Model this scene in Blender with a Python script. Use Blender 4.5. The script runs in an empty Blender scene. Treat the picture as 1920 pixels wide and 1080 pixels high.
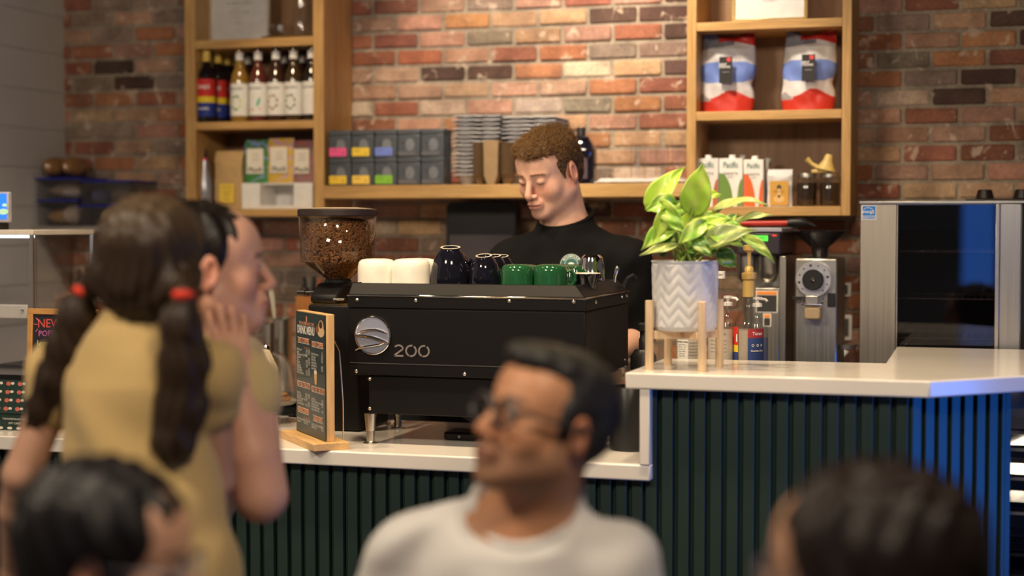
import bpy, bmesh, math, random
import numpy as np
from mathutils import Vector, Matrix, Euler, noise
random.seed(7); np.random.seed(7)
PI = math.pi
SC = bpy.context.scene
COL = SC.collection

# ---------------------------------------------------------------- camera
CAMZ, F, PSI = 1.467, 3000.0, math.radians(17.2)
PITCH = math.atan(120 / F)
cam_rot = Euler((PI / 2 - PITCH, 0, PSI), 'XYZ').to_matrix()
CAM = Vector((0, 0, CAMZ))
cd = bpy.data.cameras.new('camera'); cam = bpy.data.objects.new('camera', cd); COL.objects.link(cam)
cam.location = CAM; cam.rotation_euler = (PI / 2 - PITCH, 0, PSI)
cd.sensor_width = 36; cd.lens = F * 36 / 1920; cd.clip_start = 0.05
cd.dof.use_dof = True; cd.dof.focus_distance = 4.45; cd.dof.aperture_fstop = 1.15
SC.camera = cam

def ray(px, py):
    return cam_rot @ Vector(((px - 960) / F, -(py - 540) / F, -1))
def P(px, py, Y):                     # where the line of sight meets the upright plane y = Y
    r = ray(px, py); return CAM + r * (Y / r.y)
def PZ(px, py, Z):                    # ... meets the level plane z = Z
    r = ray(px, py); return CAM + r * ((Z - CAMZ) / r.z)
def XX(px, Y, py=420): return P(px, py, Y).x
def ZZ(py, Y, px=960): return P(px, py, Y).z

# ---------------------------------------------------------------- materials
def new_mat(name):
    m = bpy.data.materials.new(name); m.use_nodes = True
    nt = m.node_tree; b = nt.nodes['Principled BSDF']
    return m, nt, b
def N(nt, typ, **kw):
    n = nt.nodes.new(typ)
    for k, v in kw.items():
        if k in n.inputs: n.inputs[k].default_value = v
        else: setattr(n, k, v)
    return n
def ramp(nt, stops, interp='LINEAR'):
    r = nt.nodes.new('ShaderNodeValToRGB'); e = r.color_ramp.elements
    r.color_ramp.interpolation = interp
    while len(e) > len(stops): e.remove(e[-1])
    while len(e) < len(stops): e.new(1.0)
    for el, (p, c) in zip(e, stops):
        el.position = p; el.color = (*c[:3], 1)
    return r
def mixc(nt, fac, a, b, mode='MIX'):
    m = nt.nodes.new('ShaderNodeMix'); m.data_type = 'RGBA'; m.blend_type = mode
    for s, v in ((0, fac), (6, a), (7, b)):
        if hasattr(v, 'is_linked') or hasattr(v, 'links'): nt.links.new(v, m.inputs[s])
        else: m.inputs[s].default_value = v if s == 0 else (*v[:3], 1)
    return m.outputs[2]
def bump(nt, b, h, strength=0.3, dist=0.002):
    n = nt.nodes.new('ShaderNodeBump'); n.inputs['Strength'].default_value = strength
    n.inputs['Distance'].default_value = dist
    nt.links.new(h, n.inputs['Height']); nt.links.new(n.outputs[0], b.inputs['Normal'])
_mc = {}
def mat(col, rough=0.5, metal=0.0, vary=0.06, nscale=30, bmp=0.0, coat=0.0, trans=0.0, ior=1.45,
        emis=None, estr=0.0, sheen=0.0, sss=0.0, spec=0.5, name='paint', alpha=1.0):
    key = (tuple(round(c, 4) for c in col), rough, metal, vary, nscale, bmp, coat, trans, ior, emis, estr, sheen, sss, spec, alpha)
    if key in _mc: return _mc[key]
    m, nt, b = new_mat(name)
    b.inputs['Roughness'].default_value = rough; b.inputs['Metallic'].default_value = metal
    b.inputs['IOR'].default_value = ior; b.inputs['Coat Weight'].default_value = coat
    b.inputs['Transmission Weight'].default_value = trans
    b.inputs['Specular IOR Level'].default_value = spec
    b.inputs['Sheen Weight'].default_value = sheen
    b.inputs['Subsurface Weight'].default_value = sss
    b.inputs['Subsurface Radius'].default_value = (0.02, 0.007, 0.004)
    b.inputs['Alpha'].default_value = alpha
    tc = N(nt, 'ShaderNodeTexCoord'); nz = N(nt, 'ShaderNodeTexNoise', Scale=nscale, Detail=4.0)
    nt.links.new(tc.outputs['Object'], nz.inputs['Vector'])
    lo = [max(0, c * (1 - vary)) for c in col]; hi = [min(1, c * (1 + vary)) for c in col]
    r = ramp(nt, [(0.3, lo), (0.7, hi)]); nt.links.new(nz.outputs['Fac'], r.inputs[0])
    nt.links.new(r.outputs[0], b.inputs['Base Color'])
    if bmp: bump(nt, b, nz.outputs['Fac'], bmp)
    if emis:
        b.inputs['Emission Color'].default_value = (*emis, 1); b.inputs['Emission Strength'].default_value = estr
    _mc[key] = m
    return m
def wood(c1, c2, axis='x', scale=1.0, rough=0.5, name='wood', plank=False):
    m, nt, b = new_mat(name); b.inputs['Roughness'].default_value = rough
    tc = N(nt, 'ShaderNodeTexCoord'); mp = N(nt, 'ShaderNodeMapping')
    s = {'x': (1.2, 14, 14), 'y': (14, 1.2, 14), 'z': (14, 14, 1.2)}[axis]
    mp.inputs['Scale'].default_value = tuple(v * scale for v in s)
    nt.links.new(tc.outputs['Object'], mp.inputs[0])
    n1 = N(nt, 'ShaderNodeTexNoise', Scale=1.6, Detail=6.0, Distortion=1.2); nt.links.new(mp.outputs[0], n1.inputs['Vector'])
    n2 = N(nt, 'ShaderNodeTexNoise', Scale=9.0, Detail=3.0); nt.links.new(mp.outputs[0], n2.inputs['Vector'])
    r = ramp(nt, [(0.3, c2), (0.5, c1), (0.72, tuple(min(1, x * 1.12) for x in c1))]); nt.links.new(n1.outputs['Fac'], r.inputs[0])
    r2 = ramp(nt, [(0.35, (0.72, 0.68, 0.62)), (0.6, (1, 1, 1))]); nt.links.new(n2.outputs['Fac'], r2.inputs[0])
    out = mixc(nt, 0.55, r.outputs[0], r2.outputs[0], 'MULTIPLY')
    nt.links.new(out, b.inputs['Base Color']); bump(nt, b, n2.outputs['Fac'], 0.15, 0.001)
    return m
def attr_mat(name, rough=0.6, nscale=60, bmp=0.3, bdist=0.002, sss=0.0, vary=0.2, spec=0.4, sheen=0.0, vscale=None):
    """base colour comes from the object's own colour attribute (skin, bricks, leaves...)"""
    m, nt, b = new_mat(name); b.inputs['Roughness'].default_value = rough
    b.inputs['Subsurface Weight'].default_value = sss; b.inputs['Subsurface Radius'].default_value = (0.015, 0.005, 0.003)
    b.inputs['Specular IOR Level'].default_value = spec; b.inputs['Sheen Weight'].default_value = sheen
    a = N(nt, 'ShaderNodeAttribute', attribute_name='Col')
    tc = N(nt, 'ShaderNodeTexCoord'); nz = N(nt, 'ShaderNodeTexNoise', Scale=nscale, Detail=5.0)
    nt.links.new(tc.outputs['Object'], nz.inputs['Vector'])
    r = ramp(nt, [(0.3, (1 - vary,) * 3), (0.7, (1.0,) * 3)]); nt.links.new(nz.outputs['Fac'], r.inputs[0])
    nt.links.new(mixc(nt, 1.0, a.outputs['Color'], r.outputs[0], 'MULTIPLY'), b.inputs['Base Color'])
    if bmp: bump(nt, b, nz.outputs['Fac'], bmp, bdist)
    return m
def steel(rough=0.28, axis='z', tint=(0.62, 0.6, 0.56), name='brushed_steel'):
    m, nt, b = new_mat(name); b.inputs['Metallic'].default_value = 1
    tc = N(nt, 'ShaderNodeTexCoord'); mp = N(nt, 'ShaderNodeMapping')
    mp.inputs['Scale'].default_value = {'x': (1, 160, 160), 'y': (160, 1, 160), 'z': (160, 160, 1)}[axis]
    nt.links.new(tc.outputs['Object'], mp.inputs[0])
    nz = N(nt, 'ShaderNodeTexNoise', Scale=2.0, Detail=4.0); nt.links.new(mp.outputs[0], nz.inputs['Vector'])
    r = ramp(nt, [(0.3, tuple(c * .9 for c in tint)), (0.7, tint)]); nt.links.new(nz.outputs['Fac'], r.inputs[0])
    nt.links.new(r.outputs[0], b.inputs['Base Color'])
    rr = ramp(nt, [(0.3, (rough * .92,) * 3), (0.7, (rough * 1.08,) * 3)]); nt.links.new(nz.outputs['Fac'], rr.inputs[0])
    nt.links.new(rr.outputs[0], b.inputs['Roughness'])
    return m
def glassmat(tint=(1, 1, 1), rough=0.0, ior=1.45, name='glass', mixt=0.75):
    """thin-walled clear glass or plastic: mostly see-through with real reflections"""
    m, nt, b = new_mat(name)
    nt.nodes.remove(b); out = nt.nodes['Material Output']
    t = N(nt, 'ShaderNodeBsdfTransparent'); t.inputs['Color'].default_value = (*tint, 1)
    g = N(nt, 'ShaderNodeBsdfGlossy', Roughness=max(rough, 0.02)); g.inputs['Color'].default_value = (1, 1, 1, 1)
    lw = N(nt, 'ShaderNodeLayerWeight', Blend=0.5); pw = N(nt, 'ShaderNodeMath', operation='POWER'); pw.inputs[1].default_value = 4.0
    nt.links.new(lw.outputs['Facing'], pw.inputs[0]); mr = N(nt, 'ShaderNodeMath', operation='MULTIPLY_ADD')
    mr.inputs[1].default_value = 0.75; mr.inputs[2].default_value = 0.05; nt.links.new(pw.outputs[0], mr.inputs[0])
    mx = N(nt, 'ShaderNodeMixShader'); nt.links.new(mr.outputs[0], mx.inputs[0])
    nt.links.new(t.outputs[0], mx.inputs[1]); nt.links.new(g.outputs[0], mx.inputs[2]); nt.links.new(mx.outputs[0], out.inputs[0])
    return m

M = {}
OAK = (0.57, 0.335, 0.12); OAKD = (0.44, 0.24, 0.075)
for ax in 'xyz': M['oak_' + ax] = wood(OAK, OAKD, ax, 1.0, 0.5, 'oak_' + ax)
M['ply'] = wood((0.30, 0.165, 0.08), (0.20, 0.10, 0.045), 'z', 0.5, 0.5, 'back_plywood')
M['bamboo_x'] = wood((0.72, 0.45, 0.19), (0.60, 0.35, 0.13), 'x', 1.2, 0.45, 'bamboo')
M['bamboo_z'] = wood((0.72, 0.45, 0.19), (0.60, 0.35, 0.13), 'z', 1.2, 0.45, 'bamboo_upright')
M['beech'] = wood((0.80, 0.60, 0.40), (0.70, 0.50, 0.32), 'z', 1.0, 0.45, 'beech')
M['black'] = mat((0.012, 0.012, 0.014), 0.42, name='black_powder_coat', bmp=0.05, nscale=300)
M['blacksatin'] = mat((0.0055, 0.005, 0.006), 0.5, spec=.25, name='black_satin')
M['blackgloss'] = mat((0.006, 0.006, 0.012), 0.06, coat=0.5, name='black_glaze')
M['blackplastic'] = mat((0.015, 0.015, 0.016), 0.35, name='black_plastic')
M['quartz'] = mat((0.78, 0.74, 0.70), 0.16, vary=0.02, nscale=8, name='white_quartz')
M['chrome'] = mat((0.9, 0.88, 0.86), 0.06, 1.0, vary=0.01, name='chrome')
M['steel_z'] = steel(0.3, 'z'); M['steel_x'] = steel(0.3, 'x')
M['steeldull'] = steel(0.42, 'z', (0.45, 0.43, 0.40), 'dull_steel')
M['glass'] = glassmat()
M['glassdark'] = glassmat((0.42, 0.42, 0.50), name='tinted_oven_glass')
M['glasssmoke'] = glassmat((0.95, 0.91, 0.86), name='smoked_hopper_plastic')
M['plastic_clear'] = glassmat((0.94, 0.94, 0.95), 0.1, 1.4, name='cloudy_box_plastic')
M['white'] = mat((0.82, 0.80, 0.78), 0.5, name='white_card')
M['whitegloss'] = mat((0.86, 0.82, 0.74), 0.12, coat=0.4, name='white_glaze')
M['paper'] = mat((0.80, 0.78, 0.74), 0.7, name='paper')
M['greengloss'] = mat((0.014, 0.085, 0.032), 0.08, coat=0.5, name='green_glaze')
M['slat'] = mat((0.020, 0.040, 0.036), 0.42, name='dark_green_slat_paint', nscale=12)
M['gold'] = mat((0.85, 0.58, 0.22), 0.2, 1.0, name='gold')
M['goldplastic'] = mat((0.62, 0.42, 0.14), 0.3, 0.3, name='gold_pump_plastic')

# ---------------------------------------------------------------- mesh building
class MB:
    def __init__(s): s.v = []; s.f = []; s.mi = []; s.cur = 0; s.T = None
    def m(s, i): s.cur = i; return s
    def add(s, vs, fs):
        o = len(s.v)
        if s.T is not None: vs = [s.T @ Vector(v) for v in vs]
        s.v.extend([tuple(v) for v in vs])
        for f in fs: s.f.append(tuple(i + o for i in f)); s.mi.append(s.cur)
        return s
    def box(s, x0, x1, y0, y1, z0, z1):
        return s.add([(x0,y0,z0),(x1,y0,z0),(x1,y1,z0),(x0,y1,z0),(x0,y0,z1),(x1,y0,z1),(x1,y1,z1),(x0,y1,z1)],
                     [(0,3,2,1),(4,5,6,7),(0,1,5,4),(1,2,6,5),(2,3,7,6),(3,0,4,7)])
    def cbox(s, c, d, R=None):
        vs = [Vector((sx*d[0]/2, sy*d[1]/2, sz*d[2]/2)) for sz in (-1,1) for sx, sy in ((-1,-1),(1,-1),(1,1),(-1,1))]
        if R is not None: vs = [R @ v for v in vs]
        return s.add([v + Vector(c) for v in vs], [(0,3,2,1),(4,5,6,7),(0,1,5,4),(1,2,6,5),(2,3,7,6),(3,0,4,7)])
    def lathe(s, prof, n=32, c=(0,0,0), R=None, a0=0.0, a1=2*PI, cap=True):
        full = abs(a1 - a0 - 2*PI) < 1e-6; k = n if full else n + 1
        vs = []
        for r, z in prof:
            for i in range(k):
                a = a0 + (a1 - a0) * i / n
                v = Vector((r*math.cos(a), r*math.sin(a), z))
                if R is not None: v = R @ v
                vs.append(v + Vector(c))
        fs = []
        for j in range(len(prof) - 1):
            for i in range(n):
                i2 = (i + 1) % k
                fs.append((j*k+i, j*k+i2, (j+1)*k+i2, (j+1)*k+i))
        if full and cap:
            if prof[0][0] > 1e-6: fs.append(tuple(range(k))[::-1])
            if prof[-1][0] > 1e-6: fs.append(tuple((len(prof)-1)*k + i for i in range(k)))
        return s.add(vs, fs)
    def cyl(s, a, b, r, r2=None, n=16):
        a, b = Vector(a), Vector(b); d = b - a; L = d.length
        R = d.to_track_quat('Z', 'Y').to_matrix()
        return s.lathe([(r, 0), (r2 if r2 is not None else r, L)], n, a, R)
    def tube(s, pts, r, n=8, closed=False):
        pts = [Vector(p) for p in pts]; k = len(pts)
        rs = r if isinstance(r, (list, tuple)) else [r]*k
        vs = []; up = Vector((0.13, 0.2, 1)).normalized(); prev = None
        for i, p in enumerate(pts):
            if closed: t = (pts[(i+1) % k] - pts[i-1])
            else: t = (pts[min(i+1, k-1)] - pts[max(i-1, 0)])
            t.normalize()
            u = t.cross(prev if prev is not None else up)
            if u.length < 1e-4: u = t.cross(Vector((1, 0, 0)))
            u.normalize(); w = t.cross(u); w.normalize()
            prev = -w if prev is None else prev - t * prev.dot(t)
            if prev.length < 1e-5: prev = -w
            prev.normalize(); u = t.cross(prev).normalized(); w = t.cross(u)
            for j in range(n):
                a = 2*PI*j/n; vs.append(p + (u*math.cos(a) + w*math.sin(a)) * rs[i])
        fs = []
        for i in range(k if closed else k - 1):
            i2 = (i+1) % k
            for j in range(n):
                j2 = (j+1) % n; fs.append((i*n+j, i*n+j2, i2*n+j2, i2*n+j))
        if not closed: fs += [tuple(range(n))[::-1], tuple((k-1)*n + j for j in range(n))]
        return s.add(vs, fs)
    def prism(s, poly, h, T=None):          # polygon in x,y pushed along z by h
        n = len(poly); vs = [Vector((x, y, 0)) for x, y in poly] + [Vector((x, y, h)) for x, y in poly]
        if T is not None: vs = [T @ v for v in vs]
        return s.add(vs, [tuple(range(n))[::-1], tuple(range(n, 2*n))] + [(i, (i+1) % n, n+(i+1) % n, n+i) for i in range(n)])
    def ell(s, c, r, n=20, m=12, R=None):
        if not hasattr(r, '__len__'): r = (r,)*3
        vs = []
        for j in range(1, m):
            t = PI*j/m
            for i in range(n):
                a = 2*PI*i/n; vs.append(Vector((r[0]*math.sin(t)*math.cos(a), r[1]*math.sin(t)*math.sin(a), r[2]*math.cos(t))))
        vs += [Vector((0,0,r[2])), Vector((0,0,-r[2]))]
        if R is not None: vs = [R @ v for v in vs]
        T, B = len(vs)-2, len(vs)-1; fs = []
        for j in range(m-2):
            for i in range(n): i2 = (i+1) % n; fs.append((j*n+i, (j+1)*n+i, (j+1)*n+i2, j*n+i2))
        for i in range(n): i2 = (i+1) % n; fs.append((T, i, i2)); fs.append((B, (m-2)*n+i2, (m-2)*n+i))
        return s.add([v + Vector(c) for v in vs], fs)
    def surf(s, fn, nu, nv):
        vs = [fn(i/nu, j/nv) for j in range(nv+1) for i in range(nu+1)]; k = nu+1
        return s.add(vs, [(j*k+i, j*k+i+1, (j+1)*k+i+1, (j+1)*k+i) for j in range(nv) for i in range(nu)])
    def mesh(s, name, mats, smooth=True, ang=35, fix=True):
        me = bpy.data.meshes.new(name); me.from_pydata(s.v, [], s.f)
        me.polygons.foreach_set('material_index', s.mi)
        if fix:
            bm = bmesh.new(); bm.from_mesh(me); bmesh.ops.recalc_face_normals(bm, faces=bm.faces[:]); bm.to_mesh(me); bm.free()
        for m_ in (mats if isinstance(mats, (list, tuple)) else [mats]): me.materials.append(m_)
        if smooth:
            me.polygons.foreach_set('use_smooth', [True]*len(me.polygons)); me.set_sharp_from_angle(angle=math.radians(ang))
        me.update(); return me
def link(name, me, parent=None, loc=(0,0,0)):
    o = bpy.data.objects.new(name, me); COL.objects.link(o); o.location = loc
    if parent is not None: o.parent = parent
    return o
def part(name, mb, mats, parent, bev=0, label=None, smooth=True, ang=35, solid=0, fix=True, seg=2):
    o = link(name, mb.mesh(name, mats, smooth, ang, fix) if isinstance(mb, MB) else mb, parent)
    if solid:
        sm = o.modifiers.new('solid', 'SOLIDIFY'); sm.thickness = solid; sm.offset = 0
    if bev:
        b = o.modifiers.new('bevel', 'BEVEL'); b.width = bev; b.segments = seg; b.limit_method = 'ANGLE'; b.angle_limit = math.radians(40)
    if label: o['label'] = label
    return o
def tag(o, label=None, cat=None, group=None, kind=None):
    if label: o['label'] = label
    if cat: o['category'] = cat
    if group: o['group'] = group
    if kind: o['kind'] = kind
    return o
def thing(name, label, cat, loc=(0,0,0), rz=0, group=None):
    o = bpy.data.objects.new(name, None); COL.objects.link(o); o.location = loc; o.rotation_euler = (0,0,rz)
    o.empty_display_size = 0.05
    return tag(o, label, cat, group)
def struct(name, mb, mats, parent=None, bev=0, **k):
    o = part(name, mb, mats, parent, bev, **k)
    if parent is None: o['kind'] = 'structure'
    return o
def copy_tree(o, parent=None):
    c = o.copy(); COL.objects.link(c); c.parent = parent
    for ch in list(o.children): copy_tree(ch, c)
    return c
def dup(o, loc, rz=None, label=None, group=None):
    c = copy_tree(o); c.location = loc
    if rz is not None: c.rotation_euler = (c.rotation_euler[0], c.rotation_euler[1], rz)
    if label: c['label'] = label
    if group: c['group'] = group
    return c

# lettering ------------------------------------------------------
_tx = {}
def text_geo(s, size=0.02, align='CENTER', res=2, bold=0.0):
    key = (s, align, res, bold)
    if key not in _tx:
        cu = bpy.data.curves.new('t', 'FONT'); cu.body = s; cu.size = 1.0; cu.align_x = align; cu.align_y = 'CENTER'
        cu.resolution_u = res; cu.offset = bold
        ob = bpy.data.objects.new('t', cu); me = ob.to_mesh()
        _tx[key] = ([tuple(v.co) for v in me.vertices], [tuple(p.vertices) for p in me.polygons])
        ob.to_mesh_clear(); bpy.data.objects.remove(ob); bpy.data.curves.remove(cu)
    vs, fs = _tx[key]
    return [(x*size, y*size) for x, y, _ in vs], fs
def put_text(mb, s, x, y, z, size, align='CENTER', sx=1.0, shear=0.0, T=None, bold=0.0, rot=0.0):
    """flat letters facing -y, centred at x,z on the plane y"""
    vs, fs = text_geo(s, size, align, bold=bold)
    c, sn = math.cos(rot), math.sin(rot)
    pts = []
    for a, b in vs:
        a = a*sx + b*shear; a, b = a*c - b*sn, a*sn + b*c
        v = Vector((x + a, y, z + b)); pts.append(T @ v if T is not None else v)
    mb.add(pts, fs); return mb
def wrap_text(mb, s, r, z, size, a0=-PI/2, sx=1.0, bold=0.0):
    """letters wrapped round an upright cylinder, centred at angle a0"""
    vs, fs = text_geo(s, size, bold=bold)
    mb.add([(r*math.cos(a0 + a*sx/r), r*math.sin(a0 + a*sx/r), z + b) for a, b in vs], fs); return mb
def disc(mb, x, y, z, r, n=20, rz=None):
    rz = rz or r
    mb.add([(x + r*math.cos(2*PI*i/n), y, z + rz*math.sin(2*PI*i/n)) for i in range(n)], [tuple(range(n))]); return mb
def rect(mb, x0, x1, y, z0, z1):
    mb.add([(x0,y,z0),(x1,y,z0),(x1,y,z1),(x0,y,z1)], [(0,1,2,3)]); return mb
def flat(c, r=0.6): return mat(c, r, vary=0.02, name='ink')
# ================================================================ SETTING
WY = 5.49                                   # brick wall plane
XL = P(125, 300, WY).x                      # left corner
# brick wall: every brick a rounded, slightly uneven block in one mesh, set in mortar
def brick_wall():
    mb_v, mb_f, cols = [], [], []
    rows_y = 118.5; course = (32.4 * 5.75 / 3000) * 0.998
    zref = ZZ(118.5, WY, 950); bl = XX(650 + 405/2.954, WY, 118) - XX(650 + 150/2.954, WY, 118)
    xref = XX(650 + 150/2.954, WY, 118)
    pal = {'r': (0.27, 0.105, 0.066), 'o': (0.42, 0.185, 0.09), 'p': (0.41, 0.235, 0.17), 'g': (0.25, 0.19, 0.155),
           'd': (0.085, 0.045, 0.035), 't': (0.45, 0.29, 0.18), 'w': (0.50, 0.40, 0.31), 'R': (0.33, 0.115, 0.058)}
    known = {0: 'ppottdd', 1: 'rrpgtprd', 2: 'RRprOgg'.replace('O', 'o'), 3: 'ppddowtd', 4: 'tptppor', 5: 'wrwpwgor', 6: 'rpoptpr', 7: 'tdpptott'}
    zt = zref + 3.99 * course + 0.0
    nrow = int((zt + 0.3 - 0.75) / course)
    def jit(s): return random.uniform(-s, s)
    for ri in range(-6, 34):
        z1 = zref + (3 - ri) * course; z0 = z1 - course      # row ri spans z0..z1 ; ri=3 starts at 118.5px
        if z0 > 2.55 or z1 < 0.7: continue
        odd = ri % 2
        ph = xref if odd else xref + bl * (130/255)
        k0 = int((XL - ph) / bl) - 1
        x = ph + k0 * bl
        for k in range(k0, 60):
            xa = max(ph + k*bl, XL - 0.02); xb = ph + (k+1)*bl
            if xa > 1.3: break
            if xb < XL: continue
            ki = k + 1 if odd else k + 1
            row = known.get(ri, '')
            ch = row[ki] if 0 <= ki < len(row) else random.choices('ropgdtwR', (24, 12, 26, 14, 7, 12, 6, 5))[0]
            c = pal[ch]; f = random.uniform(0.8, 1.15)
            c = tuple(min(1, max(0, v*f*random.uniform(0.93, 1.07))) for v in c)
            g = 0.0060
            # rounded front outline 12 points
            a, b_, lo, hi = xa + g + jit(.0018), xb - g - jit(.0018), z0 + g + jit(.0012), z1 - g + jit(.0012)
            if b_ - a < 0.03: continue
            d = 0.010 + jit(0.003); rr = 0.006
            def outline(ins, y):
                pts = []
                for (cx, cz, s0) in ((b_, hi, 0), (a, hi, 1), (a, lo, 2), (b_, lo, 3)):
                    for q in range(3):
                        an = s0*PI/2 + q*PI/4
                        sx, sz = (1 if s0 in (0,3) else -1), (1 if s0 in (0,1) else -1)
                        pts.append((cx - sx*(rr+ins) + rr*math.cos(an), y, cz - sz*(rr+ins) + rr*math.sin(an)))
                return pts
            o = len(mb_v)
            P1 = outline(0, WY); P2 = outline(0, WY - d + .003); P3 = outline(0.004, WY - d)
            # jitter
            P2 = [(x_+jit(.0012), y_, z_+jit(.0012)) for x_, y_, z_ in P2]; P3 = [(x_+jit(.0012), y_+jit(.0015), z_+jit(.0012)) for x_, y_, z_ in P3]
            mb_v += P1 + P2 + P3; n = 12
            for r0 in (0, n):
                for i in range(n): mb_f.append((o+r0+i, o+r0+(i+1) % n, o+r0+n+(i+1) % n, o+r0+n+i))
            mb_f.append(tuple(o+2*n+i for i in range(n)))
            cols += [c]*36
    nb = len(mb_f)
    o = len(mb_v); x0, x1, z0, z1 = XL - 0.1, 1.4, 0.0, 2.75
    mb_v += [(x0, WY-.003, z0), (x1, WY-.003, z0), (x1, WY-.003, z1), (x0, WY-.003, z1), (x0, WY+.12, z0), (x1, WY+.12, z0), (x1, WY+.12, z1), (x0, WY+.12, z1)]
    mb_f += [tuple(o+i for i in q) for q in ((0,1,2,3), (5,4,7,6), (1,5,6,2), (4,0,3,7), (3,2,6,7), (4,5,1,0))]
    cols += [(0.31, 0.26, 0.21)]*8
    me = bpy.data.meshes.new('wall_back'); me.from_pydata(mb_v, [], mb_f)
    at = me.color_attributes.new('Col', 'FLOAT_COLOR', 'POINT')
    at.data.foreach_set('color', np.array([(*c, 1) for c in cols], dtype=np.float32).ravel())
    bm = bmesh.new(); bm.from_mesh(me); bmesh.ops.recalc_face_normals(bm, faces=bm.faces[:]); bm.to_mesh(me); bm.free()
    # material: brick colour with blotches, limewash patches and grit
    m, nt, b = new_mat('reclaimed_brick'); b.inputs['Roughness'].default_value = 0.85
    a = N(nt, 'ShaderNodeAttribute', attribute_name='Col'); tc = N(nt, 'ShaderNodeTexCoord')
    n1 = N(nt, 'ShaderNodeTexNoise', Scale=14.0, Detail=5.0); n2 = N(nt, 'ShaderNodeTexNoise', Scale=95.0, Detail=6.0)
    n3 = N(nt, 'ShaderNodeTexNoise', Scale=22.0, Detail=4.0); n3.inputs['Distortion'].default_value = 0.6
    mp = N(nt, 'ShaderNodeMapping'); mp.inputs['Location'].default_value = (3, 5, 7)
    nt.links.new(tc.outputs['Object'], mp.inputs[0])
    nt.links.new(tc.outputs['Object'], n1.inputs['Vector']); nt.links.new(tc.outputs['Object'], n2.inputs['Vector']); nt.links.new(mp.outputs[0], n3.inputs['Vector'])
    r1 = ramp(nt, [(0.36, (0.66, 0.61, 0.58)), (0.6, (1.08, 1.05, 1.0))]); nt.links.new(n1.outputs['Fac'], r1.inputs[0])
    r2 = ramp(nt, [(0.3, (0.72,)*3), (0.7, (1.1,)*3)]); nt.links.new(n2.outputs['Fac'], r2.inputs[0])
    c = mixc(nt, 0.8, a.outputs['Color'], r1.outputs[0], 'MULTIPLY'); c = mixc(nt, 0.8, c, r2.outputs[0], 'MULTIPLY')
    r3 = ramp(nt, [(0.60, (0,)*3), (0.68, (0.75,)*3)]); nt.links.new(n3.outputs['Fac'], r3.inputs[0])
    c = mixc(nt, r3.outputs[0], c, (0.52, 0.40, 0.31)); nt.links.new(c, b.inputs['Base Color'])
    bump(nt, b, n2.outputs['Fac'], 0.6, 0.004)
    me.materials.append(m)
    o = link('wall_back', me); o['kind'] = 'structure'; o['label'] = 'reclaimed red brick wall behind the shelves'
brick_wall()

# painted block wall on the left
mb = MB(); ch = 0.147; zoff = ZZ(238, 5.2, 118) % ch
mb.box(XL-.2, XL-.004, 2.2, WY+.1, 0, 2.75)
z = zoff - ch; r = 0
while z < 2.75:
    y = 2.2 + (0.2 if r % 2 else 0.0) - 0.4
    while y < WY:
        a, b_ = max(y+.002, 2.2), min(y+.398, WY)
        if b_-a > .02: mb.box(XL-.01, XL, a, b_, max(z+.0022, 0), min(z+ch-.0022, 2.75))
        y += .4
    z += ch; r += 1
struct('wall_left', mb, mat((0.50, 0.47, 0.45), 0.7, vary=0.04, nscale=5, bmp=0.2, name='painted_block'), smooth=False)
struct('floor', MB().box(-6, 4, -1, WY+.1, -.05, 0), mat((0.14, 0.11, 0.09), 0.35, vary=0.2, nscale=3, name='concrete_floor'), smooth=False)
struct('ceiling', MB().box(-6, 4, 1.2, WY+.1, 2.9, 2.95), mat((0.05, 0.045, 0.04), 0.8, name='dark_ceiling'), smooth=False)

# ---------------------------------------------------------------- counters
LZ, RZ = 0.871, 1.10                # top heights of the low and the raised counter
CF = 3.86                           # front edge
XE = XX(1219, CF, 873)              # right end of the low counter
XR0 = XX(1172, 3.851, 699)          # left end of raised ledge
mb = MB().box(-4.05, XE, CF, 4.53, LZ-.040, LZ)
o = struct('low_countertop', mb, M['quartz'], bev=0.004); o['kind'] = 'structure'
del o['kind']; tag(o, 'long low white quartz countertop under the espresso machine', 'countertop')
# raised ledge outline (seen from above)
cR = Vector((P(1743, 715, 3.851).x, 3.851)); far = PZ(1960, 702, RZ); bk0 = PZ(1240, 672, RZ); bk1 = PZ(1660, 681, RZ); bk2 = PZ(1681, 650, RZ); bk3 = PZ(1990, 657, RZ)
poly = [(XR0, 3.851), (cR.x, cR.y), (far.x, far.y), (far.x+.25, far.y+.3), (bk3.x+.1, bk3.y), (bk2.x, bk2.y), (bk1.x, bk1.y), (XR0+.005, bk1.y-.02)]
top = part('raised_countertop', MB().prism(poly, .040, Matrix.Translation((0,0,RZ-.040))), M['quartz'], None, bev=0.004)
tag(top, 'raised white quartz ledge with an angled corner holding the potted plant', 'countertop')
# white waterfall panel between the two levels
wp = part('divider_panel', MB().box(XE-.026, XE-.001, 3.855, 4.25, LZ+.0005, RZ-.0405), M['quartz'], None, bev=.002)
tag(wp, 'upright white quartz panel joining low and raised countertops', 'panel')
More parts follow.
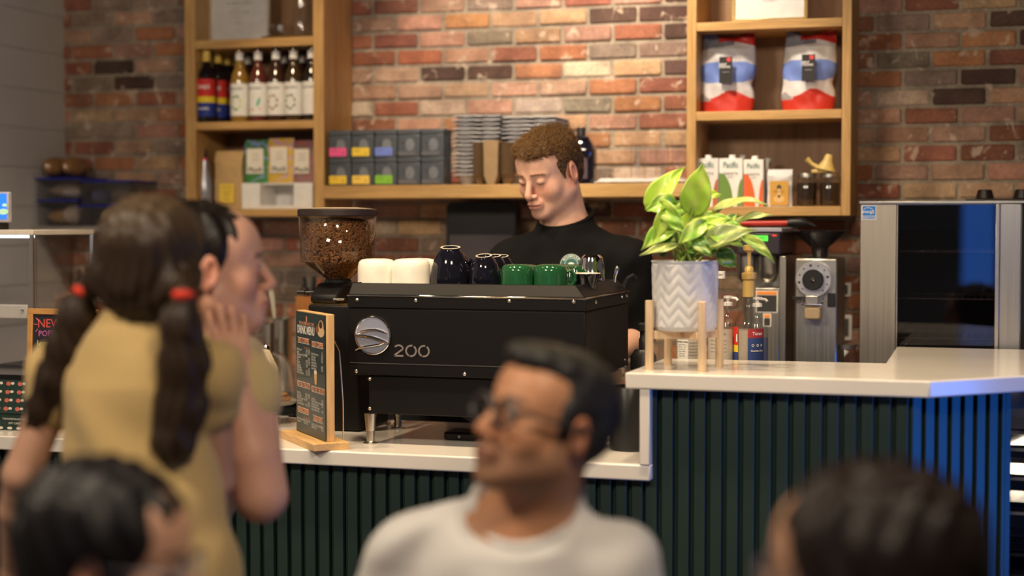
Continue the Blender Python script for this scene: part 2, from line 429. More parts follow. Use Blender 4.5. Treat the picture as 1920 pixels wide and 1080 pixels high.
# slatted counter fronts
def slat_panel(name, x0, y0, x1, y1, z0, z1, label, pitch=.0405, first=0.0, th=.05):
    d = Vector((x1-x0, y1-y0, 0)); L = d.length; an = math.atan2(d.y, d.x)
    mb = MB(); mb.box(0, L, .022, .022+th, z0, z1)
    x = first
    while x < L:
        a, b_ = max(x, 0), min(x+.0275, L)
        if b_-a > .004: mb.box(a, b_, 0, .0225, z0, z1)
        a, b_ = x+.0325, min(x+.0365, L)
        if b_-a > .002: mb.box(a, b_, .010, .0225, z0, z1)
        x += pitch
    o = part(name, mb, M['slat'], None, bev=.0012, seg=1, smooth=False)
    o.location = (x0, y0, 0); o.rotation_euler = (0, 0, an)
    o['kind'] = 'structure'; o['label'] = label; return o
FY = CF + .030
xs = XX(1708, FY, 860)
slat_panel('trim_1', -4.05, FY, XE-.02, FY, 0.02, LZ-.0405, 'dark green slatted front under the low countertop')
slat_panel('trim_2', XE-.018, FY, xs-.002, FY, 0.02, RZ-.0405, 'dark green slatted front under the raised countertop')
d45 = Vector((far.x-cR.x, far.y-cR.y)).normalized()
pe = None
for t in range(1, 900):
    q = Vector((xs + d45.x*t*.001, FY + d45.y*t*.001))
    loc = Matrix(cam_rot).transposed() @ (Vector((q.x, q.y, .8)) - CAM)
    if 960 + F*loc.x/-loc.z > 1884: pe = q; break
slat_panel('trim_3', xs+.003, FY+.002, pe.x, pe.y, 0.02, RZ-.0405, 'angled slatted front at the corner of the raised counter')
mb = MB().prism([(pe.x-.0, pe.y+.0), (pe.x+.012, pe.y+.012), (pe.x-.30, pe.y+.34), (pe.x-.32, pe.y+.32)], RZ-.07, Matrix.Translation((0,0,.02)))
o = struct('trim_4', mb, M['slat'], smooth=False)
# back worktop along the brick wall
bw = part('back_worktop', MB().box(XL+.012, 1.2, 4.95, WY-.02, .86, .90), M['steel_x'], None, bev=.002)
tag(bw, 'steel back worktop along the brick wall behind the barista', 'worktop')
mb = MB().box(XL+.012, 1.18, 4.99, WY-.03, 0.0, .859)
bc = part('back_cabinet', mb, mat((.03,.03,.03), .5), None); tag(bc, 'dark cabinet base under the steel back worktop', 'cabinet')
# low riser shelf behind the raised ledge that carries the syrup bottles
BY = 4.42
rs = part('bottle_riser', MB().box(XX(1240, 4.3), XX(1560, 4.3), 4.33, 4.60, 1.00, 1.04).box(XX(1240, 4.3)+.02, XX(1560, 4.3)-.02, 4.35, 4.57, 0.02, 1.00), M['blacksatin'], None)
tag(rs, 'black riser cabinet behind the raised ledge holding the syrup bottles', 'cabinet')
# ================================================================ BACK SHELVES
SY = 5.22; BK = WY - .014
def sx(px, Y=SY, py=300): return P(px, py, Y).x
def sz(py, px=960, Y=SY): return P(px, py, Y).z
def unit(name, label, pxl0, pxl1, pxr0, pxr1, shelves, ztop, zbot):
    x0, x1, x2, x3 = sx(pxl0), sx(pxl1), sx(pxr0), sx(pxr1)
    t = thing(name, label, 'shelf', ((x0+x3)/2, (SY+BK)/2, zbot)); ox, oy = (x0+x3)/2, (SY+BK)/2
    hd = (BK-SY)/2
    part('side_panel', MB().box(x0-ox, x1-ox, -hd, hd, 0, ztop-zbot), M['oak_z'], t, bev=.0015)
    part('side_panel', MB().box(x2-ox, x3-ox, -hd, hd, 0, ztop-zbot), M['oak_z'], t, bev=.0015)
    for (za, zb) in shelves:
        part('shelf_board', MB().box(x1-ox+.0003, x2-ox-.0003, -hd, hd-.008, za-zbot, zb-zbot), M['oak_x'], t, bev=.0015)
    part('back_panel', MB().box(x1-ox+.0003, x2-ox-.0003, hd-.0078, hd, .001, ztop-zbot), M['ply'], t)
    return t, x1, x2
ztop = 2.62
LS = [(sz(88, 478), sz(72, 478)), (sz(241.5, 478), sz(227.3, 478)), (sz(405.5, 590), sz(391.5, 590))]
lunit, lx1, lx2 = unit('wall_shelf_unit', 'tall open oak shelf unit with syrup bottles on the left of the brick wall', 348, 367, 588, 607.5, LS, ztop, LS[2][0])
RS = [(sz(54, 1440), sz(37.7, 1440)), (sz(224, 1440), sz(207, 1440)), (sz(404.5, 1500), sz(387, 1500))]
runit, rx1, rx2 = unit('wall_shelf_unit', 'tall open oak shelf unit with large coffee bags on the right', 1287, 1304.6, 1577.6, 1595, RS, ztop, RS[2][0])
# long shelf between them
mz0, mz1 = sz(371, 930), sz(346.2, 930)
ms = part('long_shelf', MB().box(sx(613), sx(1287)-.001, SY-.03, BK, mz0, mz1), M['oak_x'], None, bev=.002)
tag(ms, 'long thick oak shelf on the brick wall between the two shelf units', 'shelf')
ZL = [a[1]+.0006 for a in LS]; ZR = [a[1]+.0006 for a in RS]; ZM = mz1+.0006

# --- framed notices
def frame(label, px0, px1, pytop, Y, zb, fw, fm, tilt, lines, cat='frame'):
    x0, x1 = XX(px0, Y, 40), XX(px1, Y, 40); w = x1-x0; h = 0.36
    t = thing('framed_notice', label, cat, ((x0+x1)/2, Y, zb)); t.rotation_euler = (-tilt, 0, 0)
    f = MB(); f.box(-w/2, w/2, 0, .014, 0, fw); f.box(-w/2, w/2, 0, .014, h-fw, h); f.box(-w/2, -w/2+fw, 0, .014, fw, h-fw); f.box(w/2-fw, w/2, 0, .014, fw, h-fw)
    part('frame', f, fm, t, bev=.001)
    part('mount_card', MB().box(-w/2+fw, w/2-fw, .004, .012, fw, h-fw), mat((.60,.58,.58), .5, name='certificate_paper'), t)
    ink = MB()
    for (s, fx, z, size) in lines: put_text(ink, s, fx*w, .0035, z, size)
    part('printed_text', ink, flat((.12,.12,.14)), t)
    return t
frame('silver framed white printed certificate on the top left shelf', 392, 503, 0, 5.33, ZL[0], .009, mat((.55,.5,.42), .3, .6), .05,
      [('BUSINESS LICENCE', 0, .145, .013), ('Issued to', -.04, .125, .008), ('Food Service Permit', 0, .112, .010), ('valid until', -.03, .095, .007), ('Inspection', -.03, .075, .008), ('City office', .05, .04, .006)])
frame('gold framed white certificate on the top right shelf', 1371, 1514, 0, 5.27, ZR[0], .012, M['gold'], .06, [('CERTIFICATE', 0, .09, .016), ('of excellence', 0, .07, .009)])

# --- glass tray things on the top left shelf
gx = XX(528, 5.33)
t = thing('glass_cloche', 'small glass dish with knobbed lid on the dark tray of the top left shelf', 'dish', (gx, 5.33, ZL[0]+.0125))
part('bowl', MB().lathe([(.0,0),(.03,.0),(.045,.012),(.05,.03),(.047,.03),(.042,.013),(.028,.004),(0,.004)], 28), M['glass'], t)
part('lid', MB().lathe([(.05,.0305),(.05,.033),(.038,.045),(.015,.053),(.006,.056),(.009,.062),(.006,.07),(0,.071)], 28), M['glass'], t)
o = part('serving_tray', MB().lathe([(.0,.0),(.085,.0),(.105,.006),(.115,.014),(.112,.014),(.10,.008),(.08,.0035),(0,.0035)], 40, (0,0,0)), M['steeldull'], None)
o.location = (XX(548, 5.345), 5.345, ZL[0]); o.scale = (1, .72, 1); tag(o, 'dark round metal tray on the top left shelf under glassware', 'tray')
t = part('glass_carafe', MB().lathe([(0,0),(.03,0),(.033,.01),(.026,.09),(.02,.14),(.024,.17),(.022,.17),(.018,.14),(.024,.09),(.03,.012),(.0,.006)], 24), M['glass'], None)
t.location = (XX(566, 5.35), 5.35, ZL[0]+.0045); tag(t, 'tall narrow glass carafe beside the certificate on the top left shelf', 'carafe')

# --- syrup bottles
def dark_bottle():
    t = thing('syrup_bottle', '', 'bottle', (0,0,0))
    part('bottle_body', MB().lathe([(0,0),(.034,0),(.0365,.004),(.0365,.155),(.032,.18),(.0165,.205),(.014,.225),(.0135,.262),(.0,.262)], 28), mat((.012,.008,.010), .08, coat=.3, name='dark_syrup_glass'), t)
    part('cap', MB().lathe([(.0148,.222),(.0155,.224),(.0155,.285),(.014,.288),(0,.288)], 20), mat((.72,.50,.10), .35, name='yellow_cap'), t)
    L = MB(); r = .0369
    for i, (a, b) in enumerate(((.094,.158), (.072,.094), (.022,.072))):
        L.m(i).lathe([(r, a), (r, b)], 20, a0=-PI*.95, a1=-PI*.05)
    part('label', L, [flat((.62,.025,.02)), flat((.85,.62,.02)), flat((.012,.03,.26))], t, smooth=False)
    tx = MB(); wrap_text(tx, 'Torani', r+.0004, .130, .026, sx=.8, bold=.02); wrap_text(tx, 'CARAMEL', r+.0004, .050, .012, bold=.02)
    part('label_text', tx, flat((.8,.78,.74)), t)
    return t
def white_bottle(kind, liquid):
    t = thing('syrup_bottle', '', 'bottle', (0,0,0))
    part('bottle_body', MB().lathe([(0,0),(.031,0),(.0335,.004),(.0335,.150),(.031,.168),(.018,.198),(.0135,.215),(.013,.268),(0,.268)], 28), mat(liquid, .07, coat=.3, name='syrup_glass'), t)
    part('cap', MB().lathe([(.0145,.268),(.0145,.286),(.013,.288),(0,.288)], 20), mat((.35,.27,.30), .35, name='mauve_cap'), t)
    part('neck_label', MB().lathe([(.0158,.222),(.0148,.250)], 16, a0=-PI, a1=0), M['paper'], t)
    r = .0339; L = MB(); L.lathe([(r, .022), (r, .138)], 24, a0=-PI*.98, a1=-PI*.02)
    part('label', L, M['paper'], t)
    tx = MB(); wrap_text(tx, 'MONIN', r+.0004, .118, .0125, sx=1.2, bold=.02)
    part('label_text', tx, flat((.12,.12,.12)), t)
    art = MB()
    cols = {'lime': [(.02,.22,.06), (.6,.62,.05)], 'orange': [(.10,.45,.3), (.85,.16,.05)], 'brown': [(.36,.24,.05), (.3,.08,.04)], 'leaf': [(.12,.18,.04), (.2,.26,.06)], 'plain': [(.6,.6,.58), (.5,.5,.5)]}[kind]
    rng = random.Random(kind)
    def spot(a, z, ra, rz, mi, rot):
        n = 10; vs = []
        for i in range(n):
            q = 2*PI*i/n; u, v = ra*math.cos(q), rz*math.sin(q); u, v = u*math.cos(rot)-v*math.sin(rot), u*math.sin(rot)+v*math.cos(rot)
            an = -PI/2 + a + u/r; vs.append(((r+.0005+.0001*mi)*math.cos(an), (r+.0005+.0001*mi)*math.sin(an), z+v))
        art.m(mi).add(vs, [tuple(range(n))])
    if kind == 'orange': spot(0, .044, .024, .006, 1, .1); spot(.45, .07, .005, .018, 0, -.3)
    elif kind == 'plain': spot(0, .08, .02, .001, 0, 0); spot(0, .07, .015, .001, 0, 0)
    else:
        for i in range(7):
            q = i*.9+.3; spot(.52*math.cos(q), .068+.024*math.sin(q), .008, .0035, 0 if i % 3 else 1, q+1.3)
    part('label_art', art, [flat(cols[0]), flat(cols[1])], t, smooth=False)
    return t
d0 = dark_bottle(); zb = ZL[1]
spec = [(388, 5.27, 'front red, yellow and blue labelled syrup bottle at the left end of the bottle shelf'),
        (409, 5.335, 'second yellow capped syrup bottle, just behind the front red labelled one'),
        (425, 5.395, 'third yellow capped syrup bottle with red label, behind the second'),
        (439, 5.445, 'rearmost yellow capped syrup bottle, half hidden behind the first white labelled bottle')]
for i, (px, Y, lab) in enumerate(spec):
    o = d0 if i == 0 else dup(d0, (0,0,0)); o.location = (XX(px, Y, 180), Y, zb); tag(o, lab, None, 'dark syrup bottles on the left shelf')
wl = [(450, 'lime', (.30,.17,.03), 'amber syrup bottle with green and yellow art on its white label'),
      (484.5, 'orange', (.12,.03,.02), 'syrup bottle whose white label has an orange red stripe'),
      (518, 'brown', (.05,.02,.012), 'dark syrup bottle with brown curved art on white label'),
      (551, 'leaf', (.06,.035,.015), 'syrup bottle with leafy green wreath on white label'),
      (585, 'plain', (.02,.012,.01), 'white labelled syrup bottle cut off by the right side panel')]
for px, k, lq, lab in wl:
    o = white_bottle(k, lq); o.location = (XX(px, 5.27, 180), 5.27, zb); o.scale = (1.0, 1.0, 1.0); tag(o, lab, None, 'white labelled syrup bottles on the left shelf')
wb = white_bottle('plain', (.05,.02,.02)); first = True
for px, lab in ((467, 'mauve capped bottle in the back row between the amber and orange striped bottles'), (536, 'mauve capped bottle in the back row behind the brown art bottle'), (570, 'mauve capped bottle in the back row right of the leafy wreath bottle')):
    o = wb if first else dup(wb, (0,0,0)); first = False
    o.location = (XX(px, 5.40, 180), 5.40, zb); tag(o, lab, None, 'back row syrup bottles on the left shelf')

# --- lower left shelf
zb = ZL[2]
t = thing('puree_bottle', 'silver grey purée bottle with black pour spout on the lower left shelf', 'bottle', (XX(384, 5.29, 320), 5.29, zb))
part('bottle_body', MB().lathe([(0,0),(.028,0),(.030,.004),(.030,.082),(.027,.105),(.015,.15),(.0125,.185),(0,.185)], 28), mat((.42,.42,.48), .28, .5, name='silver_shrink_wrap'), t)
part('neck_band', MB().lathe([(.0132,.178),(.0135,.181),(.0135,.187),(.013,.189),(0,.189)], 20), flat((.5,.03,.08)), t)
part('pour_spout', MB().lathe([(.0125,.1885),(.011,.198),(.006,.204),(.004,.208)], 16).tube([(0,0,.205),(.002,0,.213),(.009,0,.219)], .0035, 8), M['blackplastic'], t)
tx = MB(); wrap_text(tx, 'MONIN', .0305, .060, .011, bold=.02); part('label_text', tx, flat((.2,.2,.24)), t)
fr = MB(); fr.ell((0,-.0285,.018), (.012,.003,.009), 14, 8); part('fruit_picture', fr, flat((.10,.03,.06)), t)
def gusset_bag(name, w, d, h, m, fold=.02, crease=.004, seed=1):
    rng = random.Random(seed); mb = MB(); nx, nz = 12, 18
    def side(sgn):
        def fn(u, v):
            taper = max(0, (v-.82)/.18); th = d/2*(1-taper*.93)*(1-.12*(1-abs(2*v-1)))
            x = (u-.5)*w*(1-.02*math.sin(v*9+seed)); bul = math.sin(PI*u)**.5*.35+.65
            y = sgn*th*bul + crease*noise.noise(Vector((x*30+seed*7, v*8, sgn*3)))
            return Vector((x, y, v*h))
        return fn
    mb.surf(side(-1), nx, nz); mb.surf(side(1), nx, nz)
    # close the sides and ends
    k = nx+1; n1 = k*(nz+1)
    f = []
    for j in range(nz):
        f.append((j*k, (j+1)*k, n1+(j+1)*k, n1+j*k)); f.append((j*k+nx, n1+j*k+nx, n1+(j+1)*k+nx, (j+1)*k+nx))
    for i in range(nx):
        f.append((i, i+1, n1+i+1, n1+i)); a = nz*k; f.append((a+i, n1+a+i, n1+a+i+1, a+i+1))
    for q in f: mb.f.append(q); mb.mi.append(0)
    return mb
x0, x1 = XX(402, 5.28, 330), XX(453, 5.28, 330); w = x1-x0
t = thing('kraft_bag', 'brown kraft paper coffee bag with a yellow label on the lower left shelf', 'bag', ((x0+x1)/2, 5.30, zb))
hk = P(428, 282, 5.28).z-zb
part('bag_body', gusset_bag('k', w, .055, hk, None, seed=2), mat((.50,.33,.15), .75, nscale=60, bmp=.2, name='kraft_paper'), t)
part('label', MB().box(-w*.27, w*.27, -.0305, -.029, .022, .092), flat((.80,.56,.07)), t)
tx = MB()
for s, z in (('ROASTED', .078), ('WHOLE', .062), ('BEAN', .050), ('coffee', .035)): put_text(tx, s, 0, -.031, z, .009)
part('label_text', tx, flat((.25,.16,.03)), t)
for i, (px, Y) in enumerate(((409, 5.40), (423, 5.42), (436, 5.40))):
    t = thing('pouring_bottle', ('black topped purée bottle behind the kraft bag, nearest the silver bottle', 'black topped purée bottle behind the kraft bag, middle of three', 'black topped purée bottle behind the kraft bag, nearest the green bag')[i], 'bottle', (XX(px, Y, 300), Y, zb), group='purée bottles behind the kraft bag')
    part('bottle_body', MB().lathe([(0,0),(.024,0),(.024,.1),(.013,.15),(.012,.18),(0,.18)], 20), mat((.10,.04,.10), .3, name='purple_wrap'), t)
    part('pour_spout', MB().lathe([(.012,.18),(.011,.19),(.005,.2),(0,.206)], 14), M['blackplastic'], t)
# white display riser and three printed tea pouches on it
zr = P(500, 343, 5.27).z
x0, x1 = XX(455.5, 5.26, 365), XX(588, 5.26, 365); w = x1-x0; bw_ = XX(490, 5.26)-x0
mb = MB().box(-w/2, -w/2+bw_, 0, .15, 0, zr-zb-.0008).box(w/2-bw_, w/2, 0, .15, 0, zr-zb-.0008).box(-w/2+bw_, w/2-bw_, .0, .15, 0, .012).box(-w/2+bw_, w/2-bw_, .14, .15, .012, zr-zb-.0008)
mb.box(-w/2+bw_, w/2-bw_, .02, .14, zr-zb-.006, zr-zb-.0008)
o = part('display_riser', mb, M['white'], None, bev=.001, label='white display riser under the three printed tea pouches'); o.location = ((x0+x1)/2, 5.25, zb); o['category'] = 'riser'
def pouch(px0, px1, pyt, pyb, c1, c2, lab, Y):
    x0, x1 = XX(px0, Y, 310), XX(px1, Y, 310); w = x1-x0; z0 = P((px0+px1)/2, pyb, Y).z; h = P((px0+px1)/2, pyt, Y).z-z0
    t = thing('tea_pouch', lab, 'pouch', ((x0+x1)/2, Y+.02, zr), group='printed tea pouches')
    m, nt, b = new_mat('printed_pouch'); tc = N(nt, 'ShaderNodeTexCoord'); nz = N(nt, 'ShaderNodeTexNoise', Scale=22.0, Detail=1.0)
    nt.links.new(tc.outputs['Object'], nz.inputs[0]); r = ramp(nt, [(.46, c1), (.5, c2), (.56, c1)], 'CONSTANT'); nt.links.new(nz.outputs['Fac'], r.inputs[0])
    nt.links.new(r.outputs[0], b.inputs['Base Color']); b.inputs['Roughness'].default_value = .5
    g = gusset_bag('p', w*.97, .032, h, None, seed=3, crease=.003); part('pouch_body', g, m, t)
    part('label', MB().box(-w*.36, w*.30, -.0195, -.0185, h*.22, h*.80), flat((.78,.72,.62)), t)
    tx = MB(); put_text(tx, 'Pluck', -.002, -.0200, h*.31, .026, bold=.015, rot=.05)
    for i in range(3): put_text(tx, ('loose leaf', 'tea blend', 'hand packed')[i], 0, -.0200, h*(.68-.07*i), .006)
    part('label_text', tx, flat((.05,.05,.05)), t)
pouch(456, 503, 262, 343, (.05,.22,.05), (.22,.30,.55), 'green and blue tea pouch with cream label, left of three', 5.285)
pouch(500, 548, 263, 347, (.66,.42,.06), (.60,.36,.48), 'yellow and pink tea pouch with cream label in the middle', 5.275)
pouch(545, 588, 262, 342, (.28,.15,.15), (.36,.12,.12), 'mauve tea pouch with cream label against the right side panel', 5.29)

# --- tins on the long shelf
tinm = mat((.085,.095,.11), .38, .25, nscale=15, name='slate_grey_tin')
def tin():
    t = thing('tea_tin', '', 'tin', (0,0,0)); w = TW
    part('tin_body', MB().box(-w/2, w/2, -w/2, w/2, 0, TH*.80), tinm, t, bev=.003)
    part('lid', MB().box(-w/2-.0004, w/2+.0004, -w/2-.0004, w/2+.0004, TH*.80+.0004, TH-.0006), tinm, t, bev=.003)
    mo = MB(); pts = []
    for i in range(9): a = PI*i/8*.9; pts.append((.030*math.cos(a)*.6+.004, .024*math.sin(a)+TH*.42))
    pts += [(-.012, TH*.30), (.0, TH*.22), (.016, TH*.26)]
    mo.add([(x, -w/2-.0007, z) for x, z in pts], [tuple(range(len(pts)))])
    part('leaf_motif', mo, flat((.17,.18,.20)), t, smooth=False)
    tx = MB(); put_text(tx, 'TEA', -.018, -w/2-.0009, TH*.5, .008); put_text(tx, 'naturally', -.010, -w/2-.0009, TH*.36, .006); part('tin_text', tx, flat((.02,.02,.03)), t)
    return t
TY = 5.225
xa, xb = XX(616, TY, 300), XX(833, TY, 300); TW = (xb-xa)/5*.955; TH = (P(700, 243, TY).z-ZM)/2
t0 = tin(); lc = {(0,1): (.85,.10,.30), (1,1): (.85,.58,.05), (2,1): (.16,.22,.62), (0,0): (.85,.58,.05), (1,0): (.88,.60,.10), (2,0): (.22,.50,.04)}
nm = {(0,1): 'pink', (1,1): 'yellow', (2,1): 'blue', (0,0): 'yellow', (1,0): 'golden yellow', (2,0): 'green'}
pos = ['left end', 'second from left', 'middle', 'second from right', 'right end']
tins = [t0] + [copy_tree(t0) for _ in range(9)]
for q, o in enumerate(tins):
    i, j = q//2, q % 2
    o.location = (xa + TW*.52 + i*(xb-xa)/5, TY+TW/2, ZM + j*TH)
    lab = 'slate grey tea tin, %s row, %s' % ('upper' if j else 'lower', pos[i])
    if (i, j) in nm: lab += ', with a %s label strip' % nm[(i, j)]
    tag(o, lab, None, 'slate grey tea tins on the long shelf')
    c = lc.get((i, j), (.12,.12,.135))
    part('label_strip', MB().box(-TW/2+.0015, TW/2-.016, -TW/2-.0013, -TW/2-.0006, TH*.06, TH*.36 if (i, j) in lc else TH*.2), flat(c), o, smooth=False)
    if (i, j) in lc:
        tx = MB(); put_text(tx, 'herbal', -.02, -TW/2-.0017, TH*.26, .008); put_text(tx, '8', .012, -TW/2-.0017, TH*.16, .012); part('strip_text', tx, flat((.10,.06,.05)), o)

# --- stacks of pulp cup carriers
def carrier(w, m, px):
    """square moulded tray with four deep tapering wells"""
    mb = MB(); h = w/2
    def fn(u, v):
        x, y = (u-.5)*w, (v-.5)*w
        q = 0
        for cx in (-.25, .25):
            for cy in (-.25, .25):
                r = math.hypot(x-cx*w, y-cy*w)/(w*.15); q = max(q, min(1, max(0, 1.25-r)/.35))
        e = max(abs(u-.5), abs(v-.5))*2
        return Vector((x, y, .006 - .034*q*px - (.0022 if e > .97 else 0) + .0012*math.sin(x*130)*math.cos(y*110)))
    mb.surf(fn, 22, 22)
    return mb
greyp = mat((.42,.41,.42), .85, vary=.15, nscale=40, bmp=.3, name='grey_pulp'); brownp = mat((.20,.125,.062), .85, vary=.15, nscale=50, bmp=.3, name='brown_pulp')
def stack(px0, px1, pyt, Y, m, n, rimh, group, noun, zbase=None, yawj=.02, well=1.0):
    x0, x1 = XX(px0, Y, 280), XX(px1, Y, 280); w = (x1-x0)
    me = carrier(w, m, well).mesh('cup_carrier', m, fix=False)
    ztop_ = P((px0+px1)/2, pyt, Y).z; z0 = (ZM if zbase is None else zbase) + .029*well+.001
    st = (ztop_-.007-z0)/(n-1)
    for i in range(n):
        o = link('cup_carrier', me); so = o.modifiers.new('solid', 'SOLIDIFY'); so.thickness = min(.0034, st*.4); so.offset = 1
        o.location = ((x0+x1)/2 + random.uniform(-.0035, .0035), Y+w/2+random.uniform(-.004,.004), z0+i*st); o.rotation_euler = (random.uniform(-.008, .008), random.uniform(-.012, .012), random.uniform(-yawj, yawj))
        lab = noun
        if i == n-1: lab = noun.replace('nested in', 'topmost of')
        tag(o, lab, 'cup carrier', group)
stack(846, 937, 217, 5.295, greyp, 15, 0, 'grey pulp carriers in the left grey stack', 'grey pulp cup carrier nested in the tall stack beside the tins')
stack(941, 1040, 219, 5.295, greyp, 15, 0, 'grey pulp carriers in the right grey stack', "grey pulp cup carrier nested in the stack behind the barista's head")
# two brown stacks in front
for a, b, grp, lab in ((882, 906, 'brown pulp cups in the left brown stack', 'brown pulp holder nested in the stack at the left of the brown carrier'), (932, 962, 'brown pulp cups in the right brown stack', 'brown pulp holder nested in the stack between brown carrier and barista')):
    Y = 5.197; x0, x1 = XX(a, Y), XX(b, Y); w = x1-x0; n = 14; zt = P((a+b)/2, 266, Y).z; z0 = ZM+.001
    prof = [(0,0),(w*.26,0),(w*.30,.004),(w*.46,.036),(w*.5,.038),(w*.5,.0395),(w*.45,.0392),(w*.27,.006),(0,.004)]
    me = MB().lathe(prof, 16).mesh('pulp_holder', brownp); st = (zt-z0-.04)/(n-1)
    for i in range(n):
        o = link('pulp_holder', me, None, ((x0+x1)/2, Y+w/2+.005, z0+i*st)); tag(o, lab if i < n-1 else lab.replace('nested in', 'topmost of'), 'pulp holder', grp)
Y = 5.192; xc = XX(919, Y); zt = P(919, 263, Y).z-ZM
mb = MB(); ww = (XX(933, Y)-XX(905, Y))/2
pr = [(-ww, zt), (-ww, zt*.92), (-ww*.92, .03), (-ww*.5, 0), (ww*.5, 0), (ww*.92, .03), (ww, zt*.92), (ww, zt)]
inn = [(ww*.68, zt), (ww*.62, zt*.84), (-ww*.62, zt*.84), (-ww*.68, zt)]
mb.prism(pr, .05, Matrix.Rotation(PI/2, 4, 'X'))
o = part('kraft_carrier', mb, mat((.36,.235,.12), .8, nscale=50, name='kraft_board'), None, bev=.002); o.location = (xc, Y+.055, ZM)
tag(o, 'folded kraft board cup carrier standing between two brown pulp stacks', 'cup carrier')

# --- black jug, cloth and glasses
t = thing('plastic_jug', 'glossy black plastic jug with moulded handle behind the barista', 'jug', (XX(1095, 5.33, 300), 5.33, ZM))
k = 1/520*1.02
jb = MB(); hh = P(1085, 239, 5.33).z - ZM
def jug(u, v):
    a = u*2*PI; w = .042; zz = v*hh*.86
    s = 1.0 if v < .68 else max(.28, math.cos((v-.68)/.32*1.25))
    c, sn = math.cos(a), math.sin(a); e = .5
    x = w*abs(c)**e*(1 if c > 0 else -1)*s; y = .036*abs(sn)**e*(1 if sn > 0 else -1)*s
    if v > .68: x -= .010*(v-.68)/.32
    return Vector((x, y, zz))
jb.surf(jug, 36, 22); part('jug_body', jb, M['blackgloss'], t)
part('cap', MB().lathe([(.0155,hh*.84),(.0155,hh*.985),(.014,hh),(0,hh)], 20, (-.010,0,0)), M['blackplastic'], t)
part('handle', MB().tube([(-.004,-.012,hh*.80),(.018,-.030,hh*.80),(.030,-.034,hh*.70),(.030,-.038,hh*.55),(.022,-.036,hh*.46)], .007, 10), M['blackgloss'], t)
part('label', MB().box(-.026, .022, -.0385, -.0372, hh*.10, hh*.46), flat((.06,.04,.06)), t)
tx = MB(); put_text(tx, 'mocha', -.002, -.0389, hh*.33, .011); part('label_text', tx, flat((.3,.25,.26)), t)
x0, x1 = XX(1117, 5.26, 340), XX(1285, 5.26, 340)
def cloth(u, v):
    x = (u-.5)*(x1-x0); y = (v-.5)*.17
    e = min(u, 1-u, v, 1-v)*12
    return Vector((x, y, .004 + min(1, e)*(.010 + .006*noise.noise(Vector((x*22, y*22, 1)))) + .002*noise.noise(Vector((x*70, y*60, 4)))))
o = part('bar_towel', MB().surf(cloth, 60, 24), mat((.50,.47,.46), .9, bmp=.3, nscale=200, sheen=.1, name='white_towelling'), None, solid=.003, ang=80)
o.location = ((x0+x1)/2, 5.32, ZM+.001); tag(o, 'crumpled white bar towel under the drinking glasses on the long shelf', 'towel')
gl = MB().lathe([(0,0),(.021,0),(.024,.004),(.026,.11),(.0245,.11),(.0225,.008),(0,.006)], 28).mesh('drinking_glass', M['glass'])
for px, Y, lab in ((1196, 5.30, 'leftmost clear drinking glass on the white towel'), (1241, 5.29, 'middle clear drinking glass on the white towel'), (1272, 5.31, 'clear drinking glass on the towel beside the right shelf unit'), (1222, 5.37, 'clear drinking glass at the back of the white towel')):
    o = link('drinking_glass', gl, None, (XX(px, Y, 310), Y, ZM+.020)); tag(o, lab, 'glass', 'drinking glasses on the towel')

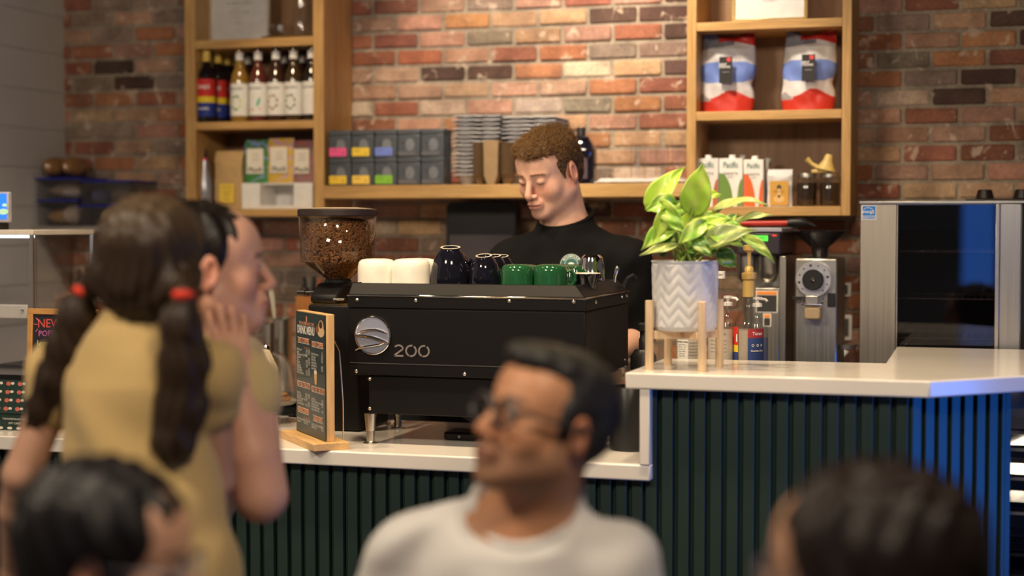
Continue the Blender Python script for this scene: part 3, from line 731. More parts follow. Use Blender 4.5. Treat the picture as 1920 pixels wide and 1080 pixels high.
# --- right unit: big coffee bags
def coffee_bag(px0, px1, pyt, label, seed):
    Y = 5.28; zb = ZR[1]; x0, x1 = XX(px0, Y, 130), XX(px1, Y, 130); w = x1-x0; h = P((px0+px1)/2, pyt, Y).z-zb
    t = thing('coffee_bag', label, 'bag', ((x0+x1)/2, Y+.05, zb), group='large coffee bags')
    nx, nz = 64, 100; vs = []; cols = []; fs = []
    for sgn in (-1, 1):
        for j in range(nz+1):
            v = j/nz
            for i in range(nx+1):
                u = i/nx; pin = 1-.13*math.exp(-((v-.36)/.09)**2)*(1 if u > .5 else .25)
                wid = w*(1-.10*max(0, v-.6)/.4)*(.93+.07*min(1, v*6))
                x = (u-.5)*wid*pin + .010*(v-.5)
                top = max(0, (v-.80)/.20); th = .048*(1-.92*top**.8)*(math.sin(PI*min(1, max(0, u)))**.55*.85+.15)
                zz = v*h + (.014*(abs(u-.5)*2)**2*(v > .8)*(top) ) - .010*top*math.sin(PI*u)
                nzv = noise.noise(Vector((x*16+seed*5, zz*11, sgn)))*.013 + noise.noise(Vector((x*42+seed, zz*30, sgn*2)))*.004
                cr = .006*math.sin((u*1.6+v*2.2)*9+seed*2)*(.3+top)
                y = sgn*(th + nzv*min(1, v*5)*.7*(1-.5*top)+cr*min(1, v*4))
                if sgn > 0: y = max(y, -0.04)
                if top > .9: y = sgn*.002 - .006*math.sin(u*7+seed)
                vs.append((x, y, max(zz, 0)))
                # printed design
                c = (.62,.60,.62)
                if v < .17+.11*math.exp(-((u-.62)/.24)**2)-.03*(u < .25): c = (.52,.035,.022)
                elif v < .25-.55*abs(u-.08) and u < .35: c = (.30,.29,.31)
                if abs(v-.505) < .135 - .28*max(0, abs(u-.5)-.33): c = (.16,.24,.60)
                if v > .875+.10*math.sin(u*5.5-1.2)*.5 and u > .30: c = (.45,.022,.022)
                elif v > .80+.09*u and u <= .62: c = (.20,.21,.27)
                cols.append(c)
        o = 0 if sgn < 0 else (nx+1)*(nz+1); k = nx+1
        for j in range(nz):
            for i in range(nx): fs.append((o+j*k+i, o+j*k+i+1, o+(j+1)*k+i+1, o+(j+1)*k+i))
    n1 = (nx+1)*(nz+1); k = nx+1
    for j in range(nz):
        fs.append((j*k, (j+1)*k, n1+(j+1)*k, n1+j*k)); fs.append((j*k+nx, n1+j*k+nx, n1+(j+1)*k+nx, (j+1)*k+nx))
    for i in range(nx): fs.append((i, n1+i, n1+i+1, i+1)); a = nz*k; fs.append((a+i, a+i+1, n1+a+i+1, n1+a+i))
    me = bpy.data.meshes.new('bag'); me.from_pydata(vs, [], fs)
    at = me.color_attributes.new('Col', 'FLOAT_COLOR', 'POINT'); at.data.foreach_set('color', np.array([(*c, 1) for c in cols], dtype=np.float32).ravel())
    bm = bmesh.new(); bm.from_mesh(me); bmesh.ops.recalc_face_normals(bm, faces=bm.faces[:]); bm.to_mesh(me); bm.free()
    me.polygons.foreach_set('use_smooth', [True]*len(me.polygons)); me.materials.append(attr_mat('printed_foil_bag', .38, 40, .12, .002, vary=.05))
    part('bag_body', me, None, t)
    lx = .004; lw = .0215
    part('label', MB().box(lx-lw, lx+lw, -.068, -.0665, h*.36, h*.69), flat((.018,.016,.018)), t)
    tx = MB(); put_text(tx, 'HALF', lx-.010, -.0684, h*.595, .0105, bold=.03); put_text(tx, 'STRONG', lx-.004, -.0684, h*.562, .0095, bold=.03)
    put_text(tx, 'espresso roast', lx, -.0684, h*.50, .004); part('label_text', tx, flat((.75,.73,.72)), t)
    part('label_dot', disc(MB(), lx+.010, -.0686, h*.655, .0075), flat((.65,.06,.06)), t)
    return t
coffee_bag(1308, 1413, 61, 'large white, blue and red coffee bag at the left of the upper right shelf', 1.0)
coffee_bag(1464, 1566, 56, 'large white, blue and red coffee bag at the right of the upper right shelf', 2.3)
# cartons
def carton(px0, px1, pyt, Y, col, lab, group='milk cartons on the lower right shelf', yaw=0.0):
    x0, x1 = XX(px0, Y, 340), XX(px1, Y, 340); w = x1-x0; h = P((px0+px1)/2, pyt, Y).z-ZR[2]
    t = thing('milk_carton', lab, 'carton', ((x0+x1)/2, Y+.03, ZR[2]), yaw, group)
    c = MB().box(-w/2, w/2, -.03, .03, 0, h); part('carton_body', c, M['white'], t, bev=.0012)
    part('screw_cap', MB().lathe([(.011,h+.0004),(.011,h+.011),(.010,h+.012),(0,h+.012)], 18, (.002,-.008,0)), M['white'], t)
    a = MB()
    n = 14; pts = [(-w/2+.0006, 0.002)] + [(-w/2+.0006+w*.60*math.sin(PI/2*i/n)**.9, h*.70*math.cos(PI/2*i/n)) for i in range(n+1)]
    a.add([(x, -.0306, z) for x, z in pts], [tuple(range(len(pts)))])
    pts = [(w/2-.0006, .002)] + [(w/2-.0006-w*.22*math.sin(PI/2*i/n), h*.58*math.cos(PI/2*i/n)) for i in range(n+1)]
    a.add([(x, -.0306, z) for x, z in pts], [tuple(range(len(pts)))])
    part('printed_shape', a, flat(col), t, smooth=False)
    tx = MB(); put_text(tx, 'Pacific', 0, -.0310, h*.86, w*.36, sx=.72, bold=.012); part('brand_text', tx, flat((.02,.16,.13)), t)
    tx = MB(); put_text(tx, 'BARISTA', 0, -.0310, h*.68, w*.17, bold=.01); put_text(tx, 'SERIES', 0, -.0310, h*.61, w*.10); part('printed_text', tx, flat((.15,.14,.14)), t)
carton(1303.5, 1346, 297, 5.27, (.45,.13,.05), 'white milk carton with rust coloured art, left of the cartons, partly behind leaves')
carton(1348, 1392, 297, 5.27, (.14,.26,.05), 'white milk carton with green art on the lower right shelf')
carton(1394, 1431, 299, 5.27, (.72,.13,.03), 'white milk carton with orange art on the lower right shelf')
carton(1383, 1396, 297, 5.36, (.14,.26,.05), 'white milk carton in the back row behind the green one')
carton(1433, 1441, 303, 5.36, (.03,.08,.12), 'white milk carton in the back row behind the orange one')
x0, x1 = XX(1437, 5.26), XX(1483, 5.26); w = x1-x0; h = P(1460, 317, 5.26).z-ZR[2]
t = thing('coffee_pouch', 'white coffee pouch with an orange picture label on the lower right shelf', 'pouch', ((x0+x1)/2, 5.295, ZR[2]))
part('bag_body', gusset_bag('w', w, .055, h, None, seed=4, crease=.004), mat((.66,.64,.66), .5, name='white_foil_bag'), t)
part('label', MB().box(-w*.38, w*.38, -.0305, -.0292, .004, h*.68), flat((.62,.34,.06)), t)
a = MB(); disc(a, 0, -.0310, h*.50, .0075, 16, .010); part('label_figure', a, flat((.03,.05,.04)), t)
a = MB(); disc(a, 0, -.0312, h*.36, .006, 16, .016); disc(a, 0, -.0312, h*.2, .018, 16, .012); part('label_scene', a, flat((.75,.50,.22)), t)
tx = MB(); put_text(tx, 'Black Star', 0, -.0316, h*.40, .0085); part('label_text', tx, flat((.2,.1,.03)), t)
# mason jars and yellow scoop
for px0, px1, lab in ((1491, 1529, 'dark filled mason jar with silver lid, left of the pair'), (1534, 1572, 'dark filled mason jar with silver lid, beside the side panel')):
    Y = 5.27; x0, x1 = XX(px0, Y), XX(px1, Y); r = (x1-x0)/2; h = P(1530, 325, Y).z-ZR[2]
    t = thing('mason_jar', lab, 'jar', ((x0+x1)/2, Y+r, ZR[2]), group='mason jars on the lower right shelf')
    part('glass_jar', MB().lathe([(0,0),(r*.9,0),(r,.006),(r,h*.74),(r*.82,h*.85),(r*.82,h*.88),(0,h*.88)], 32), M['glass'], t)
    part('contents', MB().lathe([(0,.003),(r*.86,.003),(r*.95,.008),(r*.95,h*.72),(0,h*.72)], 28), mat((.025,.014,.008), .4, name='dark_contents'), t)
    part('lid', MB().lathe([(r*.86,h*.88),(r*.88,h*.885),(r*.88,h*.985),(r*.85,h),(0,h)], 32), M['steeldull'], t)
    zj = ZR[2]+h
yx, yz, Y = XX(1545, 5.29), zj, 5.295
t = thing('yellow_funnel', 'pale yellow plastic funnel lying across the mason jar lids', 'funnel', (yx, Y, yz+.001))
my = mat((.62,.46,.16), .4, name='butter_yellow_plastic')
k = 1/560
R = Euler((.1, -.45, 0)).to_matrix()
prof = [(.034,.0),(.032,.003),(.022,.02),(.016,.032),(.014,.045),(.011,.052),(.0,.053)]
b = MB().lathe(prof, 28, (.004,0,.010), Euler((0,.22,0)).to_matrix())
part('funnel_cone', b, my, t)
b = MB().tube([(-.022,0,.020),(-.040,0,.030),(-.050,0,.040),(-.058,0,.047)], [.008,.006,.008,.011], 12); part('funnel_spout', b, my, t)
b = MB().box(-.042,.012,-.012,.012,.0,.012); part('funnel_foot', b, my, t, bev=.004)

# --- black panel leaning under the shelf
x0, x1 = XX(842, 5.40), XX(972, 5.40); Y = 5.40; w = x1-x0; z0 = .9006; h = P(900, 379, Y).z-z0
t = thing('black_bin', 'black rounded plastic bin on the back worktop under the long shelf', 'bin', ((x0+x1)/2, Y, z0))
def rr(w, h, r, n=6):
    pts = []
    for cx, cy, a in ((w/2-r, h-r, 0), (-w/2+r, h-r, PI/2), (-w/2+r, r, PI), (w/2-r, r, 1.5*PI)):
        for i in range(n+1): q = a+i*PI/2/n; pts.append((cx+r*math.cos(q), cy+r*math.sin(q)))
    return pts
RX = Matrix.Rotation(PI/2, 4, 'X')
part('bin_body', MB().prism(rr(w, h, .025), .06, Matrix.Translation((0,.03,0)) @ RX), M['blackplastic'], t, bev=.003)
part('front_panel', MB().prism(rr(w*.90, h*.20, .004), .003, Matrix.Translation((0,-.0302,h*.62)) @ RX), mat((.10,.085,.095), .35, name='smoky_panel'), t)
part('lower_panel', MB().prism(rr(w*.90, h*.30, .004), .003, Matrix.Translation((0,-.0302,h*.2)) @ RX), mat((.045,.02,.02), .4, name='dark_red_panel'), t)

# --- steel wall shelf with boxes at far left
Ys = 5.24; xs0 = XL+.002; zt = P(150, 424, Ys).z; zl = P(150, 436, Ys).z; xs1 = XX(330, Ys)
t = thing('steel_wall_shelf', 'stainless steel wall shelf with triangular brackets holding plastic boxes', 'shelf', (xs0, Ys, zl))
part('shelf_plate', MB().box(0, xs1-xs0, 0, WY-.014-Ys, 0, zt-zl), M['steel_x'], t, bev=.001)
for bx in (.03, xs1-xs0-.1):
    part('bracket', MB().prism([(0,0),(.22,0),(.22,-.24)], .004, Matrix.Translation((bx,.01,-.0004)) @ Matrix(((0,0,1,0),(1,0,0,0),(0,1,0,0),(0,0,0,1)))), M['steeldull'], t)
zt += .0006
bluel = mat((.01,.02,.32), .35, name='blue_lid_plastic')
def box_(px0, px1, pyb_, pyt, zb, label, Y, fill):
    x0, x1 = XX(px0, Y), XX(px1, Y); w = x1-x0; h = P((px0+px1)/2, pyt, Y).z-zb; d = .2
    t = thing('storage_box', label, 'box', ((x0+x1)/2, Y+d/2, zb), group='clear boxes on the steel wall shelf')
    mb = MB(); th = .002
    mb.box(-w/2+.006, w/2-.006, -d/2+.006, d/2-.006, 0, th); hh = h-.007
    mb.box(-w/2+.004, w/2-.004, -d/2+.004, -d/2+.004+th, th, hh).box(-w/2+.004, w/2-.004, d/2-.004-th, d/2-.004, th, hh)
    mb.box(-w/2+.004, -w/2+.004+th, -d/2+.006, d/2-.006, th, hh).box(w/2-.004-th, w/2-.004, -d/2+.006, d/2-.006, th, hh)
    part('box_body', mb, M['plastic_clear'], t, smooth=False)
    part('lid', MB().box(-w/2, w/2, -d/2, d/2, hh+.0003, h), bluel, t, bev=.002)
    for i, (fx, fz, rx, rz, c) in enumerate(fill):
        o = part('contents', MB().ell((fx*w, -.02, rz*h+.004), (rx*w, d*.36, rz*h), 16, 10), mat(c, .7, vary=.2, nscale=25, bmp=.3, name='baked_goods'), t)
    return zb+h
zA = box_(68, 147, 0, 374, zt, 'lower left clear box of bread rolls with blue lid on steel shelf', 5.26, [(-.1,0,.34,.30,(.30,.17,.06)), (.18,0,.24,.38,(.42,.33,.26))])
zB = box_(66, 150, 0, 333, zA+.0006, 'upper left clear box of wrapped bread with blue lid', 5.26, [(0,0,.40,.34,(.26,.19,.13)), (.14,0,.26,.28,(.40,.35,.33))])
zC = box_(146, 247, 0, 384, zt, 'lower right clear box with blue lid beside the bread box', 5.25, [(-.02,0,.18,.40,(.45,.28,.12)), (.28,0,.15,.36,(.18,.12,.07))])
zD = box_(149, 244, 0, 338, zC+.0006, 'upper right clear box, mostly empty, with blue lid', 5.27, [(-.26,0,.10,.30,(.06,.06,.16)), (.18,0,.20,.36,(.10,.07,.05))])
for px, rw, lab in ((105, .052, 'bagged round loaf on the box lids, nearest the white wall'), (140, .050, 'bagged loaf on the box lids, right of the round one')):
    t = thing('bread_loaf', lab, 'bread', (XX(px, 5.33), 5.34, zB+.0006), group='bagged loaves on the storage boxes')
    def lf(u, v, rw=rw):
        a = u*2*PI; th = v*PI; n = 1+.12*noise.noise(Vector((math.cos(a)*2+px, math.sin(a)*2, v*4)))
        return Vector((rw*.72*math.sin(th)*math.cos(a)*n, .075*math.sin(th)*math.sin(a)*n, .037*(1-math.cos(th)*n)+.004))
    part('loaf', MB().surf(lf, 28, 18), mat((.30,.15,.05), .6, vary=.3, nscale=30, bmp=.4, name='crust'), t)
    b = MB().surf(lambda u, v: lf(u, v)*1.04+Vector((0,0,-.001)), 28, 18); o = part('plastic_bag', b, M['plastic_clear'], t)
# ================================================================ ESPRESSO MACHINE
MY0, MY1 = 4.0, 4.49
mx0, mx1 = XX(653, MY0, 600), XX(1098, MY0, 600); mw = mx1-mx0; mcx = (mx0+mx1)/2
mz = lambda py: P(680, py, MY0).z - LZ
Z_top, Z_line, Z_band, Z_low, Z_bot = mz(531), mz(555), mz(577), mz(703), mz(776)
D = MY1-MY0; hw = mw/2
t = thing('espresso_machine', 'large matt black two group espresso machine with chrome round badge on the low counter', 'coffee machine', (mcx, MY0+D/2, LZ))
B = M['blacksatin']
# slanting top gallery, header band, main body, lower box
g = MB(); yf, yb = -D/2, D/2
def frus(mb, x0, x1, y0, y1, z0, X0, X1, Y0, Y1, z1):
    mb.add([(x0,y0,z0),(x1,y0,z0),(x1,y1,z0),(x0,y1,z0),(X0,Y0,z1),(X1,Y0,z1),(X1,Y1,z1),(X0,Y1,z1)], [(0,3,2,1),(4,5,6,7),(0,1,5,4),(1,2,6,5),(2,3,7,6),(3,0,4,7)])
wl_ = .006
for (x0, x1, y0, y1, X0, X1, Y0, Y1) in ((-hw, hw-.002, yf, yf+wl_, -hw+.002, hw-.03, yf+.02, yf+.026), (-hw, -hw+wl_, yf, yb, -hw+.002, -hw+.008, yf+.02, yb-.02),
        (hw-.008, hw-.002, yf, yb, hw-.036, hw-.03, yf+.02, yb-.02), (-hw, hw-.002, yb-wl_, yb, -hw+.002, hw-.03, yb-.026, yb-.02)):
    frus(g, x0, x1, y0, y1, Z_line+.004, X0, X1, Y0, Y1, Z_top)
part('cup_gallery', g, B, t, bev=.0015)
part('cup_tray', MB().box(-hw+.01, hw-.04, yf+.03, yb-.03, Z_line+.004, Z_line+.010), M['steeldull'], t)
part('chrome_trim', MB().box(-hw-.003, hw+.003, yf-.003, yb+.003, Z_line-.0005, Z_line+.0038), M['chrome'], t, bev=.001)
part('header_band', MB().box(-hw-.0015, hw+.0015, yf-.0015, yb+.0015, Z_band, Z_line-.001), B, t, bev=.002)
part('main_body', MB().box(-hw, hw, yf, yb, Z_low, Z_band-.0005), B, t, bev=.004)
zs = Z_low + (mz(703-23)-Z_low)
part('panel_seam', MB().box(-hw+.004, hw-.004, yf-.0012, yf+.001, mz(681), mz(680)), mat((.10,.10,.10), .4), t)
lx0 = XX(688, MY0, 740)-mcx; lx1 = hw-.03
part('lower_housing', MB().box(lx0, lx1, yf+.012, yb-.03, Z_bot, Z_low-.0005), B, t, bev=.003)
part('drip_tray', MB().box(lx0+.02, lx1+.01, yb-.13, yb+.005, Z_bot+.005, Z_low-.01), M['steel_x'], t, bev=.002)
def screw(px, py, y=None):
    p = P(px, py, MY0); c = (p.x-mcx, (yf if y is None else y), p.z-LZ)
    m_ = MB(); m_.ell(c, (.0052, .0035, .0052), 14, 8); part('screw', m_, M['chrome'], t)
for px, py in ((670,562),(780,563),(955,564),(1076,565),(668,696),(871,701)): screw(px, py, yf-.0015 if py < 600 else yf)
for px, py in ((690,711),(690,767)): screw(px, py, yf+.012)
for (yy, z) in ((yf+.10, Z_line-.012), (yf+.40, Z_line-.012), (yf+.46, Z_line-.012), (yf+.44, Z_low+.02), (yf+.44, Z_low-.0)):
    m_ = MB(); m_.ell((hw+.0015, yy, z), (.0035,.005,.005), 14, 8); part('screw', m_, M['chrome'], t)
# round badge
bp = P(700, 628.5, MY0); bx, bz = bp.x-mcx, bp.z-LZ; br = .0500
part('badge_disc', MB().lathe([(0,0),(br*.96,0),(br*.96,.005),(0,.0065)], 48, (bx, yf, bz), Matrix.Rotation(PI/2, 3, 'X')), mat((.44,.48,.64), .30, .55, vary=.04, nscale=6, name='chrome_reflection_tint'), t)  # blue-grey sky reflection put into the disc's base colour
part('badge_ring', MB().tube([(bx+br*math.cos(a*PI/24), yf-.004, bz+br*math.sin(a*PI/24)) for a in range(48)], .0028, 8, closed=True), M['chrome'], t)
s1 = [(-.046,.002),(-.030,.010),(-.010,.0145),(.012,.0155),(.032,.011),(.044,.006)]
s2 = [(-.049,-.002),(-.030,-.0015),(-.005,-.004),(.018,-.010),(.036,-.017),(.046,-.020)]
s3 = [(.034,-.019),(.020,-.024),(.0,-.0275),(-.022,-.031),(-.040,-.036),(-.049,-.041)]
for pts, rs in ((s1, [.0012,.003,.0032,.0032,.0028,.001]), (s2, [.002,.0038,.0045,.0045,.004,.0015]), (s3, [.002,.0032,.0034,.0030,.0024,.0012])):
    part('badge_swoosh', MB().tube([(bx+a, yf-.0085, bz+b_) for a, b_ in pts], rs, 10), M['chrome'], t)
# model number 200 in stencil numerals
nm_ = MB(); n0 = P(738, 657, MY0); nz_ = n0.z-LZ
def seg(cx, cz, rx, rz, a0, a1, w=.0046, n=12):
    vs = []
    for i in range(n+1):
        a = a0+(a1-a0)*i/n; vs += [(cx+rx*math.cos(a), yf-.0012, cz+rz*math.sin(a)), (cx+(rx-w)*math.cos(a), yf-.0012, cz+(rz-w)*math.sin(a))]
    nm_.add(vs, [(2*i, 2*i+1, 2*i+3, 2*i+2) for i in range(n)])
gx0 = P(748, 657, MY0).x-mcx; pit = P(795, 657, MY0).x-P(771, 657, MY0).x; pit = .036
for k, cxx in enumerate((P(771, 657, MY0).x-mcx, P(795, 657, MY0).x-mcx)):
    seg(cxx, nz_, .0165, .0165, math.radians(75), math.radians(245)); seg(cxx, nz_, .0165, .0165, math.radians(-105), math.radians(55))
seg(gx0, nz_+.0065, .0135, .0100, math.radians(-30), math.radians(160))
nm_.add([(gx0+.012,yf-.0012,nz_+.002),(gx0+.006,yf-.0012,nz_+.003),(gx0-.0135,yf-.0012,nz_-.0105),(gx0-.0135,yf-.0012,nz_-.0165),(gx0-.008,yf-.0012,nz_-.0125)], [(0,1,2,3,4)])
nm_.add([(gx0-.0135,yf-.0012,nz_-.0165),(gx0+.013,yf-.0012,nz_-.0165),(gx0+.013,yf-.0012,nz_-.0118),(gx0-.0125,yf-.0012,nz_-.0118)], [(0,1,2,3)])
part('model_number', nm_, mat((.42,.38,.38), .35, .6, name='numeral_metal'), t, smooth=False)
# feet
for (px, py) in ((695, 832), (746, 803), (1148, 819)):
    p = PZ(px, py, LZ); fx, fy = p.x-mcx, p.y-(MY0+D/2)
    zt_ = Z_bot
    part('foot', MB().lathe([(0,0),(.021,0),(.0215,.003),(.012,.006),(.0105,.008),(.0105,.035),(.0125,.036),(.0165,zt_),(0,zt_)], 28, (fx, fy, 0)), M['steel_z'], t, ang=30)
p = PZ(1085, 850, LZ); part('foot', MB().lathe([(0,0),(.021,0),(.0215,.003),(.012,.006),(.0105,.008),(.0105,.035),(.0125,.036),(.0165,Z_bot),(0,Z_bot)], 28, (lx1-.03, PZ(695,832,LZ).y-(MY0+D/2), 0)), M['steel_z'], t, ang=30)
# steam wand lever and portafilter at the right rear
part('steam_wand', MB().tube([(hw-.03, yb-.06, Z_top-.02),(hw-.025, yb-.06, Z_top+.012),(hw-.019, yb-.06, Z_top+.036),(hw-.018, yb-.06, Z_top+.040)], [.0045,.0048,.0062,.004], 12), M['chrome'], t)
part('steam_lever', MB().tube([(hw-.01, yb-.02, Z_top-.02),(hw+.002, yb-.02, Z_top+.004),(hw+.014, yb-.01, Z_top+.012),(hw+.020, yb, Z_top+.002)], .0065, 10), M['blackplastic'], t)
for gxx in (-.16, .12):
    part('group_head', MB().lathe([(.035,0),(.035,.05),(.028,.07),(0,.07)], 24, (gxx, yb+.02, Z_low+.02)), M['chrome'], t)
    part('portafilter', MB().cyl((gxx, yb+.02, Z_low-.0), (gxx, yb+.02, Z_low+.022), .034).tube([(gxx, yb+.05, Z_low+.01),(gxx, yb+.085, Z_low+.006)], [.009,.013], 12), M['blackplastic'], t)
part('drain_hose', MB().tube([(P(815, 782, 4.2).x-mcx, 0, Z_bot+.004), (P(880, 812, 4.2).x-mcx, .02, Z_bot-.05), (P(900, 818, 4.2).x-mcx, .05, .012)], .004, 8), M['steeldull'], t)

# --- cups on the machine
CT = LZ + Z_line + .0105
def cup(prof, m, name, lab, px0, px1, Y, group, pyt=None, tilt=None, handle=None, extra=None, z=None, hm=None):
    x0, x1 = XX(px0, Y, 510), XX(px1, Y, 510); r = (x1-x0)/2; h = P((px0+px1)/2, pyt, Y).z - CT
    t = thing(name, lab, 'cup', ((x0+x1)/2, Y+r, CT+.0004), group=group)
    sc = [(a*r, b*h) for a, b in prof]
    part('cup_body', MB().lathe(sc, 36), m, t, ang=50)
    if extra: extra(t, r, h)
    if handle is not None:
        a = handle; c, s = math.cos(a), math.sin(a)
        pts = [((r*.90+q)*c, (r*.90+q)*s, zz*h) for q, zz in ((0,.72),(.014,.78),(.024,.62),(.024,.42),(.014,.26),(0,.30))]
        part('handle', MB().tube(pts, .0048, 8), m, t)
    return t
# profile of an upturned cup: rim down, rounded shoulders, foot ring on top
MUG = [(0,.93),(.90,.93),(.955,.04),(.965,0),(1,0),(1,.55),(.985,.78),(.93,.90),(.82,.965),(.66,.99),(.55,1),(.52,.985),(0,.975)]
MUG = [(.93,.02),(.94,0),(1,0),(1,.55),(.985,.78),(.93,.90),(.82,.965),(.66,.99),(.60,1),(.56,.985),(0,.975)]
BELL = [(.94,.02),(.95,0),(1,.0),(.995,.10),(.97,.30),(.90,.52),(.78,.72),(.62,.87),(.50,.94),(.47,.965),(.47,1.0),(.40,1.0),(.385,.95),(0,.935)]
wg, kg, gg = 'white cups upturned on the machine', 'black cups upturned on the machine', 'green cups upturned on the machine'
Yc = 4.07
cup(MUG, M['whitegloss'], 'white_cup', 'upturned white cup at the left end of the machine top', 659, 727, Yc, wg, 486)
cup(MUG, M['whitegloss'], 'white_cup', 'upturned white cup beside the large black cup', 723, 792, Yc, wg, 486)
cup(MUG, M['whitegloss'], 'white_cup', 'upturned white cup in the second row behind the front pair', 737, 806, 4.17, wg, 485.5)
gw = mat((.55,.42,.30), .3, name='bare_clay_ring')
def ring(t, r, h):
    part('foot_ring', MB().lathe([(r*.385,h*1.0),(r*.39,h*1.006),(r*.475,h*1.006),(r*.48,h*1.0)], 36, cap=False), mat((.62,.55,.46), .3, name='bare_clay_ring'), t)
for px0, px1, pyt, Y, lab, tl, hd in ((795, 870, 470, 4.10, 'large upturned black bell cup on the machine, tilted towards the front', (.15, .04), None),
        (871, 932, 485, 4.10, 'small upturned black cup, front of the three small ones', (.22, 0), 2.6), (893, 948, 485.5, 4.19, 'small upturned black cup, middle of the three small ones', (.2, 0), None), (908, 962, 486, 4.27, 'small upturned black cup, rearmost of the three small ones', (.2, 0), None)):
    t = cup(BELL, M['blackgloss'], 'black_cup', lab, px0, px1, Y, kg, pyt, extra=ring, handle=hd); t.rotation_euler = (tl[0], tl[1], 0); t.location.z += .0095
k = 0
for px0, px1, Y, pyt, hd in ((931, 992, 4.06, 496.5, None), (993, 1055, 4.06, 496.5, .15), (1000, 1060, 4.13, 497, None), (1012, 1070, 4.20, 497, None), (1024, 1080, 4.27, 497, None), (1036, 1091, 4.34, 497, None), (945, 1003, 4.14, 497, None)):
    labs = ['upturned green cup nearest the small black cup', 'upturned green cup in front with handle pointing right', 'green cup second in the receding row', 'green cup third in the receding row', 'green cup fourth in the receding row', 'green cup last in the receding row beside the steel jug', 'green cup in the second row behind the front left one']
    cup(MUG, M['greengloss'], 'green_cup', labs[k], px0, px1, Y, gg, pyt, handle=hd); k += 1
# black shallow cup with pale rim and steel pitcher
Y = 4.12; x0, x1 = XX(1066, Y), XX(1119, Y); r = (x1-x0)/2; h = P(1092, 512, Y).z-CT
t = thing('black_bowl', 'shallow black bowl with pale rim standing beside the green cups', 'bowl', ((x0+x1)/2, Y+r, CT+.0004))
part('bowl_body', MB().lathe([(0,0),(r*.5,0),(r*.62,h*.1),(r*.95,h*.8),(r,h*.95),(r*.96,h*.95),(r*.6,h*.2),(0,h*.12)], 32), M['blackgloss'], t)
part('pale_rim', MB().lathe([(r*.945,h*.952),(r*.97,h*.985),(r*1.005,h*.952)], 32, cap=False), mat((.70,.60,.48), .3, name='pale_rim_glaze'), t)
Y = 4.30; x0, x1 = XX(1080, Y), XX(1128, Y); r = (x1-x0)/2; h = P(1104, 477, Y).z-CT
t = thing('milk_pitcher', 'upturned polished steel milk pitcher at the right of the cups', 'pitcher', ((x0+x1)/2, Y+r, CT+.0004))
part('pitcher_body', MB().lathe([(.95*r,.0),(1.0*r,0),(1.0*r,.3*h),(1.03*r,.32*h),(1.0*r,.34*h),(.98*r,.7*h),(.85*r,.9*h),(.6*r,.98*h),(0,h)], 36), M['chrome'], t)
part('handle', MB().tube([(0,r*.95,h*.75),(0,r*1.35,h*.72),(0,r*1.45,h*.45),(0,r*1.0,h*.25)], .004, 8), M['chrome'], t)

# ================================================================ GRINDER WITH HOPPER
GX, GY = PZ(640, 803, LZ).x, 4.33
gcx = XX(633, GY, 440)
t = thing('coffee_grinder', 'black espresso grinder with clear hopper full of coffee beans', 'grinder', (gcx, GY, LZ))
gz = lambda py: P(633, py, GY).z-LZ
b = MB(); gl_ = XX(583, GY-.09)-gcx
prof2 = [(-.10, gz(800)+.003), (.12, gz(800)+.003), (.13, gz(700)), (.13, gz(568)), (-.115, gz(568)), (-.12, gz(640))]
TY_ = Matrix(((0,0,1,0),(1,0,0,0),(0,1,0,0),(0,0,0,1)))
part('grinder_body', MB().prism(prof2, .155, Matrix.Translation((gl_,0,0)) @ TY_), M['blacksatin'], t, bev=.006)
part('gold_trim', MB().box(gl_+.004, gl_+.151, -.108, .11, gz(568)+.0005, gz(566)), M['gold'], t)
part('grinder_head', MB().prism([(-.10, gz(566)+.0003), (.08, gz(566)+.0003), (.08, gz(530)), (-.045, gz(530)), (-.10, gz(552))], .085, Matrix.Translation((-.045,0,0)) @ TY_), M['blacksatin'], t, bev=.008)
part('throat_collar', MB().lathe([(.036,gz(532)),(.040,gz(529)),(.040,gz(525)),(.035,gz(523))], 32), M['blackplastic'], t)
part('adjust_lever', MB().tube([(-.04,-.05,gz(547)),(-.085,-.06,gz(547))], .0035, 8).tube([(-.078,-.06,gz(547)),(-.10,-.062,gz(547))], .007, 10), M['blackplastic'], t)
tx = MB(); put_text(tx, 'mazzer', .05, -.1085, gz(557), .012); part('maker_text', tx, flat((.7,.66,.6)), t)
R1 = (XX(702, GY)-XX(568, GY))/2; zt_, zc, zb_ = gz(404), gz(487), gz(525)
hop = [(.033,zb_),(.036,zb_+.004),(R1*.93,zc-.006),(R1*.96,zc+.006),(R1*.985,zt_)]
part('hopper', MB().lathe(hop, 56, cap=False), M['glasssmoke'], t, solid=.0022)
part('hopper_lid', MB().lathe([(R1*1.01,zt_-.002),(R1*1.03,zt_),(R1*1.03,gz(394)),(R1*1.0,gz(392)),(R1*.5,gz(389.5)),(0,gz(389))], 56), mat((.025,.016,.016), .45, name='hopper_lid_plastic'), t)
part('lid_top', MB().lathe([(0,gz(389)+.0004),(R1*.5,gz(389.3)+.0006),(R1*.99,gz(392)+.0004)], 56, cap=False), mat((.45,.38,.26), .3, name='lid_top_cream'), t)
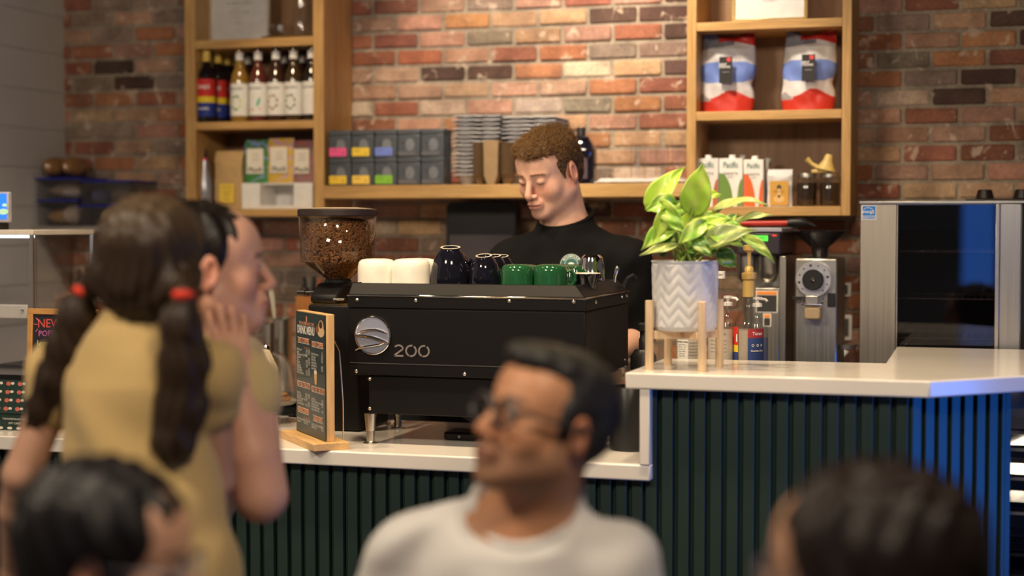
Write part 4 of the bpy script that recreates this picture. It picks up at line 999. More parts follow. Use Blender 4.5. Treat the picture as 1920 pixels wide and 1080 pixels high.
# beans: inner heap plus one coat of individual beans (beyond counting: one part)
heap = [(0,zb_+.002),(.031,zb_+.003),(R1*.90,zc-.006),(R1*.93,zc+.006),(R1*.94,gz(420)),(R1*.6,gz(412)),(0,gz(408))]
part('bean_core', MB().lathe([(r_*.955, z_) for r_, z_ in heap], 40), mat((.03,.014,.008), .6, name='dark_between_beans'), t)
rng = random.Random(5); beans = MB(); bcols = []
bv = []; bf = []; bc = []
def bean(p, n, s, c):
    z_ = n.normalized(); a = z_.orthogonal().normalized(); q = rng.uniform(0, 2*PI); bdir = (a*math.cos(q)+z_.cross(a)*math.sin(q)); cdir = z_.cross(bdir)
    o = len(bv); K, J = 8, 4
    for j in range(1, J):
        th = PI*j/J
        for i in range(K):
            ph = 2*PI*i/K; rr_ = 1-.28*(math.exp(-((math.cos(ph))/.3)**2) if math.sin(ph) > 0 else 0)
            x, y, zz = math.cos(th)*1.0, math.sin(th)*math.cos(ph)*.72, math.sin(th)*math.sin(ph)*.5*rr_
            bv.append(p + (bdir*x + cdir*y + z_*zz)*s); bc.append(c if rr_ > .8 else tuple(v*.35 for v in c))
    bv.append(p+bdir*s); bv.append(p-bdir*s); bc.append(c); bc.append(c); T_, B_ = len(bv)-2, len(bv)-1
    for j in range(J-2):
        for i in range(K): i2 = (i+1) % K; bf.append((o+j*K+i, o+(j+1)*K+i, o+(j+1)*K+i2, o+j*K+i2))
    for i in range(K): i2 = (i+1) % K; bf.append((T_, o+i, o+i2)); bf.append((B_, o+(J-2)*K+i2, o+(J-2)*K+i))
segs = []
for (r0, z0), (r1, z1) in zip(heap[1:-1], heap[2:]):
    L = math.hypot(r1-r0, z1-z0); ar = PI*(r0+r1)*L; n_ = int(ar/2.6e-5)
    for _ in range(n_):
        u = rng.random(); u = (math.sqrt(r0*r0+(r1*r1-r0*r0)*u)-r0)/(r1-r0) if abs(r1-r0) > 1e-4 else u
        r_ = (r0+(r1-r0)*u)*.965; z_ = z0+(z1-z0)*u; a = rng.uniform(0, 2*PI)
        nn = Vector(((z1-z0)*math.cos(a), (z1-z0)*math.sin(a), -(r1-r0)))+Vector((rng.uniform(-.3,.3),)*1+(rng.uniform(-.3,.3), rng.uniform(-.3,.3)))*.1
        f = rng.uniform(.6, 1.25); bean(Vector((r_*math.cos(a), r_*math.sin(a), z_)), nn, rng.uniform(.0046, .0056), (.26*f, .125*f, .052*f))
me = bpy.data.meshes.new('beans'); me.from_pydata([tuple(v) for v in bv], [], bf)
at = me.color_attributes.new('Col', 'FLOAT_COLOR', 'POINT'); at.data.foreach_set('color', np.array([(*c, 1) for c in bc], dtype=np.float32).ravel())
me.polygons.foreach_set('use_smooth', [True]*len(me.polygons)); me.materials.append(attr_mat('roasted_bean', .4, 200, .1, .0005))
o = part('coffee_beans', me, None, t); o['kind'] = 'stuff'
for (fx, fy) in ((.02,-.085), (-.03,.09), (.06,.09)):
    part('foot', MB().lathe([(.012,0),(.012,gz(800)+.006),(0,gz(800)+.006)], 18, (fx, fy, 0)), M['blackplastic'], t)

# ================================================================ DRINK MENU BOARD
bA = PZ(613, 829, LZ+.02); ang = math.radians(-48.0)   # face runs away to the left
far_ = PZ(547, 803, LZ+.02)
dv = Vector((far_.x-bA.x, far_.y-bA.y)); W_ = dv.length
W_ = min(W_, .26); dvn = dv.normalized()
rzm = math.atan2(-dvn.y, -dvn.x)              # local +x points from far to near end
org = Vector((bA.x + dvn.x*W_/2, bA.y + dvn.y*W_/2))
t = thing('drink_menu_board', 'standing wooden framed dark green DRINK MENU board on the low counter', 'menu', (org.x, org.y, LZ), rzm)
H_ = P(616, 590, bA.y).z - LZ
th = .022
part('base', MB().box(-W_/2-.03, W_/2+.022, -.045, .055, .0, .020), M['bamboo_x'], t, bev=.0015)
part('wood_back', MB().box(-W_/2, W_/2, 0, th, .0205, H_), M['bamboo_z'], t, bev=.0015)
part('menu_panel', MB().box(-W_/2+.001, W_/2-.002, -.0035, -.0003, .022, H_-.003), mat((.018,.040,.045), .3, vary=.02, name='menu_panel_green'), t)
cr, orr = flat((.78,.76,.72)), flat((.80,.36,.20))
wt, ot = MB(), MB(); yT = -.0040; s = W_/.26; X = lambda f: (f-.5)*W_; Z = lambda f: .022 + (H_-.025)*(1-f)
put_text(ot, '8', X(.38), yT, Z(.055), .022*s, bold=.04); put_text(ot, 'THE ROSEMOUNT CAFE', X(.38), yT, Z(.092), .0125*s, bold=.01)
put_text(wt, 'DRINK MENU', X(.355), yT, Z(.148), .031*s, bold=.03, sx=.82)
def head(sx_, sy_, s_, wd):
    hd_ = MB(); put_text(hd_, s_, X(sx_), yT, Z(sy_), .0175*s, sx=.95 if len(s_) < 12 else .68, bold=.04); part('menu_heading', hd_, orr, t, smooth=False)
    for dz_ in (-.022, .022): rect(wt, X(sx_-wd/2), X(sx_+wd/2), yT, Z(sy_+dz_)-.0006, Z(sy_+dz_)+.0006)
head(.27, .235, 'HOT COFFEE', .42); head(.75, .245, 'ICED COFFEE', .38); head(.27, .60, 'HOT TEA / TEA LATTE', .44); head(.76, .61, 'ICED TEA / TEA LATTE', .42); head(.25, .815, 'NON-COFFEE', .36); head(.75, .845, 'ADD-ONS', .34)
def rows(x0, x1, y0, items, cols, dy=.0215):
    for i, it in enumerate(items):
        put_text(wt, it, X(x0), yT, Z(y0+i*dy), .0098*s, 'LEFT')
        for j, c in enumerate(cols):
            if (i+j) % 4 != 3: put_text(wt, '%d.%02d' % (3+(i*7+j) % 3, (i*25+j*50) % 100), X(c), yT, Z(y0+i*dy), .0095*s)
for c in (.30,.38,.46): put_text(ot, ('12oz','16oz','20oz')[int(c*10)-3 if c > .35 else 0], X(c), yT, Z(.29), .007*s)
rows(.04, .5, .312, ['Americano','Latte','Cappuccino Flat White','Cortado','Tea','Mocha','Espresso','Macchiato','Drip Coffee','Hot Chocolate'], (.38,.46))
put_text(ot, '16oz', X(.90), yT, Z(.300), .007*s)
rows(.54, .95, .325, ['Iced Americano','Iced Latte','Iced Chai','Iced Mocha','Iced Matcha','Cold Brew'], (.90,), .0235)
rows(.04, .5, .675, ['Hot Tea','Chai Latte','Matcha Green Tea','London Fog','Turmeric Latte'], (.36,.45))
rows(.54, .95, .69, ['Iced Tea','Peach Passion Lemonade','Iced Chai Latte','Iced Matcha Latte','Iced London Fog'], (.90,))
for c in (.28,.36,.44): put_text(ot, '12oz', X(c), yT, Z(.868), .007*s)
rows(.04, .5, .89, ['Hot Chocolate','Steamer'], (.30,.38,.46)); rows(.54, .95, .90, ['Oat, Soy, Almond Milk','Extra Shot'], (.90,))
part('white_lettering', wt, cr, t, smooth=False); part('orange_lettering', ot, orr, t, smooth=False)
pic = MB(); zc_ = Z(.115); xc_ = X(.86)
disc(pic.m(0), xc_, yT, zc_-.006, .030, rz=.015); disc(pic.m(0), xc_+.002, yT-.0002, zc_+.008, .022, rz=.016); disc(pic.m(1), xc_+.001, yT-.0004, zc_+.012, .014, rz=.010); disc(pic.m(2), xc_-.030, yT-.0001, zc_-.002, .014, rz=.009); disc(pic.m(2), xc_-.024, yT-.0003, zc_+.008, .007, rz=.004)
part('coffee_picture', pic, [flat((.75,.52,.30)), flat((.06,.02,.01)), flat((.28,.09,.03))], t, smooth=False)
cp = MB(); xg = X(.68); zg = Z(.515)
cp.m(0).add([(xg-.013,yT,zg+.014),(xg+.013,yT,zg+.014),(xg+.008,yT,zg-.018),(xg-.007,yT,zg-.018)], [(0,3,2,1)]); disc(cp.m(1), xg, yT-.0002, zg+.015, .013, rz=.006)
part('iced_drink_picture', cp, [flat((.72,.42,.18)), flat((.78,.70,.58))], t, smooth=False)
part('clip', MB().tube([(W_/2-.02, th+.001, H_-.06),(W_/2-.018, th+.02, H_-.10),(W_/2-.02, th+.03, .12),(W_/2-.02, th+.03, .022)], .0016, 6), M['gold'], t)

# ================================================================ THINGS UNDER AND BESIDE THE MACHINE
p = PZ(872, 822, LZ); t = thing('knock_puck', 'flat black round-cornered scale lying under the machine', 'scale', (p.x, p.y, LZ))
part('scale_body', MB().prism(rr(.10, .10, .02), .022, Matrix.Translation((0,-.05,.0))), M['blackplastic'], t, bev=.005); t.name = 'coffee_scale'
a = MB(); disc(a, 0, -.0508, .011, .004); part('scale_mark', a, flat((.5,.5,.5)), t)
# spilled coffee grounds: one uncountable object
rng = random.Random(3); g = MB(); c0 = PZ(726, 795, LZ)
for _ in range(90):
    q, rad = rng.uniform(0, 2*PI), abs(rng.gauss(0, .013)); s_ = rng.uniform(.0007, .0016)
    g.ell((c0.x+rad*math.cos(q)*1.3, c0.y+rad*math.sin(q)*2, LZ+s_*.8), s_, 6, 4)
tag(part('coffee_grounds', g, mat((.05,.025,.015), .8), None), 'spilled ground coffee on the counter under the machine', 'coffee grounds', kind='stuff')
# tall black canister in the corner under the ledge
xa_, xb_ = XX(1170, 4.17), XX(1204, 4.17); p = PZ(1186, 829, LZ)
t = thing('knock_box', 'tall black canister standing in the corner below the raised ledge', 'canister', (XX(1186, 4.12), 4.12, LZ))
part('canister_body', MB().lathe([(0,0),(.052,0),(.055,.004),(.056,.165),(.054,.168),(.050,.168),(.048,.01),(0,.008)], 36, (-.004,0,0)), M['blackplastic'], t)
# espresso tamper-like pump bottle seen above the ledge
px_ = XX(1206, 4.30); zc_ = LZ
t = thing('pump_dispenser', 'black pump dispenser between the machine and the plant stand', 'dispenser', (px_, 4.31, LZ))
zz = lambda py: P(1206, py, 4.31).z-LZ
part('bottle_body', MB().lathe([(0,0),(.036,0),(.036,zz(668)),(.024,zz(655)),(.0,zz(655))], 28), M['blackplastic'], t)
part('pump_stem', MB().lathe([(.013,zz(656)),(.013,zz(636)),(.010,zz(632)),(.010,zz(622)),(.016,zz(620)),(.017,zz(608)),(.012,zz(605)),(0,zz(605))], 24), M['blackplastic'], t)
# crumpled rag
p = PZ(1156, 826, LZ)
def rag(u, v):
    a = u*2*PI; r_ = v*(.045+.012*math.sin(3*a+1))
    return Vector((r_*math.cos(a)*1.1, r_*math.sin(a)*1.2, .003+(.016*(1-v)**.5*v*2+.006*noise.noise(Vector((math.cos(a)*2,math.sin(a)*2,v*4))))*(1-v*.7)))
o = part('cleaning_rag', MB().surf(rag, 48, 12), mat((.66,.60,.54), .9, bmp=.3, nscale=150, name='rag_cloth'), None, solid=.003, ang=80, fix=False); o.location = (p.x, p.y+.05, LZ+.002)
tag(o, 'crumpled pale cleaning rag on the counter beside the black canister', 'cloth')

# ================================================================ POTTED PLANT
SYp = 4.0; pz = lambda py: P(1285, py, SYp).z-RZ
pcx = XX(1284, SYp, 600); R_ = (XX(1348, SYp-.06)-XX(1221, SYp-.06))/2
st = thing('plant_stand', 'pale beech four legged plant stand on the raised ledge', 'plant stand', (pcx, SYp, RZ))
lh = pz(562); ra = R_+.010
legs_px = [(1226, 690, 3.93), (1330, 692, 3.93), (1240, 676, 4.09), (1342, 684, 4.08)]
R45 = []
for dx, dy in ((-ra*.86,-ra*.55), (ra*.84,-ra*.62), (-ra*.66, ra*.72), (ra*.99, ra*.28)):
    pass
rot = math.radians(8)
LA = [(-math.cos(PI/4-rot), -math.sin(PI/4-rot)), (math.cos(PI/4+rot), -math.sin(PI/4+rot)), (-math.cos(PI/4+rot), math.sin(PI/4+rot)), (math.cos(PI/4-rot), math.sin(PI/4-rot))]
RL = ra*1.03
for cx, cy in LA:
    part('leg', MB().lathe([(0,0),(.0098,0),(.0105,.001),(.0105,lh-.001),(.0095,lh),(0,lh)], 24, (cx*RL, cy*RL, 0)), M['beech'], st)
zb0, zb1 = pz(634), pz(619)
for (i, j) in ((0,3),(1,2)):
    a, b_ = Vector((*LA[i], 0))*(RL-.0106), Vector((*LA[j], 0))*(RL-.0106); dd = (b_-a); L = dd.length; an = math.atan2(dd.y, dd.x)
    bb = MB(); Rz = Matrix.Rotation(an, 3, 'Z')
    if i == 0: bb.cbox((0,0,(zb0+zb1)/2), (L, .018, zb1-zb0), Rz)
    else:
        for sg in (-1, 1): bb.cbox(Rz @ Vector((sg*(L/4+.0048), 0, 0)) + Vector((0,0,(zb0+zb1)/2)), (L/2-.0095, .018, zb1-zb0), Rz)
    part('crossbar', bb, M['beech'], st, bev=.001)
pot = thing('potted_pothos', 'bright green pothos in a white chevron embossed ceramic pot', 'plant', (pcx, SYp, RZ+zb1+.0005))
ph = pz(490)-zb1
def potf(u, v):
    a = u*2*PI; z = v*ph; rb = R_*(.955+.045*v) if v > .06 else R_*(.88+.075*(v/.06)**.5)
    k = 10; sec = (a/(2*PI)*k) % 1.0; tri = abs(sec-.5)*2      # chevron ridges
    g_ = ((v*6.0 + tri*1.0) % 1.0); rel = .0013*max(0, math.sin(PI*g_))**1.2 * (1 if .04 < v < .95 else 0)
    r = rb + rel - .002
    return Vector((r*math.cos(a), r*math.sin(a), z))
pb = MB().surf(potf, 288, 110)
part('ceramic_pot', pb, mat((.66,.66,.70), .35, vary=.02, name='white_ceramic'), pot, ang=60, fix=False)
part('pot_rim', MB().lathe([(0,.001),(R_*.86,.001),(R_*.86,ph*.8),(R_*.93,ph),(R_*.945,ph+.0015),(R_*.998,ph+.0015),(R_*.998,ph-.002)], 72, cap=False), mat((.66,.66,.70), .35, vary=.02, name='white_ceramic'), pot, fix=False)
part('soil', MB().lathe([(0,ph*.9),(R_*.9,ph*.9)], 40, cap=False), mat((.05,.03,.02), .9, bmp=.5, nscale=80, name='soil'), pot)
# leaves: base, tip, width(px), depth at base / tip, tint, curl
leafm = attr_mat('pothos_leaf', .32, 22, .10, .002, vary=.10, spec=.5)
m_ = leafm; b_ = m_.node_tree.nodes['Principled BSDF']; b_.inputs['Subsurface Weight'].default_value = 0.0
b_.inputs['Coat Weight'].default_value = .15
def leaf(px0, py0, px1, py1, wpx, Y0, Y1, tint, roll=0.0, arch=.12, face=.5, fold=.28, sd=0):
    a = P(px0, py0, Y0); b = P(px1, py1, Y1); L = (b-a).length; d = (b-a).normalized()
    toc = (CAM-a).normalized(); n = (toc*face + Vector((0,0,1))*(1-face)); n = (n - d*n.dot(d)).normalized()
    s = d.cross(n).normalized(); Rr = Matrix.Rotation(roll, 3, d); n, s = Rr @ n, Rr @ s
    w = wpx/F*Y0*1.03/2; rng = random.Random(sd); base = pot.location
    nu, nv = 12, 16; vs = []; cols = []
    for j in range(nv+1):
        v = j/nv
        wd = (math.sin(PI*min(1, v**.62))**.85)*(1-.10*v) if v < 1 else 0
        wd = max(0, wd)
        if v > .72: wd *= 1-((v-.72)/.28)**1.4*.55
        for i in range(nu+1):
            u = (i/nu-.5)*2
            back = -.10*L*(abs(u)**1.5)*(1-v)**3*1.6
            q = a + d*(L*v+back) + s*(u*w*wd) + n*(-arch*L*(v-.45)**2*2.2 + arch*L*.45 + fold*w*abs(u)**1.2*wd + .0025*math.sin(v*11+u*4+sd))
            vs.append(q - base)
            vein = math.exp(-(u/.05)**2); nz_ = noise.noise(Vector((u*2.2+sd*9, v*5, sd)))
            k_ = .5+.5*nz_
            c = Vector(tint)*(.78+.35*k_)
            if noise.noise(Vector((u*1.7+sd*5, v*2.6+sd, 3.3))) > .16: c = c.lerp(Vector((.52,.60,.13)), .55)
            c = c.lerp(Vector((.50,.62,.16)), vein*.45)
            vn = math.exp(-(((v*7-abs(u)*1.6) % 1-.5)/.10)**2)*.18; c = c.lerp(Vector((.45,.60,.14)), vn)
            if abs(u) > .93: c = c.lerp(Vector((.55,.62,.18)), .4)
            cols.append(tuple(c))
    k = nu+1; fs = [(j*k+i, j*k+i+1, (j+1)*k+i+1, (j+1)*k+i) for j in range(nv) for i in range(nu)]
    me = bpy.data.meshes.new('leaf'); me.from_pydata([tuple(v) for v in vs], [], fs)
    at = me.color_attributes.new('Col', 'FLOAT_COLOR', 'POINT'); at.data.foreach_set('color', np.array([(*c, 1) for c in cols], dtype=np.float32).ravel())
    me.polygons.foreach_set('use_smooth', [True]*len(me.polygons)); me.materials.append(leafm)
    o = part('leaf', me, None, pot); so = o.modifiers.new('solid', 'SOLIDIFY'); so.thickness = .0006; so.offset = 0
    root = Vector((rng.uniform(-.03,.03), rng.uniform(-.03,.03), ph*.9)); A = a-base+n*(arch*L*.0)
    A = Vector(vs[nu//2]) + Vector((0,0,0)); mid = (root+A)/2 + Vector((A.x*.15, A.y*.15, .018))
    pts = [root, root*.55+mid*.45+Vector((0,0,.012)), mid*.6+A*.4, A, Vector(vs[3*k+nu//2])]
    sm = MB().tube(pts, [.003,.0026,.0022,.0018,.0008], 8); part('stem', sm, mat((.30,.45,.09), .4, name='green_stem'), o)
BR, MD, DK, PL = (.45,.72,.07), (.25,.52,.05), (.055,.20,.025), (.48,.58,.20)
LV = [(1300,392,1318,305,60,4.00,3.98,BR,0,.10,.85,.12), (1222,385,1284,312,48,3.98,4.0,BR,-.2,.15,.75,.35), (1262,385,1209,392,46,3.97,3.94,MD,.1,.3,.8,.3),
      (1349,394,1440,380,30,4.02,4.04,PL,.0,.30,.35,.2), (1315,372,1354,364,26,4.06,4.07,BR,0,.2,.6,.2), (1385,416,1448,402,24,4.05,4.03,PL,0,.15,.45,.25),
      (1322,455,1418,430,44,3.95,3.94,(.24,.33,.12),-.1,.22,.7,.15), (1398,448,1453,492,24,4.03,4.02,(.22,.40,.08),.2,.35,.5,.3), (1350,474,1381,501,36,4.0,4.02,DK,0,.2,.8,.3),
      (1262,425,1201,468,40,3.95,3.92,MD,.1,.25,.7,.3), (1262,462,1199,478,20,3.93,3.90,PL,0,.15,.6,.2), (1290,440,1372,408,34,3.98,3.97,BR,0,.18,.6,.3),
      (1276,422,1348,396,30,4.02,4.02,BR,.2,.16,.55,.3), (1242,385,1290,440,36,3.94,3.92,MD,.3,.2,.85,.2), (1246,398,1224,456,30,3.93,3.92,BR,-.3,.12,.8,.35),
      (1318,420,1270,458,34,3.93,3.90,MD,0,.2,.8,.25), (1340,440,1395,462,30,3.95,3.93,MD,0,.25,.7,.2), (1305,450,1335,482,30,3.92,3.90,DK,0,.2,.8,.2),
      (1250,440,1240,486,30,3.95,3.93,DK,0,.2,.8,.25), (1290,400,1258,380,34,4.05,4.05,MD,0,.2,.7,.25), (1330,415,1400,432,28,3.98,3.98,MD,.0,.3,.6,.2),
      (1275,450,1225,440,30,4.02,4.04,DK,0,.2,.8,.2), (1350,430,1385,400,26,4.06,4.08,MD,.2,.2,.6,.3), (1300,470,1290,430,26,3.96,3.95,MD,0,.1,.9,.2), (1330,468,1352,445,26,4.04,4.05,DK,0,.1,.9,.2)]
for i, q in enumerate(LV): leaf(*q, sd=i+1)
# ================================================================ BOTTLES BEHIND THE LEDGE
RB = 1.0405
def zz_(py, Y, px=1400): return P(px, py, Y).z
# gold pump bottle
Y = 4.45; cx = XX(1405, Y); t = thing('syrup_pump_bottle', 'clear glass syrup bottle with tall gold pump and red, yellow and blue label', 'bottle', (cx, Y, RB))
Q = lambda py: P(1405, py, Y).z-RB
r = (XX(1432, Y)-XX(1377, Y))/2
part('glass_bottle', MB().lathe([(0,0),(r*.95,0),(r,.005),(r,Q(614)),(r*.93,Q(602)),(r*.72,Q(590)),(r*.50,Q(578)),(r*.43,Q(565)),(r*.40,Q(555))], 40, cap=False), M['glass'], t)
part('syrup', MB().lathe([(0,.006),(r*.93,.006),(r*.94,Q(618)),(0,Q(618))], 32), mat((.42,.36,.30), .15, name='pale_syrup'), t)
lb = MB(); rl = r+.0006
for (a0, a1, bands) in ((-PI*1.03, -PI*.70, ((Q(612),Q(646),0),(Q(646),Q(659),1),(Q(659),.006,2))), (-PI*.47, PI*.05, ((Q(615),Q(632),3),(Q(632),.006,2)))):
    for za, zb_, mi in bands: lb.m(mi).lathe([(rl, zb_), (rl, za)], 14, a0=a0, a1=a1)
part('label', lb, [flat((.72,.03,.015)), flat((.85,.65,.03)), flat((.03,.06,.22)), flat((.35,.03,.04))], t, smooth=False)
tx = MB(); wrap_text(tx, 'Torani', rl+.0005, Q(624), .013, a0=-PI*.24, bold=.02); wrap_text(tx, 'i', rl+.0005, Q(633), .03, a0=-PI*.74, bold=.05)
wrap_text(tx, 'Nutrition Facts', rl+.0005, Q(656), .007, a0=-PI*.24, bold=.02)
for q in range(3): wrap_text(tx, 'o', rl+.0005, Q(645), .016, a0=-PI*(.36-.11*q))
part('label_text', tx, flat((.85,.83,.80)), t)
part('neck_shroud', MB().lathe([(r*.42,Q(557)),(r*.45,Q(556)),(r*.42,Q(525)),(0,Q(525))], 28), M['goldplastic'], t)
part('pump', MB().lathe([(.019,Q(524)),(.021,Q(522)),(.021,Q(512)),(.013,Q(511)),(.013,Q(503)),(.010,Q(500)),(.005,Q(498)),(.006,Q(474)),(.017,Q(469)),(.018,Q(461)),(.012,Q(459)),(0,Q(459))], 28).tube([(.01,0,Q(464)),(.035,-.02,Q(464)),(.045,-.028,Q(470))], .005, 8), M['goldplastic'], t)
def pumpb(px, pyt, Y, lab, r=.030):
    cx = XX(px, Y); t = thing('syrup_pump_bottle', lab, 'bottle', (cx, Y, RB)); Q = lambda py: P(px, py, Y).z-RB
    part('glass_bottle', MB().lathe([(0,0),(r,0),(r,Q(pyt+62)),(r*.6,Q(pyt+42)),(.013,Q(pyt+30)),(.012,Q(pyt+16))], 28, cap=False), M['glass'], t)
    part('pump', MB().lathe([(.014,Q(pyt+18)),(.014,Q(pyt+12)),(.005,Q(pyt+10)),(.005,Q(pyt+5)),(.013,Q(pyt+4)),(.013,Q(pyt)),(0,Q(pyt-1))], 20).tube([(.008,-.002,Q(pyt+3)),(.024,-.008,Q(pyt+4)),(.03,-.01,Q(pyt+8))], .004, 8), M['white'], t)
    L = MB().lathe([(r+.0005, .01), (r+.0005, Q(pyt+75))], 20, a0=-PI, a1=0); part('label', L, flat((.10,.12,.24)), t)
pumpb(1421, 557, 4.545, 'clear syrup bottle with white pump, behind the gold pump bottle')
pumpb(1366, 555, 4.55, 'clear syrup bottle with white pump, behind the white labelled bottle')
Y = 4.44; cx = XX(1352, Y); r = .034; Q = lambda py: P(1352, py, Y).z-RB
t = thing('syrup_bottle', 'clear syrup bottle with cream label, partly hidden behind the white plant pot', 'bottle', (cx, Y, RB))
part('glass_bottle', MB().lathe([(0,0),(r*.95,0),(r,.005),(r,Q(612)),(r*.9,Q(596)),(r*.55,Q(575)),(r*.40,Q(555)),(.012,Q(530)),(.0115,Q(498)),(0,Q(498))], 36), M['glass'], t)
part('syrup', MB().lathe([(0,.006),(r*.92,.006),(r*.93,Q(618)),(0,Q(618))], 32), mat((.50,.42,.34), .2, name='cream_syrup'), t)
part('label', MB().lathe([(r+.0005, .012), (r+.0005, Q(617))], 28, a0=-PI, a1=0), flat((.52,.46,.40)), t)
part('neck_label', MB().lathe([(.0125, Q(522)), (.0125, Q(508))], 20, a0=-PI, a1=0), M['paper'], t)
tx = MB(); wrap_text(tx, 'MONIN', r+.001, Q(625), .012, bold=.01); wrap_text(tx, 'NIN', .0130, Q(515), .008, bold=.02)
for q in range(4): wrap_text(tx, 'pure cane syrup flavour', r+.001, Q(637+7*q), .005)
part('label_text', tx, flat((.15,.13,.12)), t)
# tin with nutrition label
Y = 4.40; x0, x1 = XX(1265, Y), XX(1318, Y); r = (x1-x0)/2; hz = P(1290, 633, Y).z-RB
t = thing('powder_tin', 'round tin with a nutrition facts label seen between the plant stand legs', 'tin', ((x0+x1)/2, Y+r*.9, RB))
part('tin_body', MB().lathe([(0,0),(r,0),(r,hz),(r*.97,hz+.002),(0,hz+.002)], 40), mat((.36,.33,.30), .4, name='taupe_tin'), t)
lb = MB().lathe([(r+.0004, .006), (r+.0004, hz-.006)], 14, a0=-PI*.80, a1=-PI*.50); part('label', lb, M['paper'], t)
tx = MB(); wrap_text(tx, 'Nutrition Facts', r+.0009, hz-.012, .006, a0=-PI*.65, bold=.03)
for q in range(6): wrap_text(tx, ('Serving 2 tbsp','Calories   120','Total Fat 2g','Sodium 60mg','Carbs 24g','Sugars 20g')[q], r+.0009, hz-.020-.0062*q, .0045, a0=-PI*.65)
for q in range(5): wrap_text(tx, 'blended drink mix', r+.0009, hz-.014-.0085*q, .005, a0=-PI*.33)
part('label_text', tx, flat((.08,.07,.07)), t)
cx = XX(1254, 4.45); t = part('small_bottle', MB().lathe([(0,0),(.012,0),(.012,.035),(.006,.045),(.006,.06),(0,.06)], 20), mat((.02,.03,.03), .2, name='dark_glass'), None)
t.location = (cx, 4.46, RB); tag(t, 'small dark bottle beside the round tin behind the plant stand', 'bottle')

# ================================================================ BREWER
BW = .9006
Y = 5.0; x0, x1 = XX(1381, Y), XX(1475, Y); cx = (x0+x1)/2; w = x1-x0; Q = lambda py: P(1428, py, Y).z-BW; X_ = lambda px: XX(px, Y)-cx
t = thing('coffee_brewer', 'stainless batch coffee brewer with a green lit display behind the syrup bottles', 'coffee brewer', (cx, Y, BW))
part('rear_column', MB().box(X_(1381), X_(1475), .16, .40, .0, Q(480)), M['steel_z'], t, bev=.004)
part('base_plate', MB().box(X_(1381), X_(1475), -.02, .16, 0, .03), M['steel_z'], t, bev=.004)
part('server_tank', MB().lathe([(0,.0305),(.066,.0305),(.068,.04),(.068,Q(560)),(.06,Q(548)),(0,Q(545))], 36, (0,.07,0)), M['steel_z'], t)
part('front_sheet', MB().box(X_(1462), X_(1475)-.001, .0, .16, .0305, Q(480)), M['steel_z'], t, bev=.002)
part('control_head', MB().box(X_(1381), X_(1464), -.01, .38, Q(478)+.0005, Q(436)), mat((.035,.028,.038), .35, name='head_plastic'), t, bev=.006)
part('top_edge', MB().box(X_(1405), X_(1467), -.012, .38, Q(435), Q(427)), mat((.42,.42,.48), .3, name='pale_lid'), t, bev=.003)
part('display', MB().box(X_(1409), X_(1441), -.0112, -.0103, Q(452), Q(441.5)), mat((.05,.3,.03), .3, emis=(.10,.85,.06), estr=1.1, name='green_display'), t)
tx = MB(); put_text(tx, 'READY', X_(1425), -.0118, Q(447), .011, bold=.02); part('display_text', tx, flat((.01,.05,.01)), t)
part('red_light', MB().box(X_(1449), X_(1457), -.0112, -.0103, Q(443), Q(440)), mat((.3,.02,.02), .3, emis=(.9,.05,.04), estr=1.0, name='red_led'), t)
part('stop_light', MB().ell((X_(1419), -.011, Q(465)), .004, 12, 8), mat((.3,.02,.02), .3, emis=(1,.06,.05), estr=2.5, name='red_lamp'), t)
for px, r in ((1437, .032), (1395, .030)):
    part('brew_basket', MB().lathe([(r*.55,Q(530)),(r*.85,Q(523)),(r,Q(510)),(r,Q(479)),(0,Q(479))], 32, (X_(px), .045, 0)), M['steel_z'], t)
for (a, b_, c, d, y) in ((1418, 1459, 586, 545, -.0013), (1432, 1447, 612, 588, -.0013)):
    part('sticker', MB().box(X_(a), X_(b_), .0, .0005, Q(c), Q(d)), M['paper'], t)
    part('sticker_print', MB().m(0).box(X_(a)+.003, X_(b_)-.003, -.001, -.0002, Q(c)+.003, Q(d)-.014).m(1).box(X_(a)+.003, X_(b_)-.003, -.001, -.0002, Q(d)-.012, Q(d)-.002), [flat((.03,.03,.03)), flat((.85,.28,.04))], t)
part('sticker_board', MB().box(X_(1416), X_(1462)-.001, .0008, .16, .0305, Q(540)), M['steel_z'], t, bev=.002)
# red handled tool and black glove-like holder lying on top
zt_ = BW+Q(427)+.008
t = thing('red_handled_scraper', 'long red handled scraper with black grip lying over the brewer top', 'scraper', (cx, Y+.05, zt_))
part('handle', MB().tube([(X_(1345),-.03,.004),(X_(1475),-.03,.007)], .0085, 12), mat((.50,.03,.02), .3, name='red_plastic'), t)
part('grip', MB().tube([(X_(1475)+.0005,-.03,.007),(X_(1500),-.03,.010),(X_(1512),-.03,.008)], [.012,.015,.008], 12), M['blackplastic'], t)
part('blade', MB().tube([(X_(1512),-.03,.008),(X_(1528),-.03,-.004)], [.007,.003], 10), M['blackplastic'], t)
